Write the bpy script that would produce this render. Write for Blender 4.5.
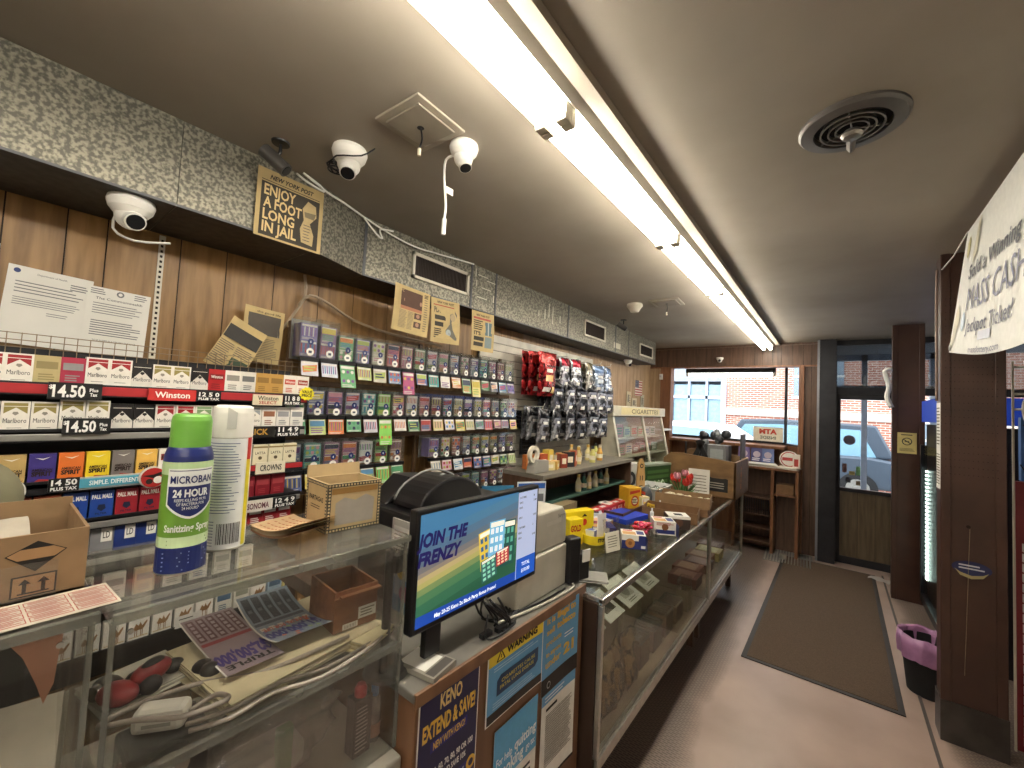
import bpy, bmesh, math, random
from mathutils import Matrix, Vector
from math import sin, cos, pi, radians
for o in list(bpy.data.objects): bpy.data.objects.remove(o)
SC = bpy.context.scene
COL = SC.collection
rnd = random.Random(11)
# ---------------------------------------------------------------- camera
CAM_A = (.6625, .0480, .0495); FPX = 414.0
_cy, _sy, _cp, _sp = cos(CAM_A[0]), sin(CAM_A[0]), cos(CAM_A[1]), sin(CAM_A[1])
_f = Vector((-_sy*_cp, _cy*_cp, _sp)); _r = Vector((_cy, _sy, 0)); _u = _r.cross(_f)
_cr, _sr = cos(CAM_A[2]), sin(CAM_A[2])
_r2 = _r*_cr + _u*_sr; _u2 = -_r*_sr + _u*_cr
cd = bpy.data.cameras.new('camera'); cam = bpy.data.objects.new('camera', cd); COL.objects.link(cam)
mm = Matrix.Identity(4)
for i in range(3):
    mm[i][0] = _r2[i]; mm[i][1] = _u2[i]; mm[i][2] = -_f[i]
mm[2][3] = 1.6
cam.matrix_world = mm
cd.sensor_width = 36; cd.lens = 36*FPX/1024; cd.clip_start = .02; cd.clip_end = 200
SC.camera = cam
# ---------------------------------------------------------------- world, sun, exposure
W = bpy.data.worlds.new('world'); SC.world = W; W.use_nodes = True
bg = W.node_tree.nodes['Background']; bg.inputs[0].default_value = (.86, .93, 1.0, 1); bg.inputs[1].default_value = 3.0
SC.view_settings.view_transform = 'Standard'; SC.view_settings.look = 'None'
SC.view_settings.gamma = 1; SC.view_settings.use_curve_mapping = False
SC.view_settings.exposure = 0.82
TUBE_L = 22.0
pl = bpy.data.lights.new('window_portal', 'AREA'); pl.shape = 'RECTANGLE'; pl.size = 1.8; pl.size_y = 1.3
pl.cycles.is_portal = True
po = bpy.data.objects.new('window_portal', pl); COL.objects.link(po)
po.location = (-1.2, 6.62, 1.8); po.rotation_euler = (radians(-90), 0, 0)
# ---------------------------------------------------------------- materials
def lin(h):
    if isinstance(h, str):
        h = h.lstrip('#'); h = [int(h[i:i+2], 16)/255 for i in (0, 2, 4)]
    return tuple(c/12.92 if c <= .04045 else ((c+.055)/1.055)**2.4 for c in h)
MATS = {}
def mat(name, c='#808080', rough=.6, metal=0, var=.10, scale=9, bump=0, stretch=(1, 1, 1), c2=None, emit=0, detail=3, lo=.35, hi=.65, coat=0):
    if name in MATS: return MATS[name]
    m = bpy.data.materials.new(name); m.use_nodes = True; nt = m.node_tree; N = nt.nodes; L = nt.links
    b = N['Principled BSDF']; b.inputs['Roughness'].default_value = rough; b.inputs['Metallic'].default_value = metal
    if coat: b.inputs['Coat Weight'].default_value = coat; b.inputs['Coat Roughness'].default_value = .08
    a = lin(c)
    tc = N.new('ShaderNodeTexCoord'); mp = N.new('ShaderNodeMapping'); mp.inputs['Scale'].default_value = stretch
    no = N.new('ShaderNodeTexNoise'); no.inputs['Scale'].default_value = scale; no.inputs['Detail'].default_value = detail
    cr = N.new('ShaderNodeValToRGB'); e = cr.color_ramp.elements
    e[0].position = lo; e[1].position = hi
    if c2: e[0].color = (*a, 1); e[1].color = (*lin(c2), 1)
    else:
        e[0].color = (*[x*(1-var) for x in a], 1); e[1].color = (*[min(1, x*(1+var)) for x in a], 1)
    L.new(tc.outputs['Object'], mp.inputs[0]); L.new(mp.outputs[0], no.inputs['Vector']); L.new(no.outputs[0], cr.inputs[0])
    L.new(cr.outputs[0], b.inputs['Base Color'])
    if emit:
        L.new(cr.outputs[0], b.inputs['Emission Color']); b.inputs['Emission Strength'].default_value = emit
    if bump:
        bp = N.new('ShaderNodeBump'); bp.inputs['Strength'].default_value = bump; bp.inputs['Distance'].default_value = .01
        L.new(no.outputs[0], bp.inputs['Height']); L.new(bp.outputs[0], b.inputs['Normal'])
    MATS[name] = m; return m
def flat(c, rough=.5, metal=0):      # printed inks and plastics, keyed by colour
    return mat('ink_%s_%g_%g' % (c.lstrip('#'), rough, metal), c, rough, metal, var=.04, scale=40)
def glassmat(name, tint='#ffffff', refl=.10, rough=.02, haze=None, hz=0):
    if name in MATS: return MATS[name]
    m = bpy.data.materials.new(name); m.use_nodes = True; nt = m.node_tree; N = nt.nodes; L = nt.links
    N.remove(N['Principled BSDF']); out = N['Material Output']
    tr = N.new('ShaderNodeBsdfTransparent'); tr.inputs[0].default_value = (*lin(tint), 1)
    gl = N.new('ShaderNodeBsdfGlossy'); gl.inputs['Roughness'].default_value = rough
    fr = N.new('ShaderNodeLayerWeight'); fr.inputs['Blend'].default_value = .35
    ma = N.new('ShaderNodeMath'); ma.operation = 'MULTIPLY_ADD'; ma.inputs[1].default_value = .22; ma.inputs[2].default_value = refl*.25
    mx = N.new('ShaderNodeMixShader')
    L.new(fr.outputs['Fresnel'], ma.inputs[0]); L.new(ma.outputs[0], mx.inputs[0]); L.new(tr.outputs[0], mx.inputs[1]); L.new(gl.outputs[0], mx.inputs[2])
    last = mx
    if hz:
        df = N.new('ShaderNodeBsdfDiffuse'); df.inputs[0].default_value = (*lin(haze or '#cccccc'), 1)
        no = N.new('ShaderNodeTexNoise'); no.inputs['Scale'].default_value = 6
        m2 = N.new('ShaderNodeMath'); m2.operation = 'MULTIPLY'; m2.inputs[1].default_value = hz*2
        tc = N.new('ShaderNodeTexCoord'); L.new(tc.outputs['Object'], no.inputs['Vector']); L.new(no.outputs[0], m2.inputs[0])
        mx2 = N.new('ShaderNodeMixShader'); L.new(m2.outputs[0], mx2.inputs[0]); L.new(mx.outputs[0], mx2.inputs[1]); L.new(df.outputs[0], mx2.inputs[2]); last = mx2
    L.new(last.outputs[0], out.inputs[0]); MATS[name] = m; return m
def emis(name, c, s):
    if name in MATS: return MATS[name]
    m = bpy.data.materials.new(name); m.use_nodes = True; N = m.node_tree.nodes; b = N['Principled BSDF']
    b.inputs['Base Color'].default_value = (*lin(c), 1); b.inputs['Emission Color'].default_value = (*lin(c), 1); b.inputs['Emission Strength'].default_value = s
    MATS[name] = m; return m
# ---------------------------------------------------------------- mesh builder
I4 = Matrix.Identity(4)
FONT = {}
def font_mesh(s, bold, shear):
    k = (s, bold, shear)
    if k in FONT: return FONT[k]
    c = bpy.data.curves.new('t', 'FONT'); c.body = s; c.size = 1; c.offset = bold; c.shear = shear; c.resolution_u = 2
    c.align_x = 'LEFT'; c.fill_mode = 'FRONT'
    o = bpy.data.objects.new('t', c); COL.objects.link(o)
    bpy.context.view_layer.update()
    me = bpy.data.meshes.new_from_object(o.evaluated_get(bpy.context.evaluated_depsgraph_get()))
    vs = [v.co.copy() for v in me.vertices]; fs = [tuple(p.vertices) for p in me.polygons]
    bpy.data.objects.remove(o); bpy.data.curves.remove(c); bpy.data.meshes.remove(me)
    xs = [v.x for v in vs] or [0]; ys = [v.y for v in vs] or [0]
    FONT[k] = (vs, fs, min(xs), max(xs), min(ys), max(ys)); return FONT[k]
class MB:
    def __init__(s, M=None): s.v = []; s.f = []; s.mi = []; s.ms = []; s.sm = []; s.M = M
    def mid(s, m):
        if isinstance(m, str): m = flat(m)
        if m not in s.ms: s.ms.append(m)
        return s.ms.index(m)
    def add(s, vs, fs, m, sm=False, M=None):
        n = len(s.v); T = M or s.M
        if T is not None: vs = [T @ Vector(q) for q in vs]
        s.v += [Vector(q) for q in vs]; s.f += [tuple(n+i for i in q) for q in fs]
        k = s.mid(m); s.mi += [k]*len(fs); s.sm += [sm]*len(fs); return s
    def box(s, x0, y0, z0, x1, y1, z1, m, M=None):
        if x0 > x1: x0, x1 = x1, x0
        if y0 > y1: y0, y1 = y1, y0
        if z0 > z1: z0, z1 = z1, z0
        v = [(x, y, z) for z in (z0, z1) for y in (y0, y1) for x in (x0, x1)]
        return s.add(v, [(0, 2, 3, 1), (4, 5, 7, 6), (0, 1, 5, 4), (2, 6, 7, 3), (0, 4, 6, 2), (1, 3, 7, 5)], m, False, M)
    def fr(s, x0, z0, x1, z1, m, y=-.0004, n=1):      # face towards -Y
        v = []; f = []
        for i in range(n+1):
            x = x0+(x1-x0)*i/n; v += [(x, y, z0), (x, y, z1)]
        for i in range(n): f.append((2*i, 2*i+2, 2*i+3, 2*i+1))
        return s.add(v, f, m)
    def tr(s, x0, y0, x1, y1, m, z=.0004): return s.add([(x0, y0, z), (x1, y0, z), (x1, y1, z), (x0, y1, z)], [(0, 1, 2, 3)], m)
    def poly(s, pts, m, y=-.0006): return s.add([(p[0], y, p[1]) for p in pts], [tuple(range(len(pts)))], m)
    def disc(s, x, z, r, m, y=-.0006, n=14, rz=None):
        return s.poly([(x+r*cos(2*pi*i/n), z+(rz or r)*sin(2*pi*i/n)) for i in range(n)], m, y)
    def prism(s, pts, y0, y1, m, sm=False, M=None):    # polygon in XZ extruded along Y
        n = len(pts); v = [(p[0], y0, p[1]) for p in pts]+[(p[0], y1, p[1]) for p in pts]
        f = [tuple(range(n)), tuple(range(2*n-1, n-1, -1))]+[(i, i+n, (i+1) % n+n, (i+1) % n) for i in range(n)]
        return s.add(v, f, m, sm, M)
    def cyl(s, p0, p1, r0, m, r1=None, n=14, cap=True, sm=True):
        p0 = Vector(p0); p1 = Vector(p1); r1 = r0 if r1 is None else r1
        d = (p1-p0).normalized(); a = d.orthogonal().normalized(); b = d.cross(a)
        v = [p0+(a*cos(2*pi*i/n)+b*sin(2*pi*i/n))*r0 for i in range(n)]+[p1+(a*cos(2*pi*i/n)+b*sin(2*pi*i/n))*r1 for i in range(n)]
        s.add(v, [(i, (i+1) % n, (i+1) % n+n, i+n) for i in range(n)], m, sm)
        if cap: s.add(v, [tuple(range(n-1, -1, -1)), tuple(range(n, 2*n))], m)
        return s
    def tube(s, pts, r, m, n=8, smooth=3):
        P = [Vector(p) for p in pts]
        if smooth and len(P) > 2:
            Q = []
            for i in range(len(P)-1):
                a = P[max(i-1, 0)]; b = P[i]; c = P[i+1]; d = P[min(i+2, len(P)-1)]
                for k in range(smooth):
                    t = k/smooth
                    Q.append(.5*((2*b)+(-a+c)*t+(2*a-5*b+4*c-d)*t*t+(-a+3*b-3*c+d)*t**3))
            Q.append(P[-1]); P = Q
        v = []; up = None
        for i, p in enumerate(P):
            d = (P[min(i+1, len(P)-1)]-P[max(i-1, 0)])
            d = d.normalized() if d.length > 1e-9 else Vector((0, 0, 1))
            a = d.orthogonal().normalized() if up is None else (up-d*up.dot(d))
            a = a.normalized() if a.length > 1e-6 else d.orthogonal().normalized()
            up = a; b = d.cross(a)
            v += [p+(a*cos(2*pi*j/n)+b*sin(2*pi*j/n))*r for j in range(n)]
        f = [(i*n+j, i*n+(j+1) % n, (i+1)*n+(j+1) % n, (i+1)*n+j) for i in range(len(P)-1) for j in range(n)]
        f += [tuple(range(n-1, -1, -1)), tuple(range(len(v)-n, len(v)))]
        return s.add(v, f, m, True)
    def lathe(s, prof, m, c=(0, 0, 0), n=24, M=None, sm=True):   # m: one material or one per segment
        v = []
        for r, z in prof: v += [(c[0]+r*cos(2*pi*j/n), c[1]+r*sin(2*pi*j/n), c[2]+z) for j in range(n)]
        for i in range(len(prof)-1):
            q = m[i] if isinstance(m, (list, tuple)) else m
            s.add(v[i*n:(i+2)*n], [(j, (j+1) % n, n+(j+1) % n, n+j) for j in range(n)], q, sm, M)
        return s
    def ball(s, c, r, m, n=12, k=8):
        if not isinstance(r, (tuple, list)): r = (r, r, r)
        v = []
        for i in range(k+1):
            t = pi*i/k
            v += [(c[0]+r[0]*sin(t)*cos(2*pi*j/n), c[1]+r[1]*sin(t)*sin(2*pi*j/n), c[2]-r[2]*cos(t)) for j in range(n)]
        return s.add(v, [(i*n+j, i*n+(j+1) % n, (i+1)*n+(j+1) % n, (i+1)*n+j) for i in range(k) for j in range(n)], m, True)
    def text(s, t, m, x, z, h, w=None, y=-.0009, bold=.01, shear=0, align='C', top=False, mirror=False, M=None):
        vs, fs, a, b, c, d = font_mesh(t, bold, shear)
        if b <= a: return s
        ref = .7; k = h/ref; kx = (w/(b-a)) if w else k
        W_ = (b-a)*kx; ox = x-(W_/2 if align == 'C' else 0)
        out = []
        for q in vs:
            X = (b-q.x if mirror else q.x-a)*kx+ox; Z = q.y*k+z
            out.append((X, Z, -y) if top else (X, y, Z))
        return s.add(out, fs, m, False, M)
    def lines(s, x0, z0, x1, z1, n, m, fill=.45, y=-.0007, jag=.25):
        for i in range(n):
            z = z1-(i+.5)*(z1-z0)/n; h = (z1-z0)/n*fill/2
            s.fr(x0, z-h, x1-(x1-x0)*rnd.random()*jag, z+h, m, y)
        return s
    def grid(s, fn, nu, nv, m, sm=True):
        v = [fn(i/nu, j/nv) for j in range(nv+1) for i in range(nu+1)]
        return s.add(v, [(j*(nu+1)+i, j*(nu+1)+i+1, (j+1)*(nu+1)+i+1, (j+1)*(nu+1)+i) for j in range(nv) for i in range(nu)], m, sm)
    def warp(s, fn): s.v = [Vector(fn(q)) for q in s.v]; return s
    def mesh(s, name='m'):
        me = bpy.data.meshes.new(name); me.from_pydata([tuple(q) for q in s.v], [], s.f)
        for m in s.ms: me.materials.append(m)
        me.polygons.foreach_set('material_index', s.mi); me.polygons.foreach_set('use_smooth', s.sm); me.update(); return me
    def build(s, name, parent=None, loc=None, rz=0, bevel=0, label=None, solid=0, rot=None):
        o = bpy.data.objects.new(name, s.mesh(name)); COL.objects.link(o)
        if parent: o.parent = parent
        if loc: o.location = loc
        if rot: o.rotation_euler = rot
        elif rz: o.rotation_euler = (0, 0, rz)
        if label: o['label'] = label
        if solid:
            q = o.modifiers.new('solid', 'SOLIDIFY'); q.thickness = solid; q.offset = 0
        if bevel:
            q = o.modifiers.new('bevel', 'BEVEL'); q.width = bevel; q.segments = 2; q.limit_method = 'ANGLE'; q.angle_limit = radians(50)
        return o
def tag(o, label, cat, group=None, kind=None):
    o['label'] = label; o['category'] = cat
    if group: o['group'] = group
    if kind: o['kind'] = kind
    return o
def root(name, label, cat, loc=(0, 0, 0), rz=0, group=None):
    o = bpy.data.objects.new(name, None); COL.objects.link(o); o.empty_display_size = .05
    o.location = loc; o.rotation_euler = (0, 0, rz); return tag(o, label, cat, group)
def struct(mb, name, bevel=0, parent=None):
    o = mb.build(name, parent, bevel=bevel); o['kind'] = 'structure'; return o
def inst(src, name, label, cat, loc, rz=0, group=None, rot=None):
    o = bpy.data.objects.new(name, src); COL.objects.link(o); o.location = loc
    o.rotation_euler = rot or (0, 0, rz); return tag(o, label, cat, group)
H90 = pi/2
ORD = ['first', 'second', 'third', 'fourth', 'fifth', 'sixth', 'seventh', 'eighth', 'ninth', 'tenth', 'eleventh', 'twelfth', 'thirteenth', 'fourteenth',
       'fifteenth', 'sixteenth', 'seventeenth', 'eighteenth', 'nineteenth', 'twentieth', 'twenty-first', 'twenty-second']
# named materials
WOODP = mat('panel_wood', '#9b7647', .42, var=.22, scale=5, stretch=(6, 6, .7), c2='#7a5a32', bump=.05, detail=6)
WOODL = mat('pale_panel_wood', '#b39877', .5, scale=6, stretch=(6, 6, .6), c2='#9d8263', detail=5)
WOODD = mat('dark_panel_wood', '#5f4636', .45, scale=6, stretch=(6, 6, .6), c2='#4a3528', detail=5)
WOODO = mat('orange_trim_wood', '#835739', .4, scale=6, stretch=(5, 5, .6), c2='#694329', detail=5)
GROOVE = mat('groove_black', '#1d140d', .9)
CEIL = mat('ceiling_plaster', '#a49b8e', .75, scale=1.1, c2='#8a8174', bump=.15, detail=7, lo=.3, hi=.7)
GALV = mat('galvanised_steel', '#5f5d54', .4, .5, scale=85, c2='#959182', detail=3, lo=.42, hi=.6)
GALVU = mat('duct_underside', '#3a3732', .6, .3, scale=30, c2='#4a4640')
WHT = mat('white_enamel', '#e9e7e0', .35, var=.03)
CREAM = mat('cream_plastic', '#cfc9b8', .45, var=.05)
BLK = mat('black_plastic', '#131316', .38, var=.2)
BLKM = mat('black_matte', '#1a1a1b', .8, var=.2)
DKMET = mat('dark_frame_metal', '#2c2c30', .45, .4, var=.15)
ALU = mat('aluminium', '#b5b3ab', .32, .85, var=.1, scale=30)
ALUB = mat('bright_aluminium', '#d2d1cb', .25, .8, var=.06)
CHROME = mat('chrome', '#c8c8c8', .15, 1, var=.03)
CARD = mat('cardboard', '#8e7252', .8, var=.1, scale=20)
CARDD = mat('brown_cardboard', '#7a5a3c', .8, var=.12, scale=20)
PAPER = mat('white_paper', '#dcdad4', .8, var=.03)
NEWS = mat('newsprint', '#bda777', .85, var=.08, scale=14)
CIGARW = mat('cedar_wood', '#8a5a3a', .55, scale=8, stretch=(1, 5, 5), c2='#74482c', detail=5)
PLYW = mat('oiled_plywood', '#8a6a42', .5, scale=5, stretch=(1, 3, 3), c2='#6e5233', detail=5)
COLB = mat('brown_column_paint', '#4a3025', .4, scale=4, c2='#3b251c', detail=6, bump=.03)
CLR = glassmat('clear_acrylic', '#fbfbfa', .12, .04, '#b8b8b0', .03)
PANE = glassmat('window_glass', '#ffffff', .05, .01)
GLS = glassmat('case_glass', '#f6f9f6', .12, .015)
ACR = glassmat('scratched_acrylic', '#f8f8f5', .16, .07, '#b7b3a8', .085)
INK = flat('#1c1c1c', .7); INKB = flat('#22366e', .6)
TUBE = emis('tube_light', '#fff8ea', TUBE_L)
# ================================================================ THE SETTING
CZ = 2.52; WX = -2.16; DY = 6.1
def floor_mat():
    m = mat('floor_vinyl', '#ab9589', .38, scale=1.6, c2='#8b776c', detail=8, lo=.3, hi=.72)
    nt = m.node_tree; N = nt.nodes; L = nt.links; b = N['Principled BSDF']
    base = b.inputs['Base Color'].links[0].from_socket
    tc = [n for n in N if n.type == 'TEX_COORD'][0]
    sp = N.new('ShaderNodeSeparateXYZ'); L.new(tc.outputs['Object'], sp.inputs[0])
    nz = N.new('ShaderNodeTexNoise'); nz.inputs['Scale'].default_value = 2.2; nz.inputs['Detail'].default_value = 5
    L.new(tc.outputs['Object'], nz.inputs['Vector'])
    ad = N.new('ShaderNodeMath'); ad.operation = 'MULTIPLY_ADD'; ad.inputs[1].default_value = .22; L.new(nz.outputs[0], ad.inputs[0]); L.new(sp.outputs[0], ad.inputs[2])
    def ramp(a, c):
        r = N.new('ShaderNodeMapRange'); r.inputs['From Min'].default_value = a; r.inputs['From Max'].default_value = c; L.new(ad.outputs[0], r.inputs[0]); return r
    r1 = ramp(-.40, -.52); r2 = ramp(.56, .66)
    mx_ = N.new('ShaderNodeMath'); mx_.operation = 'MAXIMUM'; L.new(r1.outputs[0], mx_.inputs[0]); L.new(r2.outputs[0], mx_.inputs[1])
    br = N.new('ShaderNodeTexBrick'); br.inputs['Scale'].default_value = 1; br.inputs['Brick Width'].default_value = .034; br.inputs['Row Height'].default_value = .013
    br.inputs['Mortar Size'].default_value = .004; br.inputs['Color1'].default_value = (*lin('#4e423c'), 1); br.inputs['Color2'].default_value = (*lin('#463a35'), 1); br.inputs['Mortar'].default_value = (*lin('#7b6c62'), 1)
    L.new(tc.outputs['Object'], br.inputs['Vector'])
    mi = N.new('ShaderNodeMix'); mi.data_type = 'RGBA'
    L.new(mx_.outputs[0], mi.inputs['Factor']); L.new(base, mi.inputs['A']); L.new(br.outputs['Color'], mi.inputs['B'])
    L.new(mi.outputs['Result'], b.inputs['Base Color']); return m
struct(MB().box(-2.3, -4.1, -.06, 1.9, 6.3, 0, floor_mat()).box(-2.3, 6.3, -.06, -.1, 6.56, 0, floor_mat()), 'floor')
struct(MB().box(-2.3, -4.1, CZ, 1.9, 6.3, CZ+.08, CEIL), 'ceiling')
def planks(mb, along, a0, a1, z0, z1, face, thick, m, wmin=.09, wmax=.2, seed=1, side=1):
    r = random.Random(seed); a = a0
    while a < a1-.001:
        b = min(a1, a+r.uniform(wmin, wmax))
        if along == 'y': mb.box(face-thick*side, a+.002, z0, face, b-.002, z1, m)
        else: mb.box(a+.002, face, z0, b-.002, face+thick, z1, m)
        a = b
mb = MB(); planks(mb, 'y', -4.1, 2.9, 0, CZ, WX, .02, WOODP, .1, .24, 3); planks(mb, 'y', 2.9, 6.1, 0, CZ, WX, .02, WOODL, .09, .16, 4)
mb.box(WX-.06, -4.1, 0, WX-.004, 6.6, CZ, GROOVE); struct(mb, 'wall_left')
struct(MB().box(-2.3, -4.16, 0, 1.9, -4.1, CZ, mat('back_wall', '#c4bcae', .8)), 'wall_back')
struct(MB().box(1.8, -4.1, 0, 1.9, 6.3, CZ, mat('right_wall', '#cbc4b8', .8)), 'wall_right')
# far wall: header, strips, sill wall
mb = MB(); planks(mb, 'x', WX, -.16, 2.235, CZ, DY, .02, WOODD, .08, .14, 5); mb.box(WX, DY+.004, 2.235, -.16, DY+.12, CZ, GROOVE)
mb.box(WX, DY-.012, 2.225, -.16, DY+.12, 2.245, WOODO); mb.box(WX, DY-.02, 2.495, -.16, DY, 2.52, WOODD)
planks(mb, 'x', -.285, -.16, 0, 2.235, DY, .02, WOODD, .06, .07, 6); mb.box(-.285, DY+.004, 0, -.16, DY+.1, 2.235, GROOVE)
struct(mb, 'wall_far')
mb = MB(); mb.box(-2.0, DY-.03, 0, -1.85, DY+.12, 2.235, WOODO); struct(mb, 'trim_1', .006)
mb = MB(); planks(mb, 'x', WX, -2.0, 0, 2.235, DY-.01, .02, WOODL, .06, .09, 8); struct(mb, 'wall_corner')
mb = MB(); mb.box(-.34, DY-.03, 0, -.285, DY+.10, 2.235, WOODO); struct(mb, 'trim_2', .004)
# bay below and around the window
mb = MB(); mb.box(WX, DY+.35, 0, -.5, DY+.45, 1.24, WOODO); mb.box(WX, DY-.02, 1.2, -.48, DY+.46, 1.235, WOODO); mb.prism([(-.5, DY+.4), (-.44, DY+.42), (-.25, DY+.12), (-.31, DY+.1)], 0, 1.24, WOODO, M=Matrix(((1, 0, 0, 0), (0, 0, 1, 0), (0, 1, 0, 0), (0, 0, 0, 1))))
struct(mb, 'wall_bay')
struct(MB().box(WX, DY+.1, 2.33, -.1, DY+.6, 2.38, CEIL), 'ceiling_bay')
w = root('window_1', 'x', 'x'); del w['label']; del w['category']; w['kind'] = 'structure'
mb = MB(); T = .016
yb = DY+.42
mb.box(WX, yb-T, 1.235, -.5, yb+T, 1.27, DKMET); mb.box(WX, yb-T, 2.29, -.5, yb+T, 2.33, DKMET)
for x in (-2.02, -.5): mb.box(x-T, yb-T, 1.235, x+T, yb+T, 2.33, DKMET)
mb.cyl((-.28, DY+.1, 1.24), (-.28, DY+.1, 2.33), .014, DKMET, n=6); mb.cyl((-.5, yb, 1.25), (-.28, DY+.1, 1.25), .016, DKMET, n=6); mb.cyl((-.5, yb, 2.31), (-.28, DY+.1, 2.31), .016, DKMET, n=6)
mb.build('window_frame', w)
MB().box(-2.02, yb-.003, 1.27, -.5, yb+.003, 2.29, PANE).build('window_pane', w)
MB().add([(-.5, yb, 1.25), (-.28, DY+.1, 1.25), (-.28, DY+.1, 2.31), (-.5, yb, 2.31)], [(0, 1, 2, 3)], PANE).build('window_pane', w)
# door wall
mb = MB(); mb.box(-.15, DY-.16, 0, .02, DY+.06, CZ, DKMET); mb.box(-.158, DY-.165, 0, -.135, DY-.1, CZ, mat('edge_metal', '#8b8d92', .35, .6)); struct(mb, 'trim_3')
mb = MB(); mb.box(.02, DY-.03, 2.46, 1.8, DY+.05, CZ, DKMET); mb.box(.02, DY-.04, 1.9, 1.8, DY+.05, 1.975, DKMET)
mb.box(.53, DY-.04, 0, .62, DY+.05, 1.9, DKMET); mb.box(1.1, DY-.03, 1.97, 1.14, DY+.05, 2.46, DKMET); mb.box(.62, DY, 0, 1.8, DY+.04, 1.0, WOODD); mb.box(.53, DY-.03, 1.97, .55, DY+.04, 2.46, DKMET); struct(mb, 'trim_4')
w = root('window_2', 'x', 'x'); del w['label']; del w['category']; w['kind'] = 'structure'
MB().box(.02, DY, 1.975, 1.8, DY+.006, 2.46, glassmat('transom_glass', '#b4b8ba', .35, .01)).build('window_pane', w)
MB().box(.62, DY, 1.0, 1.8, DY+.006, 1.9, PANE).build('window_pane', w)
d = root('door_1', 'x', 'x'); del d['label']; del d['category']; d['kind'] = 'structure'
mb = MB(); mb.box(.02, DY-.02, 0, .06, DY+.03, 1.9, DKMET); mb.box(.5, DY-.02, 0, .53, DY+.03, 1.9, DKMET); mb.box(.06, DY-.02, 1.84, .5, DY+.03, 1.9, DKMET)
mb.box(.06, DY-.02, .8, .5, DY+.03, .84, DKMET); mb.box(.06, DY-.02, 0, .5, DY+.03, .08, DKMET); mb.build('door_frame', d)
OAKP = mat('grey_oak_panel', '#685a46', .4, scale=4, stretch=(8, 8, .8), c2='#524535', detail=7)
mb = MB(); mb.box(.06, DY, .08, .5, DY+.016, .8, GROOVE); [mb.box(a, DY-.008, .08, b, DY, .8, OAKP) for a, b in ((.06, .215), (.218, .365), (.368, .5))]; mb.build('door_panel', d)
MB().box(.06, DY+.002, .84, .5, DY+.008, 1.84, PANE).build('door_pane', d)
# vestibule and outer door
mb = MB(); mb.box(-.1, 6.2, 2.5, 1.9, 7.5, 2.56, mat('vestibule_grey', '#77777a', .7)); mb.box(-.16, 6.16, 0, -.1, 7.5, 2.56, mat('vestibule_side', '#8d9094', .6)); struct(mb, 'ceiling_vestibule')
mb = MB(); AL2 = mat('light_frame', '#a9b4c4', .4, .5)
for x in (.0, .32, .98): mb.box(x-.03, 7.3, 0, x+.03, 7.36, 2.5, AL2)
mb.box(-.1, 7.3, 2.0, 1.5, 7.36, 2.08, AL2); mb.box(-.1, 7.3, 0, 1.5, 7.36, .25, AL2); mb.box(-.1, 7.3, 2.42, 1.5, 7.36, 2.5, AL2)
struct(mb, 'door_2')
# outdoors ground
struct(MB().box(-14, 7.5, -.3, 10, 15, -.14, mat('pavement', '#a5a5a2', .9, scale=3)), 'floor_street')
struct(MB().box(-2.3, 6.3, -.2, 1.9, 7.5, -.06, mat('vestibule_floor', '#8a8680', .8)), 'floor_vestibule')
# far side of the street
def brickmat():
    m = mat('orange_brick', '#b98a70', .85); nt = m.node_tree; N = nt.nodes; L = nt.links; b = N['Principled BSDF']
    tc = [n for n in N if n.type == 'TEX_COORD'][0]; mp = N.new('ShaderNodeMapping'); mp.inputs['Rotation'].default_value = (radians(90), 0, 0)
    br = N.new('ShaderNodeTexBrick'); br.inputs['Scale'].default_value = 1; br.inputs['Brick Width'].default_value = .17; br.inputs['Row Height'].default_value = .06; br.inputs['Mortar Size'].default_value = .008
    br.inputs['Color1'].default_value = (*lin('#b5735a'), 1); br.inputs['Color2'].default_value = (*lin('#a8604a'), 1); br.inputs['Mortar'].default_value = (*lin('#d8cfc4'), 1)
    L.new(tc.outputs['Object'], mp.inputs[0]); L.new(mp.outputs[0], br.inputs['Vector']); L.new(br.outputs['Color'], b.inputs['Base Color']); return m
b = root('brick_building', 'orange brick building with a grey shopfront across the street', 'building', (0, 14, -.14))
BR = brickmat()
MB().box(-2.6, 0, 0, 9, 1, 6, BR).build('brick_wall', b)
mb = MB(); mb.box(-12, 0, 2.75, -2.6, 1, 6, mat('grey_stucco', '#93979c', .8)); mb.box(-12, .5, 0, -2.6, 1, 2.75, mat('dark_shop', '#5a6670', .6)); mb.box(-2.75, -.05, 0, -2.6, .3, 2.75, AL2); mb.build('stucco_wall', b)
for i in range(14):
    x = -10+i*.525
    MB().box(x+.05, .1, .3, x+.48, .14, 2.65, mat('shop_glass', '#8fb0be', .2)).build('shop_window', b)
mb = MB()
for i in range(15): mb.box(-10+i*.525-.03, .02, 0, -10+i*.525+.04, .2, 2.75, AL2)
mb.box(-12, .02, 2.2, -2.65, .2, 2.3, AL2); mb.box(-12, .02, 0, -2.65, .25, .3, AL2); mb.build('mullion_frame', b)
for x, z in ((-.9, 2.35), (1.8, 2.35), (1.5, .8)):
    mb = MB(); mb.box(x, -.04, z, x+1.1, .05, z+1.1, flat('#7b8a96', .3)); mb.box(x-.05, -.06, z-.08, x+1.15, .02, z, flat('#d8d4cc')); mb.box(x-.02, -.05, z+.52, x+1.12, .0, z+.58, flat('#d8d4cc')); mb.build('window', b)
MB().box(-.3, -.06, 0, -.2, .02, 6, flat('#cfc8bd')).build('downpipe', b)
MB().box(-2.6, -.05, 1.75, 9, .02, 1.95, flat('#d6c9bb')).build('stone_band', b)
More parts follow.
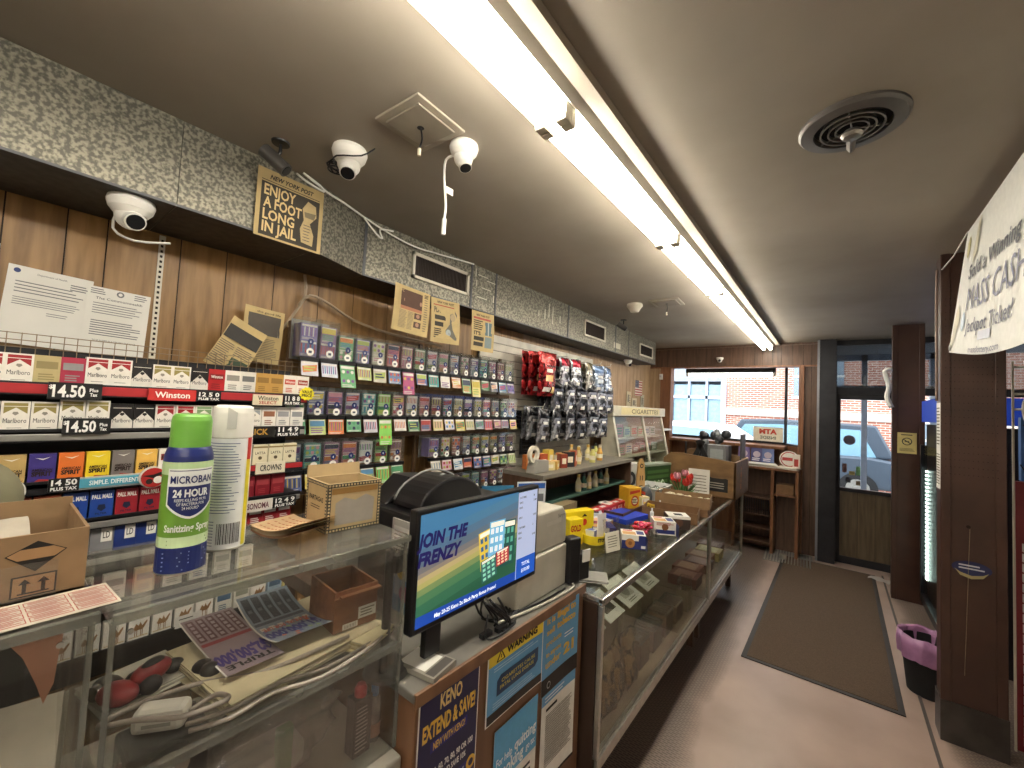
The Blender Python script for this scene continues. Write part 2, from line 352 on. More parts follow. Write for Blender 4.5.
def car(label, loc, body, rz=0, suv=False):
    c = root('parked_car', label, 'car', loc, rz)
    Bm = mat('car_'+body.strip('#'), body, .3, .2, var=.03)
    t = 1.56 if not suv else 1.7
    low = [(-2.2, .35), (2.2, .35), (2.25, .7), (2.1, .85), (1.0, .95), (-1.6, 1.0), (-2.15, .92), (-2.25, .6)]
    top = [(1.15, .93), (.35, t-.02), (-.2, t), (-.9, t-.03), (-1.75, .98)] if not suv else [(1.25, .93), (.8, t-.05), (0, t), (-1.7, t-.04), (-2.0, .98)]
    MB().prism(low, -.85, .85, Bm).build('car_body', c, bevel=.05)
    MB().prism(top, -.72, .72, Bm).build('roof', c, bevel=.04)
    G = flat('#7fa3b4', .15)
    k = [(x*.86+.02, .96+(z-.93)*.8) for x, z in top]
    for s in (-1, 1):
        MB().prism(k, s*.715, s*.735, G).build('side_window', c)
    MB().box(-.15, -.745, .95, -.08, -.73, t-.1, Bm).build('door_pillar', c)
    for x in (-1.4, 1.4):
        for s in (-1, 1):
            mb = MB(); mb.cyl((x, s*.68, .33), (x, s*.88, .33), .33, BLKM, n=24); mb.cyl((x, s*.87, .33), (x, s*.895, .33), .2, ALU, n=16); mb.build('wheel', c)
    return c
car('white sedan parked outside the shop window', (-2.6, 9.4, -.14), '#e6e8ea', pi)
car('dark grey car parked beyond the white sedan', (-1.0, 12.2, -.14), '#4b5560', pi, True)
car('pale blue car parked outside the glass door', (3.3, 9.3, -.14), '#a9b8cc', pi)
t = root('street_tree', 'green leafy tree standing across the street right of the door', 'tree', (6.4, 11.3, -.14))
MB().cyl((0, 0, 0), (0, 0, 2.6), .14, mat('bark', '#5b4a38', .9), r1=.08).build('trunk', t)
mb = MB(); GL = mat('foliage', '#5f8c3a', .8, var=.5, scale=6)
for i in range(420):
    a = rnd.uniform(0, 2*pi); q = rnd.uniform(-1, 1); R_ = 1.35*rnd.uniform(.5, 1)
    p = Vector((R_*cos(a)*math.sqrt(1-q*q), R_*sin(a)*math.sqrt(1-q*q), 3.1+q*R_*1.1)); s = rnd.uniform(.12, .25)
    e = Matrix.Rotation(rnd.uniform(0, 6), 4, 'Z') @ Matrix.Rotation(rnd.uniform(0, 3), 4, 'X')
    mb.add([p+(e @ Vector(v)) for v in ((-s, 0, 0), (0, -s*.5, 0), (s, 0, 0), (0, s*.5, .03))], [(0, 1, 2, 3)], GL)
mb.build('crown', t)
# columns
def column(n, x0, y0, x1, y1, kick=0):
    mb = MB(); mb.box(x0, y0, 0, x1, y1, CZ, COLB)
    for a in (x0, x1-.03): mb.box(a-.004, y0-.006, 0, a+.034, y0, CZ, COLB)
    o = struct(mb, n, .003)
    if kick: MB().box(x0-.006, y0-.012, 0, x1+.006, y1, kick, mat('scuffed_kick_plate', '#4d4641', .35, .4, c2='#3a342f')).build('kick_plate', o)
    return o
c1 = column('trim_5', .432, 5.25, .645, 5.36); c2 = column('trim_6', .45, 3.14, .673, 3.27, .2)
c1.name = 'trim_5'
mb = MB()
for i in range(12):
    for j in range(26): mb.disc(.465+i*.0165, 1.35+j*.037, .0022, GROOVE, y=3.1335, n=5)
mb.build('perforations', c2)
mb = MB(); mb.tube([(.55, 3.13, 1.08), (.545, 3.13, .9), (.54, 3.13, .7), (.53, 3.13, .35)], .0012, flat('#8f7f63'), 5); mb.disc(.545, 1.09, .008, GROOVE, y=3.132); mb.build('scratch_line', c2)
struct(MB().box(.405, -2.1, .0, .42, 5.9, .004, mat('floor_strip', '#4a4340', .5)), 'trim_7')
# galvanised duct
GB = mat('duct_seam', '#54565a', .5, .4)
dk = root('air_duct', 'mottled galvanised steel air duct running along the ceiling over the wall racks', 'duct', (-1.9, 0, 2.217))
def wrl(mb): return mb.warp(lambda q: (q.x+1.9, q.y, q.z-2.217))
def ductseg(pts, nm='duct_section'):
    mb = MB(); P = pts; n = len(P); z0, z1 = 2.217, CZ-.002
    v = [(x, y, z0) for x, y in P]+[(x, y, z1) for x, y in P]
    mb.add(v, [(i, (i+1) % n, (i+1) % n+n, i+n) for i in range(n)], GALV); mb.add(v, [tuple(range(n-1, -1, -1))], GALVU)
    return wrl(mb).build(nm, dk)
D1, D2 = -1.78, -1.905
ductseg([(WX, -4.1), (D1, -4.1), (D1, .37), (WX, .37)]); ductseg([(WX, .372), (D1, .372), (D1, .84), (WX, .84)])
ductseg([(WX, .842), (D1, .842), (D2, 1.16), (WX, 1.16)])
for a, b in ((1.162, 1.95), (1.952, 2.2), (2.202, 3.22), (3.222, 4.25), (4.252, 4.62), (4.622, 5.55)): ductseg([(WX, a), (D2, a), (D2, b), (WX, b)])
mb = MB()
for y in (1.161, 1.951, 2.201, 3.221, 4.251, 4.621): mb.box(D2, y-.008, 2.217, D2+.004, y+.008, CZ, GB)
mb.box(D1, -4.1, 2.217, D1+.003, .84, 2.225, GB); mb.box(D2, 1.16, 2.217, D2+.003, 5.55, 2.225, GB)
wrl(mb).build('seam_strip', dk)
mb = MB()
for y, z, w_, h_ in ((1.99, 2.47, .004, .05), (2.06, 2.46, .05, .006), (2.15, 2.44, .05, .006), (2.0, 2.4, .004, .04), (2.1, 2.38, .05, .006), (2.18, 2.33, .005, .05), (2.06, 2.31, .05, .006), (2.9, 2.4, .006, .12), (2.96, 2.37, .005, .15), (2.84, 2.36, .006, .08), (3.08, 2.36, .006, .06), (2.75, 2.35, .005, .05), (4.3, 2.3, .09, .06)):
    wrl(MB().box(D2+.0005, y-w_, z-h_/2, D2+.0015, y+w_, z+h_/2, flat('#c9c5b4', .8))).build('tape_scrap', dk)
DV = mat('vent_louver', '#2c211b', .6, scale=20, stretch=(1, 30, 1))
for y0, y1, z0, z1 in ((1.46, 1.92, 2.29, 2.44), (3.52, 3.98, 2.29, 2.45), (4.96, 5.42, 2.28, 2.43)):
    mb = MB(); t = .018
    mb.box(D2, y0, z0, D2+.012, y1, z0+t, CREAM).box(D2, y0, z1-t, D2+.012, y1, z1, CREAM).box(D2, y0, z0, D2+.012, y0+t, z1, CREAM).box(D2, y1-t, z0, D2+.012, y1, z1, CREAM)
    g = wrl(mb).build('vent_grille', dk)
    mb = MB(); mb.box(D2+.001, y0+t, z0+t, D2+.002, y1-t, z1-t, DV)
    k = int((y1-y0-.04)/.012)
    for i in range(k): mb.box(D2+.002, y0+t+i*.012, z0+t, D2+.007, y0+t+i*.012+.003, z1-t, DV)
    wrl(mb).build('louvers', g)
# ================================================================ CEILING THINGS
GLX = -.665
YS = [-1.12, -.05, 1.0, 2.06, 3.1, 4.15, 5.12, 6.0]
NT = mat('lamp_holder', '#d6d0bd', .5)
fix_names = ['continued unseen behind the photographer', 'nearest in view', 'second in view', 'third in view', 'fourth in view', 'fifth in view', 'sixth in view, at the shop window']
for i in range(7):  # first one continues the row out of view, adding light near the camera
    y0, y1 = YS[i], YS[i+1]; L_ = y1-y0
    f = root('fluorescent_fixture', 'twin-tube fluorescent ceiling fixture in the long row, '+fix_names[i], 'ceiling light', (GLX, y0, CZ), 0, 'twin-tube fixtures in the long ceiling row')
    MB().prism([(-.062, -.05), (-.03, -.03), (.03, -.03), (.062, -.05), (.068, -.0), (-.068, 0)], .0, L_, WHT).build('housing', f)
    for s in (-1, 1):
        MB().cyl((s*.036, .03, -.075), (s*.036, L_-.03, -.075), .0165, TUBE, n=12, cap=False).build('tube', f)
        for y in (.0, L_-.03): MB().box(s*.036-.018, y, -.098, s*.036+.018, y+.03, -.04, NT).build('lamp_holder', f, bevel=.004)
mb = MB(); mb.box(GLX+.085, -1.1, CZ-.03, GLX+.13, 6.05, CZ, mat('ceiling_rail', '#94897a', .6)); struct(mb, 'trim_8')
f = root('fluorescent_fixture', 'single white fluorescent fixture hung inside the shop window bay', 'ceiling light', (-1.70, 6.30, 2.235))
MB().box(0, -.04, -.06, 1.1, .04, 0, DKMET).build('housing', f); MB().cyl((.03, 0, -.085), (1.07, 0, -.085), .019, emis('tube_dim', '#fffaf0', 6), n=12).build('tube', f)
MB().box(0, -.02, -.11, .03, .02, -.05, NT).build('lamp_holder', f); MB().box(1.07, -.02, -.11, 1.1, .02, -.05, NT).build('lamp_holder', f)
for i, y0 in enumerate((-3.9, -2.8, -1.7)):  # unseen second row, added to brighten the near end of the shop
    f = root('fluorescent_fixture', 'added twin-tube fill fixture in an unseen row behind the photographer, %s from the back wall' % ORD[i], 'ceiling light', (1.05, y0, CZ), 0)
    MB().prism([(-.062, -.05), (-.03, -.03), (.03, -.03), (.062, -.05), (.068, -.0), (-.068, 0)], .0, 1.05, WHT).build('housing', f)
    for s in (-1, 1):
        MB().cyl((s*.036, .03, -.075), (s*.036, 1.02, -.075), .0165, TUBE, n=12, cap=False).build('tube', f)
        for y in (.0, 1.02): MB().box(s*.036-.018, y, -.098, s*.036+.018, y+.03, -.04, NT).build('lamp_holder', f, bevel=.004)
# round diffuser
v = root('round_ceiling_vent', 'round grey metal ceiling vent with concentric rings and a central knob', 'vent', (.035, 1.60, CZ))
GV = mat('vent_grey_metal', '#6e6a66', .35, .5)
MB().lathe([(.137, 0), (.137, -.008), (.13, -.016), (.097, -.02), (.095, -.004)], GV, n=48).build('outer_ring', v)
MB().lathe([(.0, -.001), (.096, -.001)], BLKM, n=32).build('throat', v)
mb = MB(); BRS = mat('ring_steel', '#a5a099', .28, .8)
for r in (.04, .058, .078): mb.lathe([(r, -.01), (r+.003, -.022), (r-.002, -.022), (r, -.01)], BRS, n=36)
for a in (.4, 2.5, 4.6): mb.tube([(0, 0, -.018), (.096*cos(a), .096*sin(a), -.014)], .0025, BRS, 6, 0)
mb.build('rings', v)
MB().lathe([(0, -.05), (.022, -.047), (.028, -.038), (.02, -.025), (.0, -.022)], BRS, n=24).build('knob', v)
MB().prism([(-.012, -.03), (.012, -.03), (.003, -.045), (-.003, -.045)], .0, .095, BRS).build('pointer', v)
# hatches
def hatch(loc, rz, s, label):
    h = root('access_hatch', label, 'ceiling hatch', loc, rz)
    MB().box(-s, -s, -.008, s, s, 0, mat('hatch_frame', '#a39a8a', .5)).build('hatch_frame', h, bevel=.003)
    MB().box(-s*.76, -s*.76, -.014, s*.76, s*.76, -.008, mat('hatch_panel', '#8c8375', .6)).build('hatch_panel', h, bevel=.002)
    mb = MB(); mb.lathe([(0, -.015), (.012, -.015)], BLKM, n=12); mb.tube([(0, 0, -.012), (.004, .006, -.05), (.0, .0, -.085)], .003, BLK, 6); mb.cyl((0, 0, -.085), (0, 0, -.11), .006, flat('#c9bfa8')); mb.build('cut_wire', h)
hatch((-1.10, .845, CZ), radians(2), .105, 'square painted ceiling hatch with a wire hanging through its middle, near the cameras')
hatch((-1.12, 3.50, CZ), radians(3), .12, 'square ceiling hatch further down the room, beside the smoke detector')
def domecam(label, loc, look, wire=True, s=1.0):
    c = root('dome_camera', label, 'security camera', loc)
    MB().lathe([(.0, 0), (.052*s, 0), (.055*s, -.012*s), (.05*s, -.03*s), (.038*s, -.045*s), (.0, -.05*s)], WHT, n=28).build('mount_base', c)
    d = Vector(look).normalized(); mb = MB(); cen = Vector((0, 0, -.05*s))
    mb.ball(tuple(cen), .036*s, WHT, 20, 12); mb.cyl(cen+d*.015*s, cen+d*.045*s, .026*s, WHT, r1=.025*s, n=20); mb.build('eyeball', c)
    mb = MB(); mb.cyl(cen+d*.044*s, cen+d*.0475*s, .021*s, BLK, n=20); mb.build('lens', c)
    return c
cA = domecam('white dome camera under the duct beside the wall papers', (-1.86, .27, 2.217), (.9, .15, -.5), s=1.15)
MB().tube([(-.06, -.02, -.01), (-.07, -.03, -.09), (-.03, .02, -.125), (.0, .11, -.11)], .004, PAPER).build('cable', cA)
cB = domecam('white dome camera on the ceiling with black cable coiled at its side', (-1.44, .79, CZ), (.35, -.25, -.8), s=1.15)
mb = MB(); mb.tube([(-.05, .0, -.01), (-.09, -.03, -.03), (-.12, .01, -.05), (-.09, .03, -.02), (-.11, -.03, -.03), (-.08, .02, -.06), (-.05, -.03, -.05), (.02, -.06, -.06), (.08, .0, -.05), (.1, .04, -.01)], .003, BLK, 6)
for i in range(2): mb.tube([(-.1+.03*cos(a)+i*.01, .03*sin(a), -.03-.02*i) for a in [k*.7 for k in range(10)]], .003, BLK, 6)
mb.build('cable', cB)
cC = domecam('white dome camera on the ceiling with a white cable hanging down', (-1.06, 1.01, CZ), (.3, .0, -.9), s=.95)
mb = MB(); mb.tube([(-.03, -.01, -.03), (-.07, -.02, -.04), (-.085, -.01, -.1), (-.08, .0, -.2), (-.085, .0, -.27), (-.083, .0, -.31)], .0045, WHT, 8); mb.cyl((-.083, .0, -.25), (-.084, .0, -.31), .008, WHT); mb.box(-.085, -.0, -.15, -.082, .035, -.125, PAPER); mb.build('cable', cC)
domecam('small white dome camera under the far end of the duct', (-2.02, 4.9, 2.217), (.8, -.35, -.45), s=.95)
c = domecam('white round camera on the dark wood header above the shop window', (-1.22, DY-.02, 2.36), (0.1, -1, -.1), s=.8)
s = inst(MB().lathe([(0, 0), (.065, 0), (.068, -.02), (.06, -.03), (.045, -.05), (.035, -.07), (0, -.075)], CREAM, n=28).mesh(), 'smoke_detector', 'cream smoke detector on the ceiling above the duct middle', 'smoke detector', (-1.38, 3.45, CZ))
def bullet(label, loc, d):
    c = root('bullet_camera', label, 'security camera', loc)
    mb = MB(); mb.lathe([(0, 0), (.032, 0), (.03, -.006), (0, -.008)], BLK, n=20); mb.tube([(0, 0, -.005), (0, 0, -.04), (-.01, -.01, -.055)], .006, BLK); mb.build('mount', c)
    d = Vector(d).normalized(); p = Vector((-.01, -.01, -.07)); mb = MB(); mb.cyl(p-d*.05, p+d*.05, .026, mat('camera_grey', '#5d5a57', .4, .5), n=20); mb.build('camera_body', c)
    MB().cyl(p+d*.05, p+d*.053, .02, BLK, n=18).build('lens', c)
bullet('dark bullet camera on a black ceiling mount above the old tabloid page', (-1.62, .62, CZ), (.4, .55, -.55))
bullet('small black bullet camera on the ceiling above the second duct vent', (-1.72, 4.02, CZ), (.7, .3, -.5))
c = inst(MB().tube([(D1+.03, .74, 2.50), (-1.7, .76, 2.46), (-1.72, .84, 2.46), (-1.76, .84, 2.5), (-1.74, .76, 2.51), (-1.77, .88, 2.49), (-1.8, .98, 2.49), (-1.87, 1.14, 2.495), (-1.885, 1.3, 2.475), (-1.88, 1.45, 2.46), (-1.885, 1.62, 2.475), (-1.89, 1.85, 2.5), (-1.89, 1.95, 2.51)], .0045, WHT, 7).tube([(-1.86, 1.12, 2.49), (-1.87, 1.2, 2.44), (-1.875, 1.24, 2.43), (-1.87, 1.22, 2.47), (-1.87, 1.3, 2.49)], .0045, WHT, 7).mesh(), 'white_cable', 'white cable looped along the top edge of the duct', 'cable', (0, 0, 0))
inst(MB().tube([(-2.13, .80, 1.76), (-2.12, .93, 1.99), (-2.12, .98, 2.1), (-2.12, .97, 2.2)], .007, flat('#a08c72'), 8).tube([(-2.12, .95, 2.04), (-2.11, 1.0, 2.10), (-2.11, 1.1, 2.08), (-2.11, 1.25, 2.02), (-2.11, 1.5, 1.985), (-2.11, 1.9, 1.97)], .007, flat('#a08c72'), 8).mesh(), 'tan_cable', 'tan cable stapled across the panelling above the ticket bins', 'cable', (0, 0, 0))
mb = MB(); mb.box(0, 0, 0, .004, .02, .52, CREAM)
for i in range(24): mb.box(.004, .006, .01+i*.021, .0045, .014, .02+i*.021, GROOVE)
inst(mb.mesh(), 'shelf_standard', 'white slotted shelf standard screwed to the wood panelling', 'shelf rail', (WX+.001, .405, 1.69))
# ================================================================ CIGARETTE RACK (left wall)
RX = -1.82                          # front faces of the packs
rk = root('cigarette_rack', 'black tiered cigarette rack on the left wall with red and grey price rails', 'display rack', (RX, -.45, .6))
def rl(mb): return mb.warp(lambda q: (q.x-RX, q.y+.45, q.z-.6))
RT = mat('rack_black', '#17161a', .5); WIRE = mat('grid_wire', '#8c7a63', .5, .5)
rows = [1.588, 1.452, 1.300, 1.176, 1.062, .905, .755]
RY1 = .875
rl(MB().box(-2.0, -.45, .6, -1.985, RY1, 1.70, RT)).build('back_panel', rk)
for z in rows:
    rl(MB().box(-1.985, -.45, z-.012, RX+.012, RY1, z, RT).box(RX+.006, -.45, z-.03, RX+.012, RY1, z+.008, RT)).build('shelf', rk)
mb = MB()
for i in range(46): mb.cyl((-1.98, -.44+i*.03, 1.66), (-1.98, -.44+i*.03, 1.745), .0013, WIRE, n=5)
for z in (1.70, 1.722, 1.743): mb.cyl((-1.98, -.45, z), (-1.98, .92, z), .0015, WIRE, n=5)
rl(mb).build('wire_grid', rk)
R = flat('#a8242a'); GR = mat('grey_rail', '#8f8d89', .35, .3)
def rail(y0, y1, z0, z1, m, dx=.014, **k): return rl(MB().box(RX+.008, y0, z0, RX+dx, y1, z1, m)).build('price_rail', rk, bevel=.002, **k)
rail(-.45, .875, 1.562, 1.590, R, label='red price rail')
for i in (1, 3, 4, 5): rail(-.45, .875, rows[i]-.026, rows[i]-.006, GR)
rail(.60, .875, 1.285, 1.306, R, .016, label='red price rail')
rail(.142, .395, 1.274, 1.312, mat('rail_clear', '#a9a9a6', .3), .02)
def onrack(y0, y1, z0, z1, x=RX+.024):      # local frame looking at the rack: x -> world y
    return Matrix(((0, -1, 0, x), (1, 0, 0, y0), (0, 0, 1, z0), (0, 0, 0, 1)))
def psign(y0, y1, z0, z1, price, big=True, tax='Plus Tax', tilt=0):
    w, h = y1-y0, z1-z0; mb = MB(onrack(y0, y1, z0, z1)); B = flat('#101012'); Wt = flat('#f2f2ee')
    mb.box(0, 0, 0, w, .006, h, B)
    if big:
        mb.text(price, Wt, w*.08, h*.16, h*.68, w*.60, bold=.03, align='L'); mb.text('$', Wt, w*.05, h*.62, h*.22, bold=.02)
        mb.text('Plus', Wt, w*.84, h*.5, h*.2, w*.17, bold=.03); mb.text('Tax', Wt, w*.84, h*.22, h*.2, w*.15, bold=.03)
    else:
        mb.text(price, Wt, w*.5, h*.48, h*.42, w*.84, bold=.03); mb.text('PLUS TAX', Wt, w*.5, h*.1, h*.24, w*.86, bold=.04)
    return rl(mb).build('price_sign', rk)
psign(.122, .235, 1.548, 1.598, '14.50'); psign(.158, .262, 1.444, 1.492, '14.50')
psign(.142, .205, 1.276, 1.315, '14 50', False); psign(.478, .552, 1.556, 1.59, '12 5 0', False); psign(.775, .845, 1.548, 1.59, '11 8 8', False)
psign(.755, .85, 1.418, 1.462, '11 4 9', False); psign(.765, .855, 1.128, 1.17, '12 4 9', False)
def bsign(y0, y1, z0, z1, t, bgc, fg, t2=None, nm='brand_sign'):
    w, h = y1-y0, z1-z0; mb = MB(onrack(y0, y1, z0, z1)); mb.box(0, 0, 0, w, .006, h, flat(bgc))
    if t2: mb.text(t, flat(fg), w*.5, h*.48, h*.4, w*.7, bold=.02); mb.text(t2, flat('#a32a2a'), w*.5, h*.12, h*.28, w*.6, bold=.02)
    else: mb.text(t, flat(fg), w*.5, h*.26, h*.5, w*.74, bold=.025)
    return rl(mb).build(nm, rk)
bsign(.345, .475, 1.553, 1.592, 'Winston', '#c8302c', '#f4efe6'); bsign(.66, .77, 1.546, 1.588, 'Winston', '#d9cfb4', '#55524a', 'SELECT')
bsign(.55, .75, 1.418, 1.462, 'MAVERICK', '#15130f', '#b48a3c'); bsign(.69, .80, 1.272, 1.318, 'CROWNS', '#d8d0bb', '#2c2a28'); bsign(.655, .762, 1.126, 1.17, 'SONOMA', '#d8d0c8', '#5c2634')
bsign(.205, .365, 1.281, 1.308, 'SIMPLE. DIFFERENT.', '#4fa0b8', '#eef4f4')
for yy, zz in ((.065, 1.288), (.375, 1.297)):
    mb = MB(onrack(yy, 0, zz, 0, RX+.03)); mb.lathe([(0, -.006), (.036, -.006), (.036, 0), (0, 0)], flat('#d7d3cb'), M=mb.M @ Matrix.Rotation(radians(90), 4, 'X'), n=26)
    mb.disc(0, 0, .032, flat('#a82420'), y=-.0075, n=24); mb.poly([(-.03, .008), (0, -.002), (.03, .012), (.02, .018), (0, .01)], flat('#1a1412'), -.008); mb.disc(.012, -.008, .012, flat('#e8e2da'), y=-.0085); mb.disc(-.01, -.012, .009, flat('#1c1512'), y=-.008)
    rl(mb).build('round_badge', rk)
# ---- packs
PW, PH, PD = .0535, .086, .022
def pack(kind):
    mb = MB(); w, h = PW/2, PH; W_ = '#e6e2da'
    k = kind.split(':'); t = k[0]; c = k[1] if len(k) > 1 else '#a82020'
    def body(cc): mb.box(-w, 0, 0, w, PD, h, flat(cc, .35))
    if t == 'chev':          # white pack with a coloured roof
        dark = len(k) > 2; body(c if dark else W_)
        if dark: mb.poly([(-w, h*.36), (-w, h*.02), (w, h*.02), (w, h*.36), (0, h*.72)], flat('#d8d4cc'))
        else: mb.poly([(-w*.82, h*.95), (-w*.82, h*.60), (0, h*.80), (w*.82, h*.60), (w*.82, h*.95)], flat(c))
        mb.fr(-w*.82, h*.83, w*.82, h*.85, flat('#efeae0'), -.001)
        mb.poly([(-.006, h*.60), (0, h*.54), (.006, h*.60), (.004, h*.66), (-.004, h*.66)], flat('#8f8a80' if not dark else c), -.0012)
        mb.text('Marlboro', INK, 0, h*.30, h*.15, w*1.6, bold=.0); mb.fr(-w*.5, h*.12, w*.5, h*.14, flat('#8a8680'))
    elif t == 'spirit':
        body(c); mb.fr(-w, h*.55, w, h, flat(c)); mb.poly([(-w*.6, h*.88), (0, h*.8), (w*.6, h*.9), (0, h*.84)], flat('#e2dfd8'), -.0008)
        mb.text('AMERICAN', flat('#2a1a14'), 0, h*.42, h*.09, w*1.5, bold=.03); mb.text('SPIRIT', flat('#2a1a14'), 0, h*.26, h*.14, w*1.5, bold=.05)
        mb.poly([(-w*.7, h*.02), (-w*.2, h*.16), (w*.8, h*.12), (w*.9, h*.2), (w*.5, h*.0)], flat('#9c2b22'), -.001)
    elif t == 'pall':
        body(c); mb.fr(-w*.95, h*.66, w*.95, h*.93, flat(c), -.0005); mb.text('PALL MALL', flat('#f0ece4'), 0, h*.72, h*.15, w*1.75, bold=.04)
        mb.poly([(-.01, h*.35), (0, h*.25), (.01, h*.35), (.007, h*.5), (-.007, h*.5)], flat('#1c2440'), -.001); mb.text('FILTER', flat('#1c2440'), 0, h*.14, h*.07, w, bold=.02)
        mb.fr(-w, 0, w, h*.06, flat('#1d2c6a'), -.001)
    elif t == 'ld':
        body(c); mb.fr(-w*.1, h*.45, w*.85, h*.95, flat('#ece9e2'), -.001); mb.text('LD', INK, w*.37, h*.58, h*.24, w*.6, y=-.0014, bold=.01)
    elif t == 'camel':
        body(W_); mb.text('CAMEL', flat('#6a5130'), 0, h*.82, h*.10, w*1.2, bold=.01)
        m = flat('#8a6234'); mb.poly([(-w*.55, h*.42), (-w*.3, h*.62), (-w*.05, h*.52), (w*.1, h*.66), (w*.3, h*.5), (w*.5, h*.6), (w*.72, h*.68), (w*.78, h*.62), (w*.5, h*.42), (w*.3, h*.36), (-w*.4, h*.36)], m, -.001)
        for x in (-.4, -.22, .15, .3): mb.fr(w*x, h*.14, w*x+.002, h*.4, m, -.0009)
        mb.fr(-w*.9, h*.1, w*.9, h*.14, flat('#c6b086'))
    elif t == 'plain':
        body(c); mb.fr(-w*.8, h*.55, w*.8, h*.8, flat(k[2]), -.0008); mb.lines(-w*.6, h*.15, w*.6, h*.4, 3, flat(k[2]), .5)
        if len(k) > 3: mb.text(k[3], flat('#f0ece4') if k[3] in ('Winston',) else INK, 0, h*.62, h*.12, w*1.4, bold=.02)
    elif t == 'latta':
        body('#d8d0b4'); mb.fr(-w, h*.84, w, h*.92, flat('#8a7748')); mb.text('LATTA', INK, 0, h*.55, h*.12, w*1.4); mb.disc(0, h*.38, .007, flat('#5c5138')); mb.fr(-w*.8, h*.1, w*.8, h*.12, flat('#b7a877'))
    return mb.mesh('pack')
PK = {}
def pk(kind):
    if kind not in PK: PK[kind] = pack(kind)
    return PK[kind]
M_, G_, K_, P_, S_ = 'chev:#a02026', 'chev:#97894c', 'chev:#1d1b1c:d', 'chev:#b03050', 'chev:#9aa0a4'
desc = {M_: 'white pack with a red chevron', G_: 'white pack with a gold chevron', K_: 'black pack with a white chevron', P_: 'white pack with a pink chevron', S_: 'white pack with a silver chevron'}
RN = ['top row', 'second row', 'third row', 'fourth row', 'fifth row', 'sixth row', 'lowest row']
R1 = [M_, M_, 'plain:#b5a678:#8f8258', 'plain:#a8324a:#8b8b8b', M_, M_, K_, G_, G_, K_, 'plain:#b02024:#801418:Winston', 'plain:#e2ded6:#8b8880', 'plain:#d8d4cc:#6a6a6a', 'plain:#b48c46:#8a6830', 'plain:#b48c46:#8a6830', 'plain:#e6e0d6:#c04a3c:Winston', 'plain:#e6e0d6:#a03830:Winston']
R2 = [G_, G_, G_, G_, G_, K_, K_, M_, M_, 'chev:#7c9a6a', 'chev:#7a90b4', G_, S_, 'plain:#e2ded6:#8a5a40', 'plain:#dcd8d2:#8b8b90', 'plain:#dcd8d2:#8b8b90']
R3 = ['spirit:#7cc0cc', 'spirit:#b59a62', 'spirit:#3a2f7a', 'spirit:#d8702c', 'spirit:#e0c62c', 'spirit:#77706c', 'spirit:#e0b458', 'plain:#e4dfd6:#8a2a28:L&M', 'plain:#e4dfd6:#8a2a28', 'latta', 'latta', 'latta', 'latta', 'latta', 'latta']
R4 = ['pall:#b8442e', 'pall:#c05a38', 'pall:#b8442e', 'pall:#c05a38', 'pall:#24489c', 'pall:#24489c', 'pall:#9a2430', 'pall:#9a2430', 'pall:#9a2430', 'pall:#9a2430', 'pall:#c8a040', 'plain:#c09c48:#a8863a', 'plain:#7c1c26:#9a3a40', 'plain:#7c1c26:#9a3a40', 'plain:#7c1c26:#9a3a40']
R5 = ['plain:#8c2028:#b84040', 'ld:#7c7c80', 'ld:#7c7c80', 'ld:#7c7c80', 'ld:#22387c', 'ld:#22387c', 'ld:#22387c', 'ld:#7c7c80', 'plain:#8a1c22:#d8d0c8', 'plain:#8a1c22:#d8d0c8', 'plain:#8a1c22:#d8d0c8', 'plain:#8a1c22:#d8d0c8', 'plain:#8a1c22:#d8d0c8', 'plain:#8a1c22:#d8d0c8']
R6 = ['plain:#c8c4ba:#8c8a84', 'plain:#c8c4ba:#5c6a84', 'plain:#c8c4ba:#8c8a84', 'plain:#b4a888:#8c8a84', 'plain:#c8c4ba:#8c8a84', 'plain:#c8c4ba:#5c6a84', 'plain:#c8c4ba:#8c8a84', 'plain:#c8c4ba:#8c8a84']
R7 = ['camel']*7+['plain:#d8d4c8:#44607c', 'plain:#d8d4c8:#8a8c7c', 'camel', 'plain:#9cb4c8:#44607c', 'plain:#d8c878:#44607c']
def cname(kind):
    if kind in desc: return desc[kind]
    k = kind.split(':')
    d_ = {'camel': 'white pack with a brown camel', 'latta': 'cream pack with a gold band', 'spirit': 'bright pack with a black two-line name', 'pall': 'pack with a white name across its top', 'ld': 'pack with a white square', 'chev': 'white pack with a coloured chevron', 'plain': 'cigarette pack with a printed band'}
    c = lin(k[1]) if len(k) > 1 else None
    def cw(c):
        r, g, b = [x**.4 for x in c]; mx, mn = max(r, g, b), min(r, g, b)
        if mx-mn < .09: return 'white' if mx > .88 else 'grey' if mx > .4 else 'black'
        if r == mx: return ('red' if g < .55 and b < .5*1.2 else 'orange' if b < .45 and g < .75 else 'yellow' if b < .55 and g > .8 else 'tan')
        if b == mx: return 'blue' if r < .75 else 'pale blue'
        return 'green'
    return (cw(c)+' ' if c and k[0] in ('spirit', 'pall', 'ld') else '')+d_[k[0]]
for r, (row, y0, pitch) in enumerate([(R1, .012, .0530), (R2, .012, .0555), (R3, .012, .0583), (R4, -.03, .0585), (R5, .105, .0550), (R6, .16, .075), (R7, .20, .0605)]):
    for i, kd in enumerate(row):
        z = rows[r]; y = y0+i*pitch
        if r == 1 and i in (3, 4): z += .008
        if r == 0 and i in (4, 5): z += .006
        inst(pk(kd), 'cigarette_pack', '%s, rack %s, %s from left' % (cname(kd), RN[r], ORD[i]), 'cigarette pack', (RX-rnd.uniform(0, .006), y+.0, z), H90+rnd.uniform(-.05, .05), 'cigarette packs in the '+RN[r])
mb = MB(onrack(.47, 0, .765, 0, RX+.03)); mb.fr(0, 0, .075, .04, PAPER); mb.lines(.01, .008, .06, .034, 2, GROOVE, .25, -.001)
rl(mb).build('handwritten_price_card', rk)
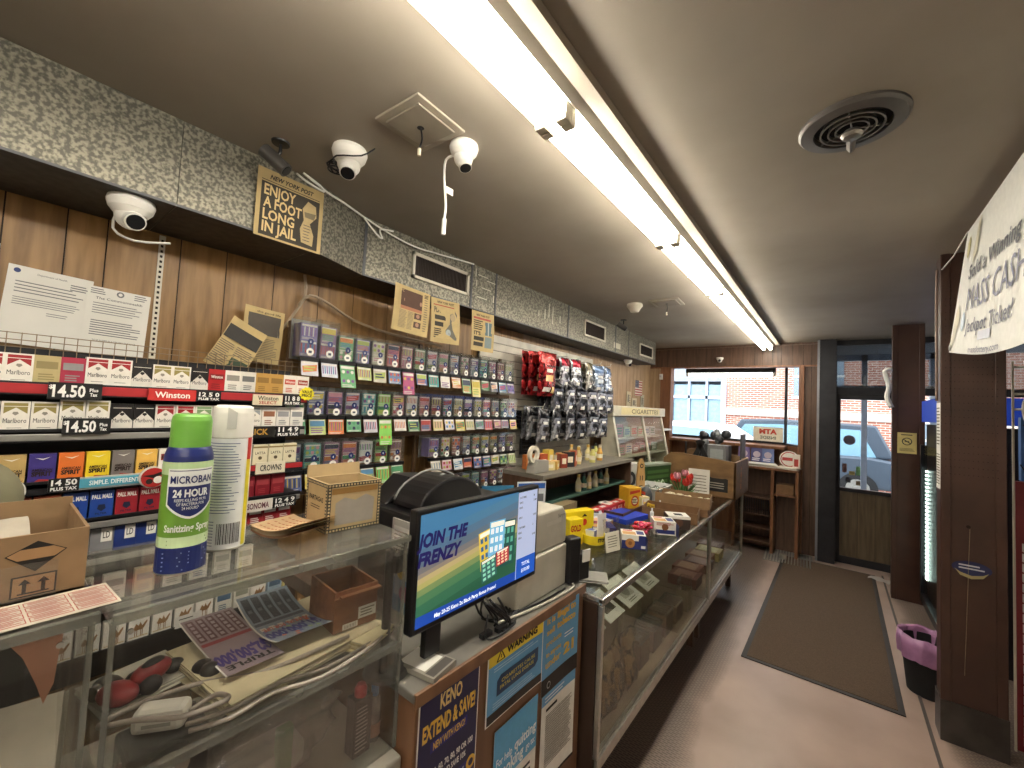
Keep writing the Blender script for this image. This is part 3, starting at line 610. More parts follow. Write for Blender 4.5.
# papers on the wood wall
def sheet(w, h, c, fn=None, curve=0, nx=8):
    mb = MB(); mb.grid(lambda u, v: (w*(u-.5), 0, h*v), nx, 6, c, False); 
    if fn: fn(mb)
    if curve: mb.warp(lambda q: (q.x, q.y-curve*(1-cos(3*q.x/w))*.5-curve*.5*sin(q.z/h*4), q.z))
    return mb
def letter(n, seal):
    def f(mb):
        G = flat('#77787c', .8)
        if seal == 'l': mb.disc(-.08, .245, .008, INKB); mb.text('Department of Health', G, 0, .24, .006, .07); mb.lines(.045, .21, .09, .235, 3, G); mb.lines(-.08, .17, .09, .215, 4, G, .3); mb.lines(-.08, .13, .09, .16, 4, G, .3); mb.lines(-.0, .105, .05, .12, 2, G, .3)
        else:
            mb.disc(0, .235, .011, flat('#6a6c70'), n=10); mb.disc(0, .235, .006, PAPER, y=-.001); mb.text('The Commonwealth', flat('#55565a'), 0, .205, .009, .13); mb.lines(-.08, .222, -.04, .245, 3, G); mb.lines(.04, .222, .08, .245, 3, G)
            mb.lines(-.07, .15, .07, .195, 5, G, .3); mb.lines(-.07, .07, .07, .13, 7, G, .4); mb.text('TO BE POSTED IN A CONSPICUOUS PLACE', flat('#55565a'), 0, .05, .006, .12)
    return f
sh = sheet(.20, .262, PAPER, letter(1, 'l'), .004); inst(sh.mesh(), 'posted_letter', 'white typed letter with a small blue seal taped to the wood wall', 'letter', (WX+.012, .118, 1.715), H90, rot=(0, radians(3), H90))
sh = sheet(.175, .25, PAPER, letter(1, 'r'), .003); inst(sh.mesh(), 'posted_certificate', 'white certificate with a centred grey crest beside the typed letter', 'certificate', (WX+.016, .297, 1.704), H90, rot=(0, radians(2), H90))
sh = sheet(.2, .26, PAPER, None, .004); inst(sh.mesh(), 'posted_letter', 'edge of a white sheet at the far left of the wood wall', 'letter', (WX+.012, -.09, 1.78), H90)
DK = flat('#3c3832', .8); GY = flat('#6f695d', .8); PK_ = flat('#b0785c', .8)
def tab_cover(w, h, head, masthead=True):
    def f(mb):
        mb.fr(-w*.44, h*.83, w*.44, h*.84, DK)
        if masthead: mb.text('NEW YORK POST', DK, 0, h*.87, h*.065, w*.66, bold=.03, shear=.25)
        mb.fr(-w*.44, h*.03, w*.44, h*.81, flat('#413c34', .8), -.0005) if len(head) > 3 else None
        fg = flat('#d9c18c', .8) if len(head) > 3 else DK
        for i, t in enumerate(head): mb.text(t, fg, -w*.40, h*(.63-i*.18) if len(head) > 3 else h*(.6-.2*i), h*.15, w*(.50 if i != 1 else .56) if len(t) > 5 else w*(.46), bold=.025, align='L', y=-.0012)
        mb.poly([(w*.18, h*.1), (w*.36, h*.08), (w*.37, h*.25), (w*.30, h*.42), (w*.40, h*.55), (w*.38, h*.72), (w*.25, h*.76), (w*.17, h*.62), (w*.2, h*.45), (w*.15, h*.3)], flat('#b9a478', .8), -.0014)
        mb.poly([(w*.2, h*.58), (w*.39, h*.6), (w*.36, h*.5), (w*.22, h*.5)], flat('#7e745c', .8), -.0018); mb.lines(w*.2, h*.12, w*.32, h*.4, 6, GY, .3, -.0018)
    return f
w_, h_ = .262, .272
inst(sheet(w_, h_, NEWS, tab_cover(w_, h_, ['ENJOY', 'A FOOT', 'LONG', 'IN JAIL']), 0).mesh(), 'tabloid_page', 'yellowed tabloid front page about jail, taped high on the duct corner', 'newspaper page', (D1+.012, .735, 2.205), H90)
def inner_page(w, h):
    def f(mb):
        mb.fr(-w*.32, h*.56, w*.28, h*.92, flat('#5a4238', .8)); mb.text('FOOTLONG', flat('#cdb27c'), -.02, h*.86, h*.05, w*.5, y=-.001); [mb.disc(-w*.2+i*w*.11, h*.7, w*.035, flat('#a9826a'), rz=h*.05, y=-.001) for i in range(5)]
        mb.fr(-w*.32, h*.49, w*.28, h*.56, PK_); mb.lines(-w*.34, h*.08, -w*.12, h*.47, 14, GY, .35); mb.lines(-w*.1, h*.08, w*.06, h*.47, 14, GY, .35)
        for z in (.34, .15): mb.fr(w*.08, h*z, w*.28, h*(z+.13), flat('#5c4840', .8)); mb.disc(w*.18, h*(z+.07), w*.05, flat('#a9826a'), y=-.001)
        mb.lines(w*.34, h*.1, w*.44, h*.85, 14, GY, .35); mb.lines(w*.33, h*.86, w*.45, h*.95, 3, DK, .6)
    return f
def play_cover(w, h):
    def f(mb):
        mb.text('NEW YORK POST', DK, 0, h*.9, h*.05, w*.6, bold=.03, shear=.25); mb.fr(-w*.42, h*.84, w*.3, h*.86, flat('#a8382c')); mb.fr(-w*.42, h*.1, w*.42, h*.82, flat('#bda877', .8), -.0003)
        mb.text('PLAYING', flat('#4a463c'), -w*.4, h*.68, h*.12, w*.52, bold=.03, align='L'); mb.fr(-w*.38, h*.52, w*.0, h*.62, DK); mb.fr(-w*.38, h*.37, -w*.08, h*.47, DK); mb.lines(-w*.4, h*.1, -w*.1, h*.33, 5, DK, .55)
        mb.poly([(w*.02, h*.1), (w*.4, h*.1), (w*.4, h*.7), (w*.3, h*.82), (w*.16, h*.7), (w*.14, h*.45), (-.0, h*.3)], flat('#6c6a62', .8), -.001); mb.disc(w*.25, h*.62, w*.09, flat('#a89572'), rz=h*.09, y=-.0014); mb.disc(w*.1, h*.25, w*.09, flat('#9aa6a8'), y=-.0014)
    return f
def news_cover(w, h):
    def f(mb):
        mb.text('NEW YORK POST', DK, 0, h*.88, h*.05, w*.6, bold=.03, shear=.25); mb.fr(-w*.42, h*.80, w*.35, h*.85, flat('#a8483c')); mb.lines(-w*.42, h*.52, w*.0, h*.78, 5, DK, .5); mb.text("IT'S", DK, -w*.4, h*.40, h*.09, w*.3, align='L', bold=.04)
        mb.fr(-w*.4, h*.26, w*.05, h*.36, DK); mb.fr(-w*.4, h*.12, w*.02, h*.22, DK); mb.fr(w*.1, h*.42, w*.4, h*.76, flat('#5c7078', .8)); mb.fr(w*.1, h*.1, w*.4, h*.38, flat('#7d8c8e', .8)); mb.fr(w*.22, h*.42, w*.27, h*.76, flat('#a9b4b0'), -.001)
    return f
XN = -1.862
for fn, y, w_, h_, z, tl, lab in ((inner_page, 1.438, .245, .255, 1.962, 3, 'yellowed tabloid inside page with photographs, first of the three hung under the duct'), (play_cover, 1.705, .232, .262, 1.945, -2, 'yellowed tabloid cover starting with the word playing, middle of the three hung under the duct'), (news_cover, 2.04, .222, .262, 1.94, -1, 'yellowed tabloid cover with blue photographs, farthest of the three hung under the duct')):
    inst(sheet(w_, h_, NEWS, fn(w_, h_), .008).mesh(), 'tabloid_page', lab, 'newspaper page', (XN, y, z), H90, 'tabloid pages hung under the duct', rot=(0, radians(tl), H90))
def clip1(mb):
    w, h = .17, .25
    mb.fr(-w*.4, h*.5, w*.42, h*.88, flat('#56504a', .8)); mb.text('the good life', DK, w*.1, h*.91, h*.04, w*.6); mb.poly([(w*.0, h*.5), (w*.4, h*.5), (w*.34, h*.7), (w*.22, h*.85), (w*.1, h*.7)], flat('#8d8676'), -.001); mb.disc(w*.2, h*.78, w*.07, flat('#c2a888'), y=-.0014, rz=h*.07); mb.lines(-w*.1, h*.08, w*.42, h*.45, 12, GY, .35)
def clip2(mb):
    w, h = .17, .2
    mb.fr(-w*.42, h*.66, w*.42, h*.97, flat('#3c3a38', .8)); [mb.disc(-w*.25+i*w*.22, h*.84, w*.07, flat('#a88e74'), y=-.001) for i in range(3)]; mb.lines(-w*.42, h*.05, -w*.04, h*.6, 12, GY, .4); mb.lines(.0, h*.38, w*.42, h*.6, 5, GY, .4)
    mb.fr(w*.02, h*.08, w*.42, h*.34, flat('#4a5a48', .8)); mb.disc(w*.14, h*.22, w*.06, flat('#8c6c54'), y=-.001); mb.disc(w*.32, h*.24, w*.05, flat('#8c6c54'), y=-.001)
inst(sheet(.17, .25, NEWS, clip1, .012).mesh(), 'newspaper_clipping', 'curling newspaper clipping with a portrait, upright behind the tilted one', 'newspaper clipping', (-2.09, .775, 1.735), H90, rot=(0, radians(4), H90))
inst(sheet(.15, .23, NEWS, clip2, .02).mesh(), 'newspaper_clipping', 'tilted newspaper clipping hanging in front of the portrait clipping', 'newspaper clipping', (-2.03, .615, 1.68), H90, rot=(0, radians(26), H90))
# ================================================================ TICKET BINS
bkp = mat('slatwall', '#cfcabd', .5)
mb = MB()
for i in range(20): mb.box(-2.13, 2.30, .9+i*.062, -2.115, 4.15, .9+i*.062+.057, bkp)
mb.box(-2.14, 2.30, .9, -2.128, 4.15, 2.13, mat('slat_gap', '#4a453c', .8)); inst(mb.mesh(), 'slatwall_panel', 'cream slatwall panel behind the hanging foil bags', 'wall panel', (0, 0, 0))
BX = -1.955
pal = ['#5a4fa0', '#7a3f74', '#3f7a4a', '#8a5a48', '#7a4a58', '#b9b098', '#93425c', '#b8b4c4', '#4a6a9a', '#5f6f9a', '#b8484a', '#c8ccd4', '#6a7a5c', '#c8b86a', '#2f8c8a', '#8490a8', '#a86c7c', '#3c4c8a']
pal2 = ['#a8403a', '#c8b450', '#4a9064', '#d8d4cc', '#c87840', '#7a508c', '#4a80a8', '#c88a9c', '#a4b45c', '#2a3450', '#b04c5c']
CLRB = glassmat('bin_plastic', '#fafbfa', .10, .05, '#a8a8a4', .03)
def pattern(mb, x0, z0, x1, z1, c, y=-.0005, n=6):
    mb.fr(x0, z0, x1, z1, flat(c), y); w, h = x1-x0, z1-z0
    k = rnd.choice((0, 1, 2, 3)); a, b = rnd.sample(pal2, 2)
    mb.fr(x0+w*.05, z1-h*.16, x1-w*.05, z1-h*.04, flat('#d8d4cc'), y-.0003); mb.lines(x0+w*.08, z0+h*.02, x1-w*.08, z0+h*.16, 2, flat('#c8c4bc'), .5, y-.0003)
    if k == 0:
        for i in range(7): mb.fr(x0+w*(.06+.13*i), z0+h*.24, x0+w*(.06+.13*i)+w*.06, z1-h*.2, flat(a if i % 2 else b), y-.0004)
    elif k == 1: mb.fr(x0+w*.06, z0+h*.55, x1-w*.06, z0+h*.9, flat(a), y-.0004); mb.lines(x0+w*.1, z0+h*.1, x1-w*.1, z0+h*.5, 3, flat(b), .5, y-.0005)
    elif k == 2:
        for i in range(3):
            for j in range(2): mb.disc(x0+w*(.2+.3*i), z0+h*(.3+.4*j), w*.11, flat(a if (i+j) % 2 else b), y=y-.0004, n=8)
    else: mb.poly([(x0+w*.1, z0+h*.2), (x1-w*.1, z0+h*.35), (x1-w*.05, z0+h*.8), (x0+w*.05, z0+h*.65)], flat(a), y-.0004); mb.lines(x0+w*.15, z0+h*.3, x1-w*.15, z0+h*.7, 2, flat(b), .5, y-.0006)
def lift(h, k=.3):
    h = h.lstrip('#'); v = [int(h[i:i+2], 16) for i in (0, 2, 4)]; return '#%02x%02x%02x' % tuple(int(x+(225-x)*k) for x in v)
def bin_(y, z, w, hb, hang, lab, grp, c, ch, num=True, fill=1.0, flap=0):
    c = lift(c); ch = lift(ch, .15)
    b = root('ticket_bin', lab, 'ticket dispenser', (BX, y, z), H90, grp)
    hw = w/2-.002
    mb = MB(); mb.box(-hw, 0, 0, hw, .0015, hb, CLRB); mb.box(-hw, 0, 0, -hw+.002, .11, hb, CLRB); mb.box(hw-.002, 0, 0, hw, .11, hb, CLRB); mb.box(-hw, .108, 0, hw, .11, hb, mat('bin_back', '#8c8c8a', .5)); mb.build('bin_case', b)
    mb = MB(); t = hb*fill
    mb.box(-hw+.005, .02, .012, hw-.005, .09, t*.93, flat(c, .4)); M2 = Matrix.Translation((0, .0195, 0)); mb.M = M2
    pattern(mb, -hw+.006, .012, hw-.006, t*.48, c); pattern(mb, -hw+.006, t*.5, hw-.006, t*.92, c)
    mb.build('ticket_stack', b)
    MB().box(-hw, -.006, -.012, hw, .02, .006, BLK).build('slot_bar', b)
    if num:
        mb = MB(); mb.disc(0, hb*.42, w*.15, flat('#1d2c66'), y=-.0012); mb.text('$', flat('#eeeeee'), 0, hb*.42-.005, .009, y=-.0018)
        mb.disc(.0, hb*.17, w*.19, flat('#eceae4'), y=-.0012); mb.fr(-w*.08, hb*.14, w*.08, hb*.2, flat('#3a4058'), -.0016); mb.build('price_badge', b)
    if hang:
        mb = MB(); pattern(mb, -hw+.006, -hang, hw-.006, -.012, ch, 0)
        mb.fr(-hw+.006, -hang, hw-.006, -.012, flat(ch), .001)
        mb.warp(lambda q: (q.x, q.y+.3*q.z*(.5+flap), q.z)); mb.build('hanging_ticket', b)
    return b
PIT = .0958
rowsB = [('top row', .945, 17, 1.765, .155), ('second row', .905, 18, 1.492, .145), ('third row', .905, 18, 1.235, .145), ('bottom row', 1.78, 9, 1.0, .125)]
for rn, y0, n, z, hb in rowsB:
    for i in range(n):
        if rn == 'third row' and i in (7, 8): continue
        c = pal[(i*5+len(rn)*3) % len(pal)]; ch = rnd.choice(pal2+pal); hang = rnd.choice((.075, .08, .085)); fill = .93; h2 = hb
        if rn == 'top row' and i < 2: c = ['#4a3f8c', '#5c3a74'][i]; ch = ['#c8c4d0', '#c4c8d8'][i]; h2 = .195; 
        if rn == 'top row' and i == 2: c = '#3f8a4c'; ch = '#4f9c5c'; hang = .125
        if rn == 'top row' and i == 6: c = '#8a2f54'; ch = '#a83a6c'; hang = .14
        if rn == 'top row' and i == 11: ch = '#6a9a5c'; hang = .11
        if rn == 'top row' and i == 12: ch = '#d8c878'; hang = .13
        if rn == 'second row' and i == 5: c = '#6cc83c'; ch = '#74c848'; hang = .15
        if rn == 'second row' and i == 2: c = '#5a3070'; ch = '#d86a2c'
        if rn == 'third row' and i == 5: c = '#6cb83c'; ch = '#6cc84c'; hang = .1
        bin_(y0+i*PIT, z, PIT, h2, hang, 'clear lottery ticket bin in the %s, %s from the left' % (rn, ORD[i]), 'lottery ticket bins in the '+rn, c, ch, True, fill, rnd.uniform(0, .4))
mb = MB()
for z in (1.655, 1.388, 1.118): mb.box(-2.08, .86, z-.012, -2.05, 2.6, z+.012, mat('bin_rail', '#5d4630', .5))
for y in (.9, 1.7, 2.5): mb.box(-2.10, y, .85, -2.08, y+.02, 1.95, mat('bin_rail', '#5d4630', .5))
inst(mb.mesh(), 'bin_mounting_rails', 'brown mounting rails behind the clear ticket bins', 'mounting rails', (0, 0, 0))
st = MB(); st.prism([(.034*(1 if i % 2 else .84)*cos(2*pi*i/24), .03*(1 if i % 2 else .84)*sin(2*pi*i/24)) for i in range(24)], 0, .001, flat('#e8d820')); st.text('VALUE', INK, 0, .002, .012, .044, y=-.001, bold=.03); st.text('PRICE', INK, 0, -.014, .012, .044, y=-.001, bold=.03)
inst(st.mesh(), 'price_burst', 'yellow starburst price tag at the corner of the cigarette rack', 'price tag', (-1.795, .868, 1.60), H90)
# ================================================================ FOIL BAGS
def bag_mesh(w, h, d, c, c2, acc, seed, crumple=.006, lab=True):
    r = random.Random(seed); mb = MB(); F = mat('foil_'+c.strip('#'), c, .2, .6, var=.75, scale=30, bump=.8, lo=.42, hi=.58)
    ph = [r.uniform(0, 6) for _ in range(6)]
    def sh(u, v, s):
        x = (u-.5)*w; z = v*h; e = min(u, 1-u)*2; e2 = min(v, 1-v)*2
        th = d/2*(min(1, e*2.2)**.6)*(min(1, e2*2.6)**.7)*(1-.35*v)
        wr = crumple*(sin(9*u+ph[0]+5*v)+sin(17*v+ph[1]+4*u)+.6*sin(25*u-13*v+ph[2]))*min(1, e*3)*.5
        return (x*(1-.06*sin(pi*v)), s*(th+wr*(1 if th > .004 else 0)), z)
    mb.grid(lambda u, v: sh(u, v, -1), 12, 14, F); mb.grid(lambda u, v: sh(1-u, v, 1), 12, 14, F)
    A = mat('foil_'+c2.strip('#'), c2, .25, .4, var=.3, scale=25, bump=.4)
    def pnt(u0, u1, v0, v1, m, off):
        mb.grid(lambda u, v: (lambda q: (q[0], q[1]-off, q[2]))(sh(u0+(u1-u0)*u, v0+(v1-v0)*v, -1)), 8, 6, m)
    pnt(.1, .9, .72, .97, A, .0015)
    if not lab: return mb.mesh('bag')
    pnt(.28, .72, .34, .48, flat(acc, .3), .0018); pnt(.3, .7, .54, .62, flat('#e8e4dc', .3), .0018)
    pnt(.2, .55, .1, .2, flat('#d8d4cc', .3), .0018); pnt(.62, .8, .08, .22, flat(acc, .3), .0018)
    return mb.mesh('bag')
BG = []
specs = {'red': ('#8c1c1e', '#a82824', '#d8b878'), 'redsil': ('#a2a2a8', '#a81c34', '#1c1c20'), 'gold': ('#aaa59a', '#8e8668', '#3c3a34'), 'blue': ('#9aa6b8', '#6f87ac', '#dce4ec'), 'black': ('#5a5a60', '#0f0f11', '#1a1a1c'), 'blacksil': ('#98989e', '#111113', '#202022'), 'silver': ('#8e8e94', '#1c1c20', '#2a2422')}
BM = {k: [bag_mesh(.20, .27, .055, *v, seed=i) for i in range(2)] for k, v in specs.items()}
BM['bigred'] = [bag_mesh(.27, .36, .06, *specs['red'], seed=9)]*2
bw = {'red': 'red', 'bigred': 'large red', 'redsil': 'silver and red', 'gold': 'silver and gold', 'blue': 'silver and blue', 'black': 'black', 'blacksil': 'black and silver', 'silver': 'dark silver'}
lay = [('top row', 1.76, [(2.83, 'bigred'), (3.14, 'redsil'), (3.36, 'redsil'), (3.58, 'gold'), (3.80, 'blue'), (4.02, 'blue')]),
       ('middle row', 1.55, [(3.02, 'black'), (3.24, 'blacksil'), (3.46, 'black'), (3.67, 'silver'), (3.86, 'blacksil'), (4.04, 'silver')]),
       ('lower row', 1.31, [(2.80, 'silver'), (3.02, 'blacksil'), (3.24, 'silver'), (3.47, 'black'), (3.69, 'blacksil'), (3.90, 'blacksil')])]
for rn, z, L_ in lay:
    for i, (y, k) in enumerate(L_):
        for j in range(3):
            zz = z-(.08 if k == 'bigred' else 0)
            inst(BM[k][(i+j) % 2], 'foil_bag', '%s foil bag in the %s, %s peg from left, %s on it' % (bw[k], rn, ORD[i], ['front', 'middle', 'back'][j]), 'bag', (-1.86-j*.075, y+rnd.uniform(-.015, .015), zz+rnd.uniform(-.01, .01)), 0, 'foil bags in the '+rn, rot=(radians(rnd.uniform(-4, 3)), radians(rnd.uniform(-4, 4)), H90+radians(rnd.uniform(-10, 12))))
        h = .27 if k != 'bigred' else .35
        inst(MB().tube([(.0, 0, 0), (.26, 0, .005), (.27, 0, .03)], .003, WHT, 6, 0).mesh(), 'display_hook', 'white hook holding the foil bags, %s, %s from left' % (rn, ORD[i]), 'hook', (-2.11, y, zz+h+.006), 0, 'hooks of the foil bags')
# dark clip strip of small black packets at the left of the bags
def packet_strip():
    mb = MB(); mb.box(-.05, 0, 0, .05, .02, .15, BLKM)
    for i in range(3):
        for j in range(4): mb.box(-.045+i*.031, -.006, .01+j*.035, -.018+i*.031, 0, .038+j*.035, flat('#26262a', .25))
    return mb.mesh()
ps = packet_strip()
for i, (y, z) in enumerate(((2.63, 1.40), (2.74, 1.40), (2.86, 1.18), (2.97, 1.18))):
    inst(ps, 'packet_strip', 'black strip of small packets left of the foil bags, '+['upper left', 'upper right', 'lower left', 'lower right'][i], 'packet strip', (-2.06, y, z), H90, 'black packet strips')
# ================================================================ FOREGROUND: clear cases and counter
ct = root('checkout_counter', 'wooden checkout counter carrying the clear acrylic cases', 'counter', (-.80, -.9, 0))
MB().box(-.5, 0, 0, 0, 1.54, .755, WOODD).build('counter_body', ct, bevel=.004)
MB().box(-.52, -.02, .755, .03, 1.548, .788, mat('counter_laminate', '#9a958a', .4)).build('counter_top', ct, bevel=.005)
def case(label, x0, x1, y0, y1, z0, z1, shelf=None, cat='display case'):
    r = root('acrylic_case', label, cat, (x1, y0, z0)); t = .008
    q = lambda mb: mb.warp(lambda p: (p.x-x1, p.y-y0, p.z-z0))
    q(MB().box(x0-.01, y0-.004, z1-.012, x1+.006, y1+.006, z1, ACR)).build('top_panel', r)
    q(MB().box(x1-t, y0, z0, x1, y1, z1-.012, CLR)).build('front_panel', r)
    for y in (y0, y1-t): q(MB().box(x0, y, z0, x1-t, y+t, z1-.012, CLR)).build('side_panel', r)
    if shelf: q(MB().box(x0, y0+t, shelf-.01, x1-t, y1-t, shelf, ACR)).build('shelf', r)
    E_ = mat('acrylic_edge', '#b9b9b0', .25, .1)
    mb = MB(); mb.box(x1-.004, y0, z1-.0135, x1+.007, y1+.006, z1-.0005, glassmat('cloudy_edge', '#cfd2cc', .3, .1, '#c8c8c0', .22))  # paler, cloudier acrylic along the panel edges
    q(mb).build('front_edge', r)
    for y in (y0+.001, y1-.001): q(MB().box(x1-.006, y-.003, z0, x1+.001, y+.003, z1-.012, glassmat('cloudy_edge', '#cfd2cc', .3, .1, '#c8c8c0', .22))).build('corner_strip', r)
    if shelf: q(MB().box(x1-t-.003, y0, shelf-.012, x1+.002, y1, shelf+.002, glassmat('cloudy_edge', '#cfd2cc', .3, .1, '#c8c8c0', .22))).build('shelf_edge', r)
    for y in (y0+.02, y1-.03):
        for z in (z1-.03, (shelf or z0)+.03): q(MB().cyl((x1, y, z), (x1+.003, y, z), .004, CHROME, n=8)).build('screw', r)
    return r
case('clear acrylic case under the spray cans, with papers on its inner shelf', -1.12, -.80, .138, .65, .79, 1.275, 1.028)
case('clear acrylic case at the left edge, under the cardboard box', -1.14, -.80, -.80, .118, .79, 1.285)
ZT = 1.276
def can(label, loc, rz, r, h, build, cat='spray can'):
    c = root('spray_can', label, cat, loc, rz); build(c, r, h); return c
def wrap(mb, r, a0=0):        # flat label (x along the girth) onto a cylinder of radius r, centre at origin
    return mb.warp(lambda q: ((r-q.y)*sin(q.x/r+a0), -(r-q.y)*cos(q.x/r+a0), q.z))
NAVY = flat('#1d2a66', .3); LIME = flat('#6c9c38', .35)
def green_can(c, r, h):
    MB().lathe([(0, 0), (r*.96, 0), (r, .004), (r, h*.70), (r*.98, h*.735), (r*.90, h*.775), (r*.84, h*.79), (0, h*.79)], [ALU, ALU, LIME, NAVY, NAVY, NAVY, NAVY], n=40).build('can_body', c)
    MB().lathe([(r*.82, h*.775), (r*.84, h*.785), (r*.82, h*.96), (r*.78, h*.985), (r*.7, h), (0, h)], flat('#72b04a', .3), n=36).build('cap', c)
    mb = MB(); W_ = flat('#e9ecea', .35)
    mb.fr(-.09, .004, .09, h*.17, NAVY, -.0004, 24); mb.fr(-.09, h*.17, .09, h*.235, flat('#c4dcae', .35), -.0004, 24); mb.fr(-.09, h*.62, .09, h*.70, flat('#bcd8a4', .35), -.0004, 24)
    def sh(w, z0, z1, z2, m, y):
        n = 12; pts = []
        for i in range(n): 
            x0 = -w+2*w*i/n; x1 = -w+2*w*(i+1)/n
            b = lambda x: z0+(z1-z0)*(abs(x)/w)**1.6
            mb.add([(x0, y, b(x0)), (x1, y, b(x1)), (x1, y, z2), (x0, y, z2)], [(0, 1, 2, 3)], m)
    sh(.0365, h*.345, h*.43, h*.66, W_, -.0008); sh(.034, h*.36, h*.44, h*.65, NAVY, -.001)
    mb.fr(-.034, h*.55, .034, h*.645, W_, -.0014, 8)
    mb.text('MICROBAN', NAVY, 0, h*.57, h*.045, .062, y=-.0018, bold=.02); mb.text('24 HOUR', W_, 0, h*.485, h*.045, .052, y=-.0016, bold=.04)
    mb.text('KEEPS KILLING 99.9%', W_, 0, h*.455, h*.018, .046, y=-.0016, bold=.01); mb.text('OF BACTERIA FOR', W_, 0, h*.43, h*.018, .04, y=-.0016); mb.text('24 HOURS*', W_, 0, h*.405, h*.018, .024, y=-.0016)
    mb.text('Sanitizing Spray', W_, 0, h*.27, h*.042, .072, y=-.001, bold=.03)
    mb.lines(-.03, h*.18, .04, h*.225, 2, flat('#47703a'), .35, -.001); mb.lines(-.036, h*.02, -.004, h*.15, 5, flat('#8d9cc8'), .3, -.001); mb.lines(.002, h*.06, .036, h*.15, 4, flat('#8d9cc8'), .3, -.001)
    wrap(mb, r).build('label_print', c)
can('green and navy sanitizing spray can with lime cap, left of the white can', (-.925, .243, ZT), radians(87), .0365, .277, green_can)
def white_can(c, r, h):
    MB().lathe([(0, 0), (r*.96, 0), (r, .004), (r, h*.77), (r*.95, h*.79), (0, h*.79)], [ALU, ALU, flat('#e6e8ea', .3), ALU, ALU], n=40).build('can_body', c)
    mb = MB(); mb.lathe([(r*.98, h*.775), (r*1.0, h*.78), (r*.985, h*.95), (r*.94, h*.985), (r*.8, h), (r*.45, h), (r*.42, h*.96), (0, h*.96)], WHT, n=36); mb.build('cap', c)
    MB().prism([(-.008, h*.84), (.008, h*.84), (.008, h*.955), (-.008, h*.99)], -r*1.02, -r*.6, flat('#c9c8c4', .4)).build('spray_nozzle', c)
    mb = MB(); B = flat('#51618c', .5)
    for i in range(26): mb.fr(-.045, h*(.26+i*.019), -.045+rnd.uniform(.045, .07), h*(.26+i*.019)+.0014, B, -.0008, 5)
    for i in range(9): mb.fr(-.045, h*(.04+i*.02), -.018, h*(.04+i*.02)+.0014, B, -.0008, 3)
    x = -.012
    while x < .028: w_ = rnd.choice((.0006, .001, .0016)); mb.fr(x, h*.05, x+w_, h*.19, INK, -.001); x += w_+.0012
    mb.fr(.034, .006, .046, h*.62, flat('#e0cf30', .35), -.0006, 4); mb.fr(.034, h*.62, .046, h*.775, flat('#b83028', .35), -.0006, 4)
    wrap(mb, r).build('label_print', c)
can('white spray can with a barcode, right of the lime-capped can', (-.998, .333, ZT), radians(68), .037, .292, white_can)
# cigar box (dark wood trim) on the case
b = root('cigar_box', 'open cream cigar box with studded black edging standing on the acrylic case', 'box', (-.930, .515, ZT), radians(86))
w_, d_, h_, t = .138, .115, .114, .006
CRB = flat('#b49c74', .6); EDG = flat('#3a3a34', .5)
MB().box(0, 0, 0, w_, d_, t, CRB).box(0, 0, t, w_, t, h_, CRB).box(0, d_-t, t, w_, d_, h_, CRB).box(0, t, t, t, d_-t, h_, CRB).box(w_-t, t, t, w_, d_-t, h_, CRB).build('box_body', b)
mb = MB(); e = .009
mb.M = Matrix.Translation((0, 0, 0))
def studs(mb, x0, z0, x1, z1, y=-.0006):
    mb.fr(x0, z0, x1, z1, EDG, y); L_ = max(x1-x0, z1-z0); n = int(L_/.0075)
    for i in range(n):
        u = (i+.5)/n
        cx, cz = (x0+(x1-x0)*u, (z0+z1)/2) if x1-x0 > z1-z0 else ((x0+x1)/2, z0+(z1-z0)*u)
        mb.fr(cx-.0022, cz-.0022, cx+.0022, cz+.0022, flat('#c9b48a'), y-.0005)
for q in ((0, 0, w_, e), (0, h_-e, w_, h_), (0, 0, e, h_), (w_-e, 0, w_, h_)): studs(mb, *q)
mb.poly([(.02, .016), (w_-.02, .016), (w_-.018, h_*.62), (w_*.7, h_*.72), (w_*.5, h_*.62), (w_*.3, h_*.7), (.02, h_*.6)], flat('#9c958c', .8), -.0008)
mb.fr(.01, h_*.78, w_-.01, h_*.9, flat('#96713c'), -.0005)
mb.M = Matrix(((0, 1, 0, 0), (-1, 0, 0, d_), (0, 0, 1, 0), (0, 0, 0, 1)))   # left end, facing -X
for q in ((0, 0, d_, e), (0, h_-e, d_, h_), (0, 0, e, h_), (d_-e, 0, d_, h_)): studs(mb, *q)
mb.text('PARTAGAS', INK, d_/2, h_*.6, .011, d_*.66, bold=.02); mb.lines(d_*.25, h_*.42, d_*.75, h_*.52, 2, INK, .3)
mb.build('edge_trim', b)
mb = MB(); mb.box(0, 0, 0, w_, t, h_*.35, CRB); mb.build('raised_flap', b, loc=(0, d_-.002, h_-.01), rot=(radians(-8), 0, 0))
# brown cardboard box
b = root('cardboard_box', 'open brown cardboard box printed with a black diamond at the left edge', 'box', (-.902, .119, 1.287), radians(90))
mb = MB(); w_, d_, h_, t = .24, .20, .093, .004
mb.box(-w_, 0, 0, 0, t, h_, CARD).box(-w_, d_-t, 0, 0, d_, h_+.012, CARD).box(-t, t, 0, 0, d_-t, h_, CARD).box(-w_, t, 0, -w_+t, d_-t, h_, CARD).box(-w_, 0, 0, 0, d_, t, CARD); mb.build('box_body', b)
mb = MB(); cx = -.052; Wd = .034
mb.poly([(cx-.03, .066-.0), (cx, .040), (cx+.03, .066), (cx, .083)], flat('#1d1712', .8), -.0006); mb.poly([(cx-.028, .066), (cx-.018, .058), (cx+.018, .058), (cx+.028, .066), (cx+.016, .073), (cx-.016, .073)], flat('#a07c55', .8), -.0009)
mb.fr(cx-.022, .006, cx+.022, .036, flat('#1d1712', .8), -.0006); mb.fr(cx-.020, .008, cx+.020, .034, flat('#a07c55', .8), -.0009)
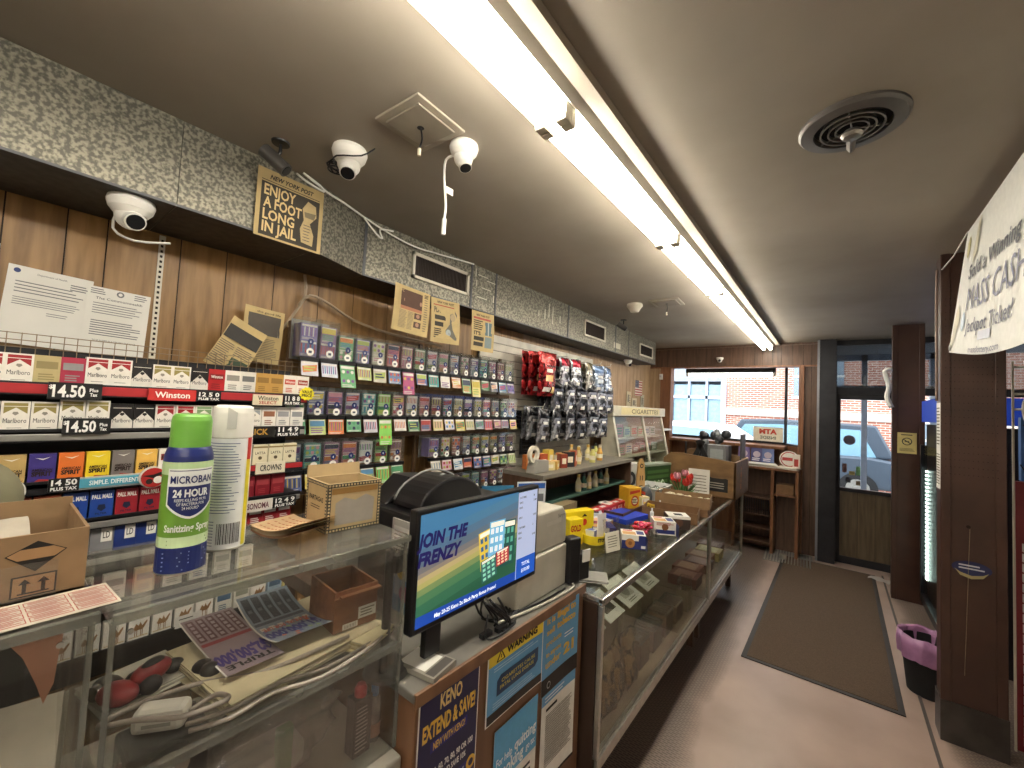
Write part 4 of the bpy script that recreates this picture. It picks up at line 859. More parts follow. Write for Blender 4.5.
for s in (-.009, .009): mb.fr(cx+s-.002, .011, cx+s+.002, .026, flat('#1d1712', .8), -.0012); mb.poly([(cx+s-.006, .024), (cx+s+.006, .024), (cx+s, .031)], flat('#1d1712', .8), -.0012)
mb.fr(cx-.015, .010, cx+.015, .012, flat('#1d1712', .8), -.0012); mb.build('printed_marks', b)
mb = MB(); mb.grid(lambda u, v: (-.235+.09*u*2, .02+.15*v, .075+.014*sin(5*u)*cos(4*v)), 12, 8, flat('#aaa294', .8)); mb.build('packing_paper', b)
MB().grid(lambda u, v: (-.23+.2*u, -.0015-.003*abs(sin(14*u+7*v)), .003+.05*v), 18, 8, glassmat('clear_film', '#ffffff', .35, .12, '#d0c8b8', .08)).build('torn_film', b)
def topsheet(mb, w, d, c, dec=None):
    mb.tr(0, 0, w, d, c, 0); mb.box(0, 0, -.0012, w, d, -.0002, c); return mb
mb = MB(); topsheet(mb, .135, .088, flat('#bdb5a6', .8)); RD = flat('#9a3c3c', .7)
for i in range(3):
    for j in range(4):
        x0 = .006+i*.043; y0 = .006+j*.019
        mb.tr(x0, y0, x0+.040, y0+.002, RD); mb.tr(x0, y0+.014, x0+.040, y0+.016, RD); mb.tr(x0, y0, x0+.001, y0+.016, RD); mb.tr(x0+.039, y0, x0+.040, y0+.016, RD); mb.tr(x0+.004, y0+.006, x0+.036, y0+.0078, RD, .0005); mb.tr(x0+.004, y0+.01, x0+.03, y0+.0118, RD, .0005)
inst(mb.mesh(), 'play_slip', 'white slip printed with red boxes, half under the cardboard box', 'slip', (-.802, .012, 1.2895), radians(93))
mb = MB()
for k in range(4): mb.grid(lambda u, v, k=k: (.15*u, .11*v, .004*k+.014*(u-.35)**2*4+.002*k*u), 12, 6, flat(['#c99a78', '#d8c4a4', '#d9c6a0', '#d4b48c'][k], .8))
RD2 = flat('#b0603c', .7)
for i in range(9):
    for j in range(5):
        x0, y0 = .014+i*.0135, .012+j*.018
        mb.add([(x0, y0, .0128+.014*(x0/.15-.35)**2*4+.006*x0/.15), (x0+.009, y0, .0128+.014*(x0/.15-.35)**2*4+.006*x0/.15), (x0+.009, y0+.004, .0128+.014*(x0/.15-.35)**2*4+.006*x0/.15), (x0, y0+.004, .0128+.014*(x0/.15-.35)**2*4+.006*x0/.15)], [(0, 1, 2, 3)], RD2)
mb.add([(.143, .008, .0268), (.149, .008, .028), (.149, .10, .028), (.143, .10, .0268)], [(0, 1, 2, 3)], INK)
inst(mb.mesh(), 'bet_slips', 'curled pile of peach lottery bet slips beside the white spray can', 'slips', (-1.05, .40, ZT+.001), radians(12))
# olive bundle
mb = MB(); mb.ball((0, 0, 0), (.11, .13, .11), mat('olive_cloth', '#77745c', .9, scale=12, bump=.2), 24, 14); mb.warp(lambda q: (q.x*(1+.06*sin(9*q.z*10)), q.y, max(q.z, -.09)))
inst(mb.mesh(), 'cloth_bundle', 'rounded olive cloth bundle behind the cardboard box at the left edge', 'bundle', (-1.44, -.05, 1.335))
MB(); mb = MB(); mb.box(-.2, -.3, 0, .2, .22, .03, WOODD); 
for x in (-.17, .17):
    for y in (-.27, .19): mb.box(x-.015, y-.015, -1.21, x+.015, y+.015, 0, WOODD)
inst(mb.mesh(), 'side_stand', 'dark side stand carrying the olive cloth bundle', 'stand', (-1.55, -.14, 1.215))
# ---- inside the right case, on its shelf
SZ = 1.029
def stack(name, label, cat, loc, rz, w, d, n, cols, dz=.0022, jitter=.006, grp=None, curl=0):
    mb = MB()
    for i in range(n):
        jx, jy, a = rnd.uniform(-jitter, jitter), rnd.uniform(-jitter, jitter), rnd.uniform(-.05, .05)
        M = Matrix.Translation((jx, jy, i*dz)) @ Matrix.Rotation(a, 4, 'Z'); mb.box(-w/2, -d/2, 0, w/2, d/2, dz*.8, flat(cols[i % len(cols)], .85), M)
    if curl: mb.warp(lambda q: (q.x, q.y, q.z+curl*((q.x/w*2)**2)))
    return inst(mb.mesh(), name, label, cat, loc, rz, grp)
stack('newspaper_stack', 'stack of folded newspapers lying on the acrylic shelf under the scratch tickets', 'newspapers', (-.975, .455, SZ), radians(8), .26, .33, 9, ['#c9bd9f', '#d4cbb4', '#b9ae94', '#cfc4a4'], .0026)
def scratch(label, loc, rz, cols, big, curl, slant):
    mb = MB(); w, d = .155, .105
    f = lambda x, y: .008+curl*((x/w-.5)**2)*4
    def q(x0, y0, x1, y1, m, z): 
        n = max(1, int((x1-x0)/.02)); v = []; fs = []
        for i in range(n+1): x = x0+(x1-x0)*i/n; v += [(x, y0, f(x, 0)+z), (x, y1, f(x, 0)+z)]
        for i in range(n): fs.append((2*i, 2*i+2, 2*i+3, 2*i+1))
        mb.add(v, fs, m)
    q(0, 0, w, d, flat(cols[0], .4), 0)
    q(0, 0, w, .003, PAPER, .0004)
    for i in range(5): q(.006, .008+i*.019, w*.42, .022+i*.019, flat(cols[1], .5), .0005); [q(.01+k*.011, .011+i*.019, .017+k*.011, .018+i*.019, flat(cols[2], .5), .0009) for k in range(5)]
    q(w*.45, .006, w*.5, d-.006, flat(cols[3], .5), .0005)
    if big:
        for i in range(6): q(w*.55, .008+i*.016, w*.62, .018+i*.016, flat('#c8c4bc'), .0006)
    MB_ = mb
    rot = Matrix(((0, 1, 0, 0), (-1, 0, 0, 0), (0, 0, 1, 0), (0, 0, 0, 1)))
    vs = MB(); vs.text('$2,500,000' if not big else '$1,000,000', flat('#3a2a78' if not big else '#2c2e7a'), 0, 0, .024, d*.92, bold=.05, top=True); vs.text('ANNUAL FOR LIFE' if big else 'TRIPLE', INK if not big else flat('#c04a2c'), 0, .028 if not big else -.018, .010, d*.8, top=True, bold=.03)
    for (p, fc) in ((vs.v, vs.f),):
        out = []
        for v in p: X = w*.70+v.y; Y = d/2-v.x; out.append((X, Y, f(X, 0)+.0012))
        n = len(mb.v); mb.v += [Vector(o) for o in out]; mb.f += [tuple(n+i for i in t) for t in fc]
        for k in vs.mi: mb.mi.append(mb.mid(vs.ms[k])); mb.sm.append(False)
    if big:
        for i in range(14): a, b_ = rnd.uniform(w*.6, w*.95), rnd.uniform(.005, d-.012); q(a, b_, a+.008, b_+.007, flat(rnd.choice(['#8ab4c4', '#d8c878', '#5a6a9a', '#c86a4a', '#98b07c'])), .0008)
    return inst(mb.mesh(), 'scratch_ticket_sheet', label, 'lottery tickets', loc, rz)
scratch('purple and maroon sheet of scratch tickets, left one on the newspapers', (-1.165, .312, SZ+.026), radians(1), ('#8c7c84', '#5c3a40', '#a89aa0', '#8c2c34', '#fff'), False, .004, 0)
scratch('blue-grey curled sheet of scratch tickets with orange print beside the wooden box', (-1.155, .418, SZ+.028), radians(-2), ('#7c8a9a', '#3c4450', '#6c7480', '#4c5464'), True, .022, 0)
bpy.data.objects['scratch_ticket_sheet'].scale = (1.8, 1.0, 1); bpy.data.objects['scratch_ticket_sheet.001'].scale = (1.65, 1.15, 1)
b = root('wooden_cigar_box', 'small open cedar cigar box with a white label inside the acrylic case', 'box', (-.893, .530, SZ+.027), radians(85))
w_, d_, h_, t = .106, .135, .092, .005
mb = MB(); mb.box(0, 0, 0, w_, d_, t, CIGARW).box(0, 0, t, w_, t, h_, CIGARW).box(0, d_-t, t, w_, d_, h_, CIGARW).box(0, t, t, t, d_-t, h_, CIGARW).box(w_-t, t, t, w_, d_-t, h_, CIGARW); mb.build('box_body', b)
mb = MB(); mb.box(-.003, -.004, h_*.8, w_+.003, .0, h_*.86, CIGARW).box(.01, -.012, h_*.86, w_+.004, .004, h_*.9, CIGARW); mb.build('sliding_lid', b)
mb = MB(); mb.fr(w_*.55, h_*.18, w_*.98, h_*.48, PAPER, -.0008); mb.lines(w_*.6, h_*.22, w_*.95, h_*.44, 3, GY, .4, -.0012); mb.fr(w_*.2, h_*.02, w_*.55, h_*.16, PAPER, -.0008)
for i in range(8): mb.fr(w_*(.24+i*.035), h_*.04, w_*(.25+i*.035), h_*.13, INK, -.0012)
mb.build('paper_label', b)
stack('newspaper_stack', 'thin folded newspapers sticking out under the wooden cigar box', 'newspapers', (-.90, .585, SZ), radians(20), .15, .10, 6, ['#d8c89c', '#c8b88c', '#e0d4b0'], .0035)
# red and black hand tool, adapter, cable, glasses ...
g = root('hand_gadget', 'red and black handheld gadget lying at the left of the acrylic shelf', 'gadget', (-1.01, .235, SZ+.006), radians(30))
RDP = flat('#8c2228', .35)
mb = MB(); mb.ball((0, 0, .03), (.022, .036, .018), RDP, 18, 10); mb.ball((-.01, -.05, .02), (.035, .025, .018), RDP, 16, 8); mb.build('red_shell', g)
mb = MB(); mb.ball((0, .002, .042), (.012, .022, .010), BLK, 14, 8); mb.ball((-.05, -.035, .018), (.026, .02, .016), BLK, 14, 8); mb.build('black_grip', g)
MB().cyl((-.05, -.05, .018), (-.05, -.06, .018), .013, CHROME, n=16).build('chrome_end', g)
mb = MB()
for i in range(7):
    a = rnd.uniform(0, 6); x, y = rnd.uniform(-.05, .05), rnd.uniform(-.05, .05); mb.ball((x, y, .015+.01*rnd.random()), (rnd.uniform(.014, .03), rnd.uniform(.014, .03), rnd.uniform(.012, .02)), flat(rnd.choice(['#16161a', '#221f1e', '#4a4030', '#1a1a1e'])), 12, 7)
inst(mb.mesh(), 'leather_pouch', 'dark crumpled leather pouch behind the white adapter', 'pouch', (-.99, .268, SZ+.002), radians(15))
b = root('power_adapter', 'white rounded power adapter with its cable on the acrylic shelf', 'adapter', (-.885, .225, SZ), radians(55))
MB().box(-.038, -.018, .002, .038, .022, .038, flat('#c9c5bc', .4)).build('adapter_body', b, bevel=.010)
mb = MB(); mb.fr(-.02, .014, .02, .020, flat('#8a8780'), -.0185); mb.build('adapter_mark', b)
MB().tube([(.038, .0, .02), (.07, .02, .03), (.10, -.02, .045), (.05, -.055, .05), (-.02, -.04, .045), (-.075, -.02, .03), (-.06, .03, .02), (.02, .075, .02), (.12, .085, .02), (.2, .11, .03), (.28, .166, .03)], .0042, flat('#9a9088', .5), 8, 5).build('adapter_cable', b)
c = inst(MB().tube([(0, 0, 0), (.05, -.03, .01), (.12, -.02, .012), (.2, -.04, .012), (.3, -.02, .01), (.36, 0, .012)], .0038, flat('#9a9088', .5), 8).tube([(0, .02, 0), (.06, -.01, .01), (.14, .0, .012), (.22, -.02, .012), (.33, .0, .01)], .0038, flat('#8c8278', .5), 8).mesh(), 'extension_cable', 'pair of grey cords running along the front of the acrylic shelf', 'cord', (-.832, .25, SZ+.008), radians(88))
b = root('key_ring', 'bunch of metal keys lying at the front of the acrylic shelf', 'keys', (-.86, .40, SZ+.003), .4)
for i in range(4):
    M = Matrix.Rotation(i*.7, 4, 'Z'); mb = MB(M); mb.cyl((.012, 0, 0), (.012, 0, .002), .011, CHROME, n=14); mb.box(.02, -.003, 0, .052, .003, .002, CHROME); mb.box(.035, -.006, 0, .04, .003, .002, CHROME); mb.build('key', b, loc=(0, 0, i*.0022))
b = root('small_mirror_disc', 'round silver disc in a black rim standing low in the acrylic case', 'disc', (-.83, .225, .792), H90)
mb = MB(); mb.cyl((0, 0, .2), (0, .012, .2), .036, BLK, n=36); mb.build('rim', b)
MB().cyl((0, -.002, .2), (0, .002, .2), .028, CHROME, n=32).build('disc', b); MB().cyl((0, -.003, .2), (0, -.001, .2), .008, flat('#8a8a8c'), n=18).build('hub', b)
MB().box(-.05, .012, 0, .06, .10, .235, BLKM).build('black_casing', b, bevel=.006)
b = inst(MB().box(-.03, 0, 0, .03, .06, .10, flat('#2c6a9c')).text('G', flat('#d8e4ec'), 0, .05, .02, y=-.001).mesh(), 'blue_box', 'small blue box at the bottom left of the acrylic case', 'box', (-.82, .165, .99), H90)
bpy.data.objects['blue_box'].location.z = .792
b = root('plastic_bag', 'crumpled clear plastic bag lying in the lower tier of the acrylic case', 'bag', (-.93, .42, .792))
ph = [rnd.uniform(0, 6) for _ in range(8)]
def bag(u, v):
    a = 2*pi*u; t_ = pi*v; r = .085*(1+.14*sin(5*a+ph[0])+.1*sin(9*a+4*t_+ph[1])+.07*sin(13*t_+3*a+ph[2]))
    return (r*sin(t_)*cos(a)*.85, r*sin(t_)*sin(a)*1.55, .085-.08*cos(t_)*(1+.1*sin(7*a+ph[3])))
MB().grid(bag, 40, 22, glassmat('bag_film', '#dcdcd8', .5, .15, '#c8c6c0', .22)).build('bag_film', b)
MB().box(-.04, -.07, .02, .04, .06, .07, flat('#b8b4aa')).build('white_carton', b, bevel=.004); MB().box(.03, .0, .02, .05, .03, .12, flat('#5a9a4c')).build('green_wrapper', b, bevel=.003)
b = root('glue_bottle', 'black printed box with a red cap beside the clear bottle in the acrylic case', 'bottle', (-.835, .585, .792), H90)
MB().box(-.022, 0, 0, .022, .035, .125, flat('#1f1b1c', .4)).build('box_body', b, bevel=.002)
mb = MB(); mb.lines(-.018, .01, .014, .11, 12, flat('#8c8480'), .35, -.0008); mb.build('box_print', b); MB().lathe([(.014, .125), (.014, .14), (.009, .15), (0, .152)], flat('#a8202c', .3), c=(0, .017, 0), n=18).build('cap', b)
b = root('clear_bottle', 'clear bottle with a blue cap at the right end of the acrylic case', 'bottle', (-.86, .63, .792), H90)
MB().lathe([(0, 0), (.016, 0), (.016, .08), (.008, .10), (.008, .108)], glassmat('bottle_plastic', '#e8ecee', .3, .1, '#c0c4c4', .1), n=20).build('bottle_body', b); MB().lathe([(.009, .10), (.009, .125), (.006, .13), (0, .13)], flat('#3c7ab0', .35), n=18).build('cap', b); MB().lathe([(.0165, .01), (.0165, .04)], flat('#8a5a3c'), n=20).build('label', b)
mb = MB(); mb.box(-.06, 0, 0, .05, .05, .05, flat('#cfccc6')); mb.box(.055, 0, 0, .09, .04, .035, flat('#b9b4a4')); inst(mb.mesh(), 'paper_cartons', 'small white cartons low in the acrylic case under the shelf', 'cartons', (-.83, .33, .792), H90)
stack('loose_papers', 'loose white papers on the acrylic shelf behind the red gadget', 'papers', (-1.05, .225, SZ), radians(12), .12, .14, 4, ['#d6d2c8', '#c8c4ba'])
# ---- inside the left case
b = root('paper_binder', 'white binder sheets leaning inside the left acrylic case', 'papers', (-.86, -.02, .792), radians(80))
mb = MB(); mb.box(-.22, 0, 0, .115, .012, .34, flat('#c2bcae', .8)); mb.lines(-.2, .05, .05, .26, 18, GY, .25, -.001, .5); mb.build('front_sheet', b, rot=(radians(-24), 0, 0))
MB().box(-.2, .06, 0, .12, .075, .33, flat('#aba595', .8)).build('back_sheet', b, rot=(radians(-16), 0, 0))
mb = MB(); mb.add([(-.028, 0, .0), (.026, 0, .0), (.022, .0, -.04), (.020, .0, -.075), (.012, 0, -.098), (.004, 0, -.07), (-.01, 0, -.03)], [(0, 1, 2, 3, 4, 5, 6)], flat('#b07c62', .8)); 
o = inst(mb.mesh(), 'paper_tongue', 'peach paper tongue hanging under the top of the left acrylic case', 'paper', (-.822, .068, 1.272), H90); q = o.modifiers.new('s', 'SOLIDIFY'); q.thickness = .001
b = root('hanging_tag', 'pale barcode tag standing in the left acrylic case', 'tag', (-1.08, -.02, 1.10), H90)
mb = MB(); mb.box(-.09, 0, -.3, .10, .03, .10, BLKM); mb.build('black_tray', b); mb = MB(); mb.box(-.085, -.002, .03, -.03, 0, .085, PAPER); mb.lines(-.08, .04, -.035, .075, 5, GY, .4, -.003); mb.build('tag_paper', b)
# ================================================================ KENO STAND
LAM = mat('brown_laminate', '#7c5a40', .4, scale=4, stretch=(4, 4, .5), c2='#6a4a33', detail=5)
kx = -.742
ks = root('terminal_stand', 'brown laminate stand with posters on its front carrying the lottery screen', 'stand', (kx, .655, 0))
MB().box(-.555, 0, 0, 0, .80, .91, LAM).build('stand_body', ks, bevel=.004)
MB().box(-.56, -.006, .91, .006, .806, .932, mat('grey_top', '#6d6a64', .5, scale=14)).build('stand_top', ks, bevel=.003)
MB().box(-.002, -.006, .902, .008, .806, .934, LAM).build('edge_band', ks, bevel=.002)
def poster(label, y0, y1, z1, h, fn, curl=0, nx=6, x=kx+.004, mat_='#e8e6e0', twist=0):
    w = y1-y0; mb = MB(); mb.grid(lambda u, v: (w*u, 0, h*v), nx, 8, flat(mat_, .35), False); fn(mb, w, h)
    if curl: mb.warp(lambda q: (q.x, q.y-curl*(max(0, (q.x/w-.5))**2*2+max(0, .35-q.z/h)**2*1.5), q.z))
    mb.warp(lambda q: (q.x, q.y, q.z))
    return inst(mb.mesh(), 'poster', label, 'poster', (x, y0, z1-h), H90, rot=(0, radians(twist), H90))
GOLD = flat('#e0b64a', .4); YEL = flat('#ecd23a', .4)
def gr(mb, x0, z0, x1, z1, m, y):     # subdivided rect for curled posters
    nx, nz = 8, 8; mb.grid(lambda u, v: (x0+(x1-x0)*u, y, z0+(z1-z0)*v), nx, nz, m, False)
def keno(mb, w, h):
    NV = flat('#1a1b4a', .35); gr(mb, .004, .004, w-.004, h-.004, NV, -.0006)
    mb.text('KENO', flat('#e0c888'), w*.5, h-.062, .034, w*.36, y=-.0014, bold=.03); mb.text('EXTEND & SAVE!', GOLD, w*.5, h-.115, .036, w*.86, y=-.0014, bold=.04)
    mb.fr(w*.2, h-.152, w*.8, h-.126, flat('#2c2a78'), -.0012); mb.text('NEW WITH KENO!', GOLD, w*.5, h-.147, .017, w*.52, y=-.0018, bold=.02)
    mb.text('PLAY 50, 60, 70, 80, 90 OR 100', flat('#f0f0ee'), w*.5, h-.205, .014, w*.84, y=-.0014, bold=.03); mb.text('GAMES AND SAVE 10%', flat('#f0f0ee'), w*.5, h-.228, .014, w*.6, y=-.0014, bold=.03)
    for i in range(3):
        mb.fr(w*.05, h-.262-i*.024, w*.95, h-.244-i*.024, flat('#2f2d7c'), -.0012)
        for k in range(5): mb.fr(w*(.42+k*.11), h-.256-i*.024, w*(.42+k*.11)+.006, h-.251-i*.024, flat('#c8c8dc'), -.0018)
    for k in range(9): mb.disc(w*.3+k*w*.075, h-.36+.04*(k % 3)+k*.003, .017, GOLD, y=-.0016, n=18); mb.disc(w*.3+k*w*.075, h-.36+.04*(k % 3)+k*.003, .009, NV, y=-.0020, n=14)
    mb.fr(w*.0+.004, h-.56, w-.004, h-.46, flat('#a6c8e0'), -.0012); mb.text('Ask for it here', INK, w*.5, h-.52, .03, w*.7, y=-.0018)
poster('tall navy keno poster with gold lettering on the stand front', .662, .868, .925, .60, keno)
def warn(mb, w, h):
    gr(mb, .005, .004, w-.005, h-.004, flat('#5f9fd0', .35), -.0006); gr(mb, .005, h*.76, w-.005, h-.004, YEL, -.0010); gr(mb, .005, .004, w-.005, h*.14, flat('#1b1614', .4), -.0010)
    mb.text('WARNING', INK, w*.58, h*.82, h*.095, w*.56, y=-.003, bold=.04); mb.poly([(w*.13, h*.78), (w*.28, h*.78), (w*.205, h*.94)], INK, -.0022); mb.poly([(w*.155, h*.795), (w*.255, h*.795), (w*.205, h*.905)], YEL, -.0026); mb.fr(w*.198, h*.82, w*.212, h*.87, INK, -.0034)
    mb.lines(w*.1, h*.66, w*.9, h*.73, 2, flat('#a8cde4'), .4, -.002); mb.prism([(w*.16, h*.32), (w*.16, h*.52), (w*.22, h*.58), (w*.9, h*.58), (w*.9, h*.38), (w*.84, h*.32)], -.0018, -.0016, flat('#1d3f66', .4)); mb.text('CIGARETTES CAUSE', YEL, w*.52, h*.48, h*.05, w*.6, y=-.005, bold=.0); mb.text('FATAL LUNG DISEASE', YEL, w*.5, h*.40, h*.05, w*.6, y=-.005, bold=.0); mb.lines(w*.1, h*.17, w*.9, h*.27, 3, flat('#a8cde4'), .35, -.003)
poster('blue and yellow warning poster curling off the stand front', .900, 1.172, .921, .205, warn, .006)
def quit_(mb, w, h):
    gr(mb, 0, h*.5, w, h, flat('#56a4d4', .35), -.0006); mb.text('For help', flat('#f2f4f4'), w*.22, h*.68, .022, w*.34, y=-.003, bold=.015); mb.text('quitting', flat('#f2f4f4'), w*.70, h*.68, .03, w*.52, y=-.003, bold=.025); mb.text('smoking', flat('#f2f4f4'), w*.36, h*.555, .034, w*.6, y=-.003, bold=.025); mb.text('go to:', flat('#f2f4f4'), w*.83, h*.57, .02, w*.22, y=-.003, bold=.02)
    mb.lines(w*.1, h*.2, w*.9, h*.44, 4, flat('#2a2f34'), .45, -.001)
poster('blue and white stop-smoking poster under the warning poster', .946, 1.160, .682, .32, quit_)
def illegal(mb, w, h):
    gr(mb, 0, h*.2, w, h, flat('#5f9fd0', .35), -.0006); gr(mb, 0, 0, w, h*.2, flat('#1b1614', .4), -.0006)
    for i, (a, b_) in enumerate((("It is", 'illegal to'), ('sell', 'tobacco'), ('products', ''), ('to anyone', ''), ('under', '21'))):
        z = h*(.86-i*.135)
        mb.text(a, GOLD, w*.08, z, h*(.07 if b_ and i < 4 else .06 if i < 4 else .09), w*(.22 if i < 2 else .42 if i < 4 else .42), y=-.003, bold=.03, align='L')
        if b_: mb.text(b_, GOLD, w*(.36 if i < 2 else .58), z, h*(.085 if i < 4 else .13), w*(.54 if i < 2 else .3), y=-.003, bold=.05, align='L')
    mb.lines(w*.6, h*.52, w*.9, h*.60, 2, flat('#f0f0f0'), .35, -.0025); mb.disc(w*.18, h*.1, w*.05, flat('#b8b8b8'), y=-.003); mb.disc(w*.18, h*.1, w*.035, flat('#1b1614'), y=-.0034)
poster('blue under-21 tobacco sales poster with gold lettering on the stand front', 1.176, 1.402, .918, .262, illegal, .010)
def notice(mb, w, h):
    gr(mb, .0, h*.88, w, h, flat('#5f9fd0', .35), -.0006); mb.lines(w*.08, h*.90, w*.7, h*.97, 2, flat('#dce8f0'), .4, -.0018); mb.fr(w*.12, h*.80, w*.45, h*.83, INK, -.0018); mb.lines(w*.12, h*.2, w*.92, h*.76, 28, GY, .4, -.002, .12); gr(mb, .0, 0, w, h*.03, flat('#1b1614'), -.0006)
poster('white closely printed notice hanging under the under-21 poster', 1.186, 1.396, .655, .30, notice, .010)
# ---- customer display screen
sc = root('customer_display', 'flat customer display screen on a black arm showing a lottery advert', 'screen', (-.79, .668, .932), H90)
w_, h_, z0 = .525, .30, .098
MB().box(0, 0, z0, w_, .030, z0+h_, BLK).build('screen_housing', sc, bevel=.005)
def em(c): return emis('scr_'+c.strip('#'), c, .5)
mb = MB(MATX := Matrix.Translation((0, -.0006, z0))); x0, x1, zb, zt = .012, w_-.012, .016, h_-.012; xm = x0+(x1-x0)*.79
bands = [(.0, .1, '#163c8c'), (.1, .2, '#24543c'), (.2, .3, '#2f6248'), (.3, .38, '#44704c'), (.38, .44, '#6c8050'), (.44, .49, '#a09a5c'), (.49, .54, '#a8986a'), (.54, .58, '#84786a'), (.58, .64, '#6c6a6a'), (.64, .72, '#566674'), (.72, .8, '#4c6880'), (.8, .9, '#44708e'), (.9, 1, '#3c6e94')]
mb.fr(x0, zb, xm, zt, em('#44708e'), .0003)
for a, b_, c in bands:
    za, zb_ = zb+(zt-zb)*a, zb+(zt-zb)*b_
    k = .0 if a < .1 else .03
    mb.poly([(x0, za-k*(a > .1)), (xm, za+k*(a > .1)), (xm, min(zt, zb_+k)), (x0, zb_-k if b_ < 1 else zt)], em(c), 0)
mb.fr(x0, zb, xm, zb+(zt-zb)*.1, em('#14409a'), -.0003)
mb.fr(xm, zb, x1, zt, em('#a4aecb'), -.0004); mb.fr(xm+.003, zb+.0, x1, zb+.062, em('#1c50b0'), -.0008)
NVE = em('#1c1450')
mb.text('JOIN THE', NVE, x0-.008, .208, .032, .175, y=-.0012, bold=.05, shear=.2, align='L'); mb.text('FRENZY', NVE, x0-.004, .163, .032, .15, y=-.0012, bold=.05, shear=.2, align='L')
Wt_ = em('#eef2f6')
mb.text('May 20-25 Keno 2x Black Party Bonus Promo!', Wt_, x0+.06, zb+.008, .010, .24, y=-.0012, bold=.03, align='L'); mb.text('TOTAL', Wt_, (xm+x1)/2, zb+.036, .011, .045, y=-.0014, bold=.02); mb.text('$10.00', Wt_, (xm+x1)/2, zb+.016, .011, .045, y=-.0014, bold=.02)
for i, (t_, v_) in enumerate((('CUSTOMER', '1'), ('KENO', '5.00'), ('KENO', ''), ('', ''), ('KENO', '5.00'), ('', ''), ('CUSTOMER', '2'), ('KENO', ''), ('KENO', '5.00'))):
    if t_: mb.text(t_, em('#262c3c'), xm+.006, zt-.020-i*.016, .006, len(t_)*.0045, y=-.0012, align='L', bold=.02)
    if v_: mb.text(v_, em('#262c3c'), x1-.022, zt-.020-i*.016, .006, len(v_)*.0042, y=-.0012, align='L', bold=.02)
def tix(cx, cz, w, h, a, c, c2):
    P = lambda x, z: (cx+x*cos(a)-z*sin(a), cz+x*sin(a)+z*cos(a))
    mb.poly([P(-w, -h), P(w, -h), P(w, h), P(-w, h)], em(c), -.0010-tix.k)
    for i in range(3):
        for j in range(4): mb.poly([P(-w*.8+i*w*.58, -h*.85+j*h*.42), P(-w*.45+i*w*.58, -h*.85+j*h*.42), P(-w*.45+i*w*.58, -h*.6+j*h*.42), P(-w*.8+i*w*.58, -h*.6+j*h*.42)], em(c2), -.0013-tix.k)
    mb.poly([P(-w*.85, h*.72), P(w*.85, h*.72), P(w*.85, h*.94), P(-w*.85, h*.94)], em('#e8e4d0'), -.0013-tix.k); tix.k += .0006
tix.k = 0
tix(.262, .148, .03, .055, .15, '#d0b43c', '#2c5a8a'); tix(.36, .145, .034, .068, -.05, '#1c4a44', '#58a48c'); tix(.305, .160, .036, .062, -.03, '#6ca8c8', '#e8ecec'); tix(.275, .09, .034, .032, .15, '#2c6058', '#8cc8b0'); tix(.335, .11, .03, .022, .1, '#a82c34', '#e8c8a8')
mb.build('screen_image', sc)
mb = MB(); mb.box(.06, .012, .02, .11, .03, z0, BLK); mb.cyl((-.03, .055, 0), (-.03, .055, .30), .011, BLK, n=14); mb.lathe([(0, 0), (.055, 0), (.05, .012), (.015, .02)], flat('#4c4a48', .5), c=(-.01, .07, 0), n=30); mb.box(-.03, .03, .25, .05, .06, .29, BLK); mb.build('arm', sc)
mb = MB(); mb.text('elo', flat('#b8b8b8'), .27, z0+.003, .007, .014, y=-.001); mb.build('maker_mark', sc)
# dark box and instruction card under the screen
b = inst(MB().box(0, 0, 0, .09, .12, .012, flat('#8a857b')).tr(.005, .005, .085, .03, flat('#4a4642'), .0125).tr(.01, .035, .08, .115, PAPER, .0125).mesh(), 'instruction_card', 'grey instruction card lying on the stand under the screen', 'card', (-.735, .70, .934), radians(100))
mb = MB()
for k in range(9):
    a = rnd.uniform(-.03, .03); mb.tube([(-.80+a, .95+rnd.uniform(-.03, .03), 1.03), (-.79+a, .99+a, .96), (-.78+rnd.uniform(-.02, .03), 1.02+rnd.uniform(-.04, .06), .938), (-.83+a, 1.12, .94), (-.88, 1.22+a, .942)], .0035, BLK, 6)
mb.tube([(-.77, .93, 1.0), (-.765, .915, .95), (-.755, .93, .937), (-.75, .99, .937), (-.76, 1.05, .937)], .003, BLK, 6)
mb.tube([(-.79, 1.0, .942), (-.765, 1.15, .94), (-.752, 1.3, .938), (-.755, 1.4, .938), (-.8, 1.43, .938)], .004, flat('#b9b4a8'), 6); mb.tube([(-.8, 1.05, .94), (-.775, 1.2, .939), (-.77, 1.36, .938)], .0035, BLK, 6)
for p in ((-.775, .93, .937), (-.765, .985, .937)): mb.box(p[0]-.008, p[1]-.02, p[2], p[0]+.008, p[1]+.02, p[2]+.012, BLK)
inst(mb.mesh(), 'cable_tangle', 'tangle of black cables hanging under the customer display', 'cables', (0, 0, 0))
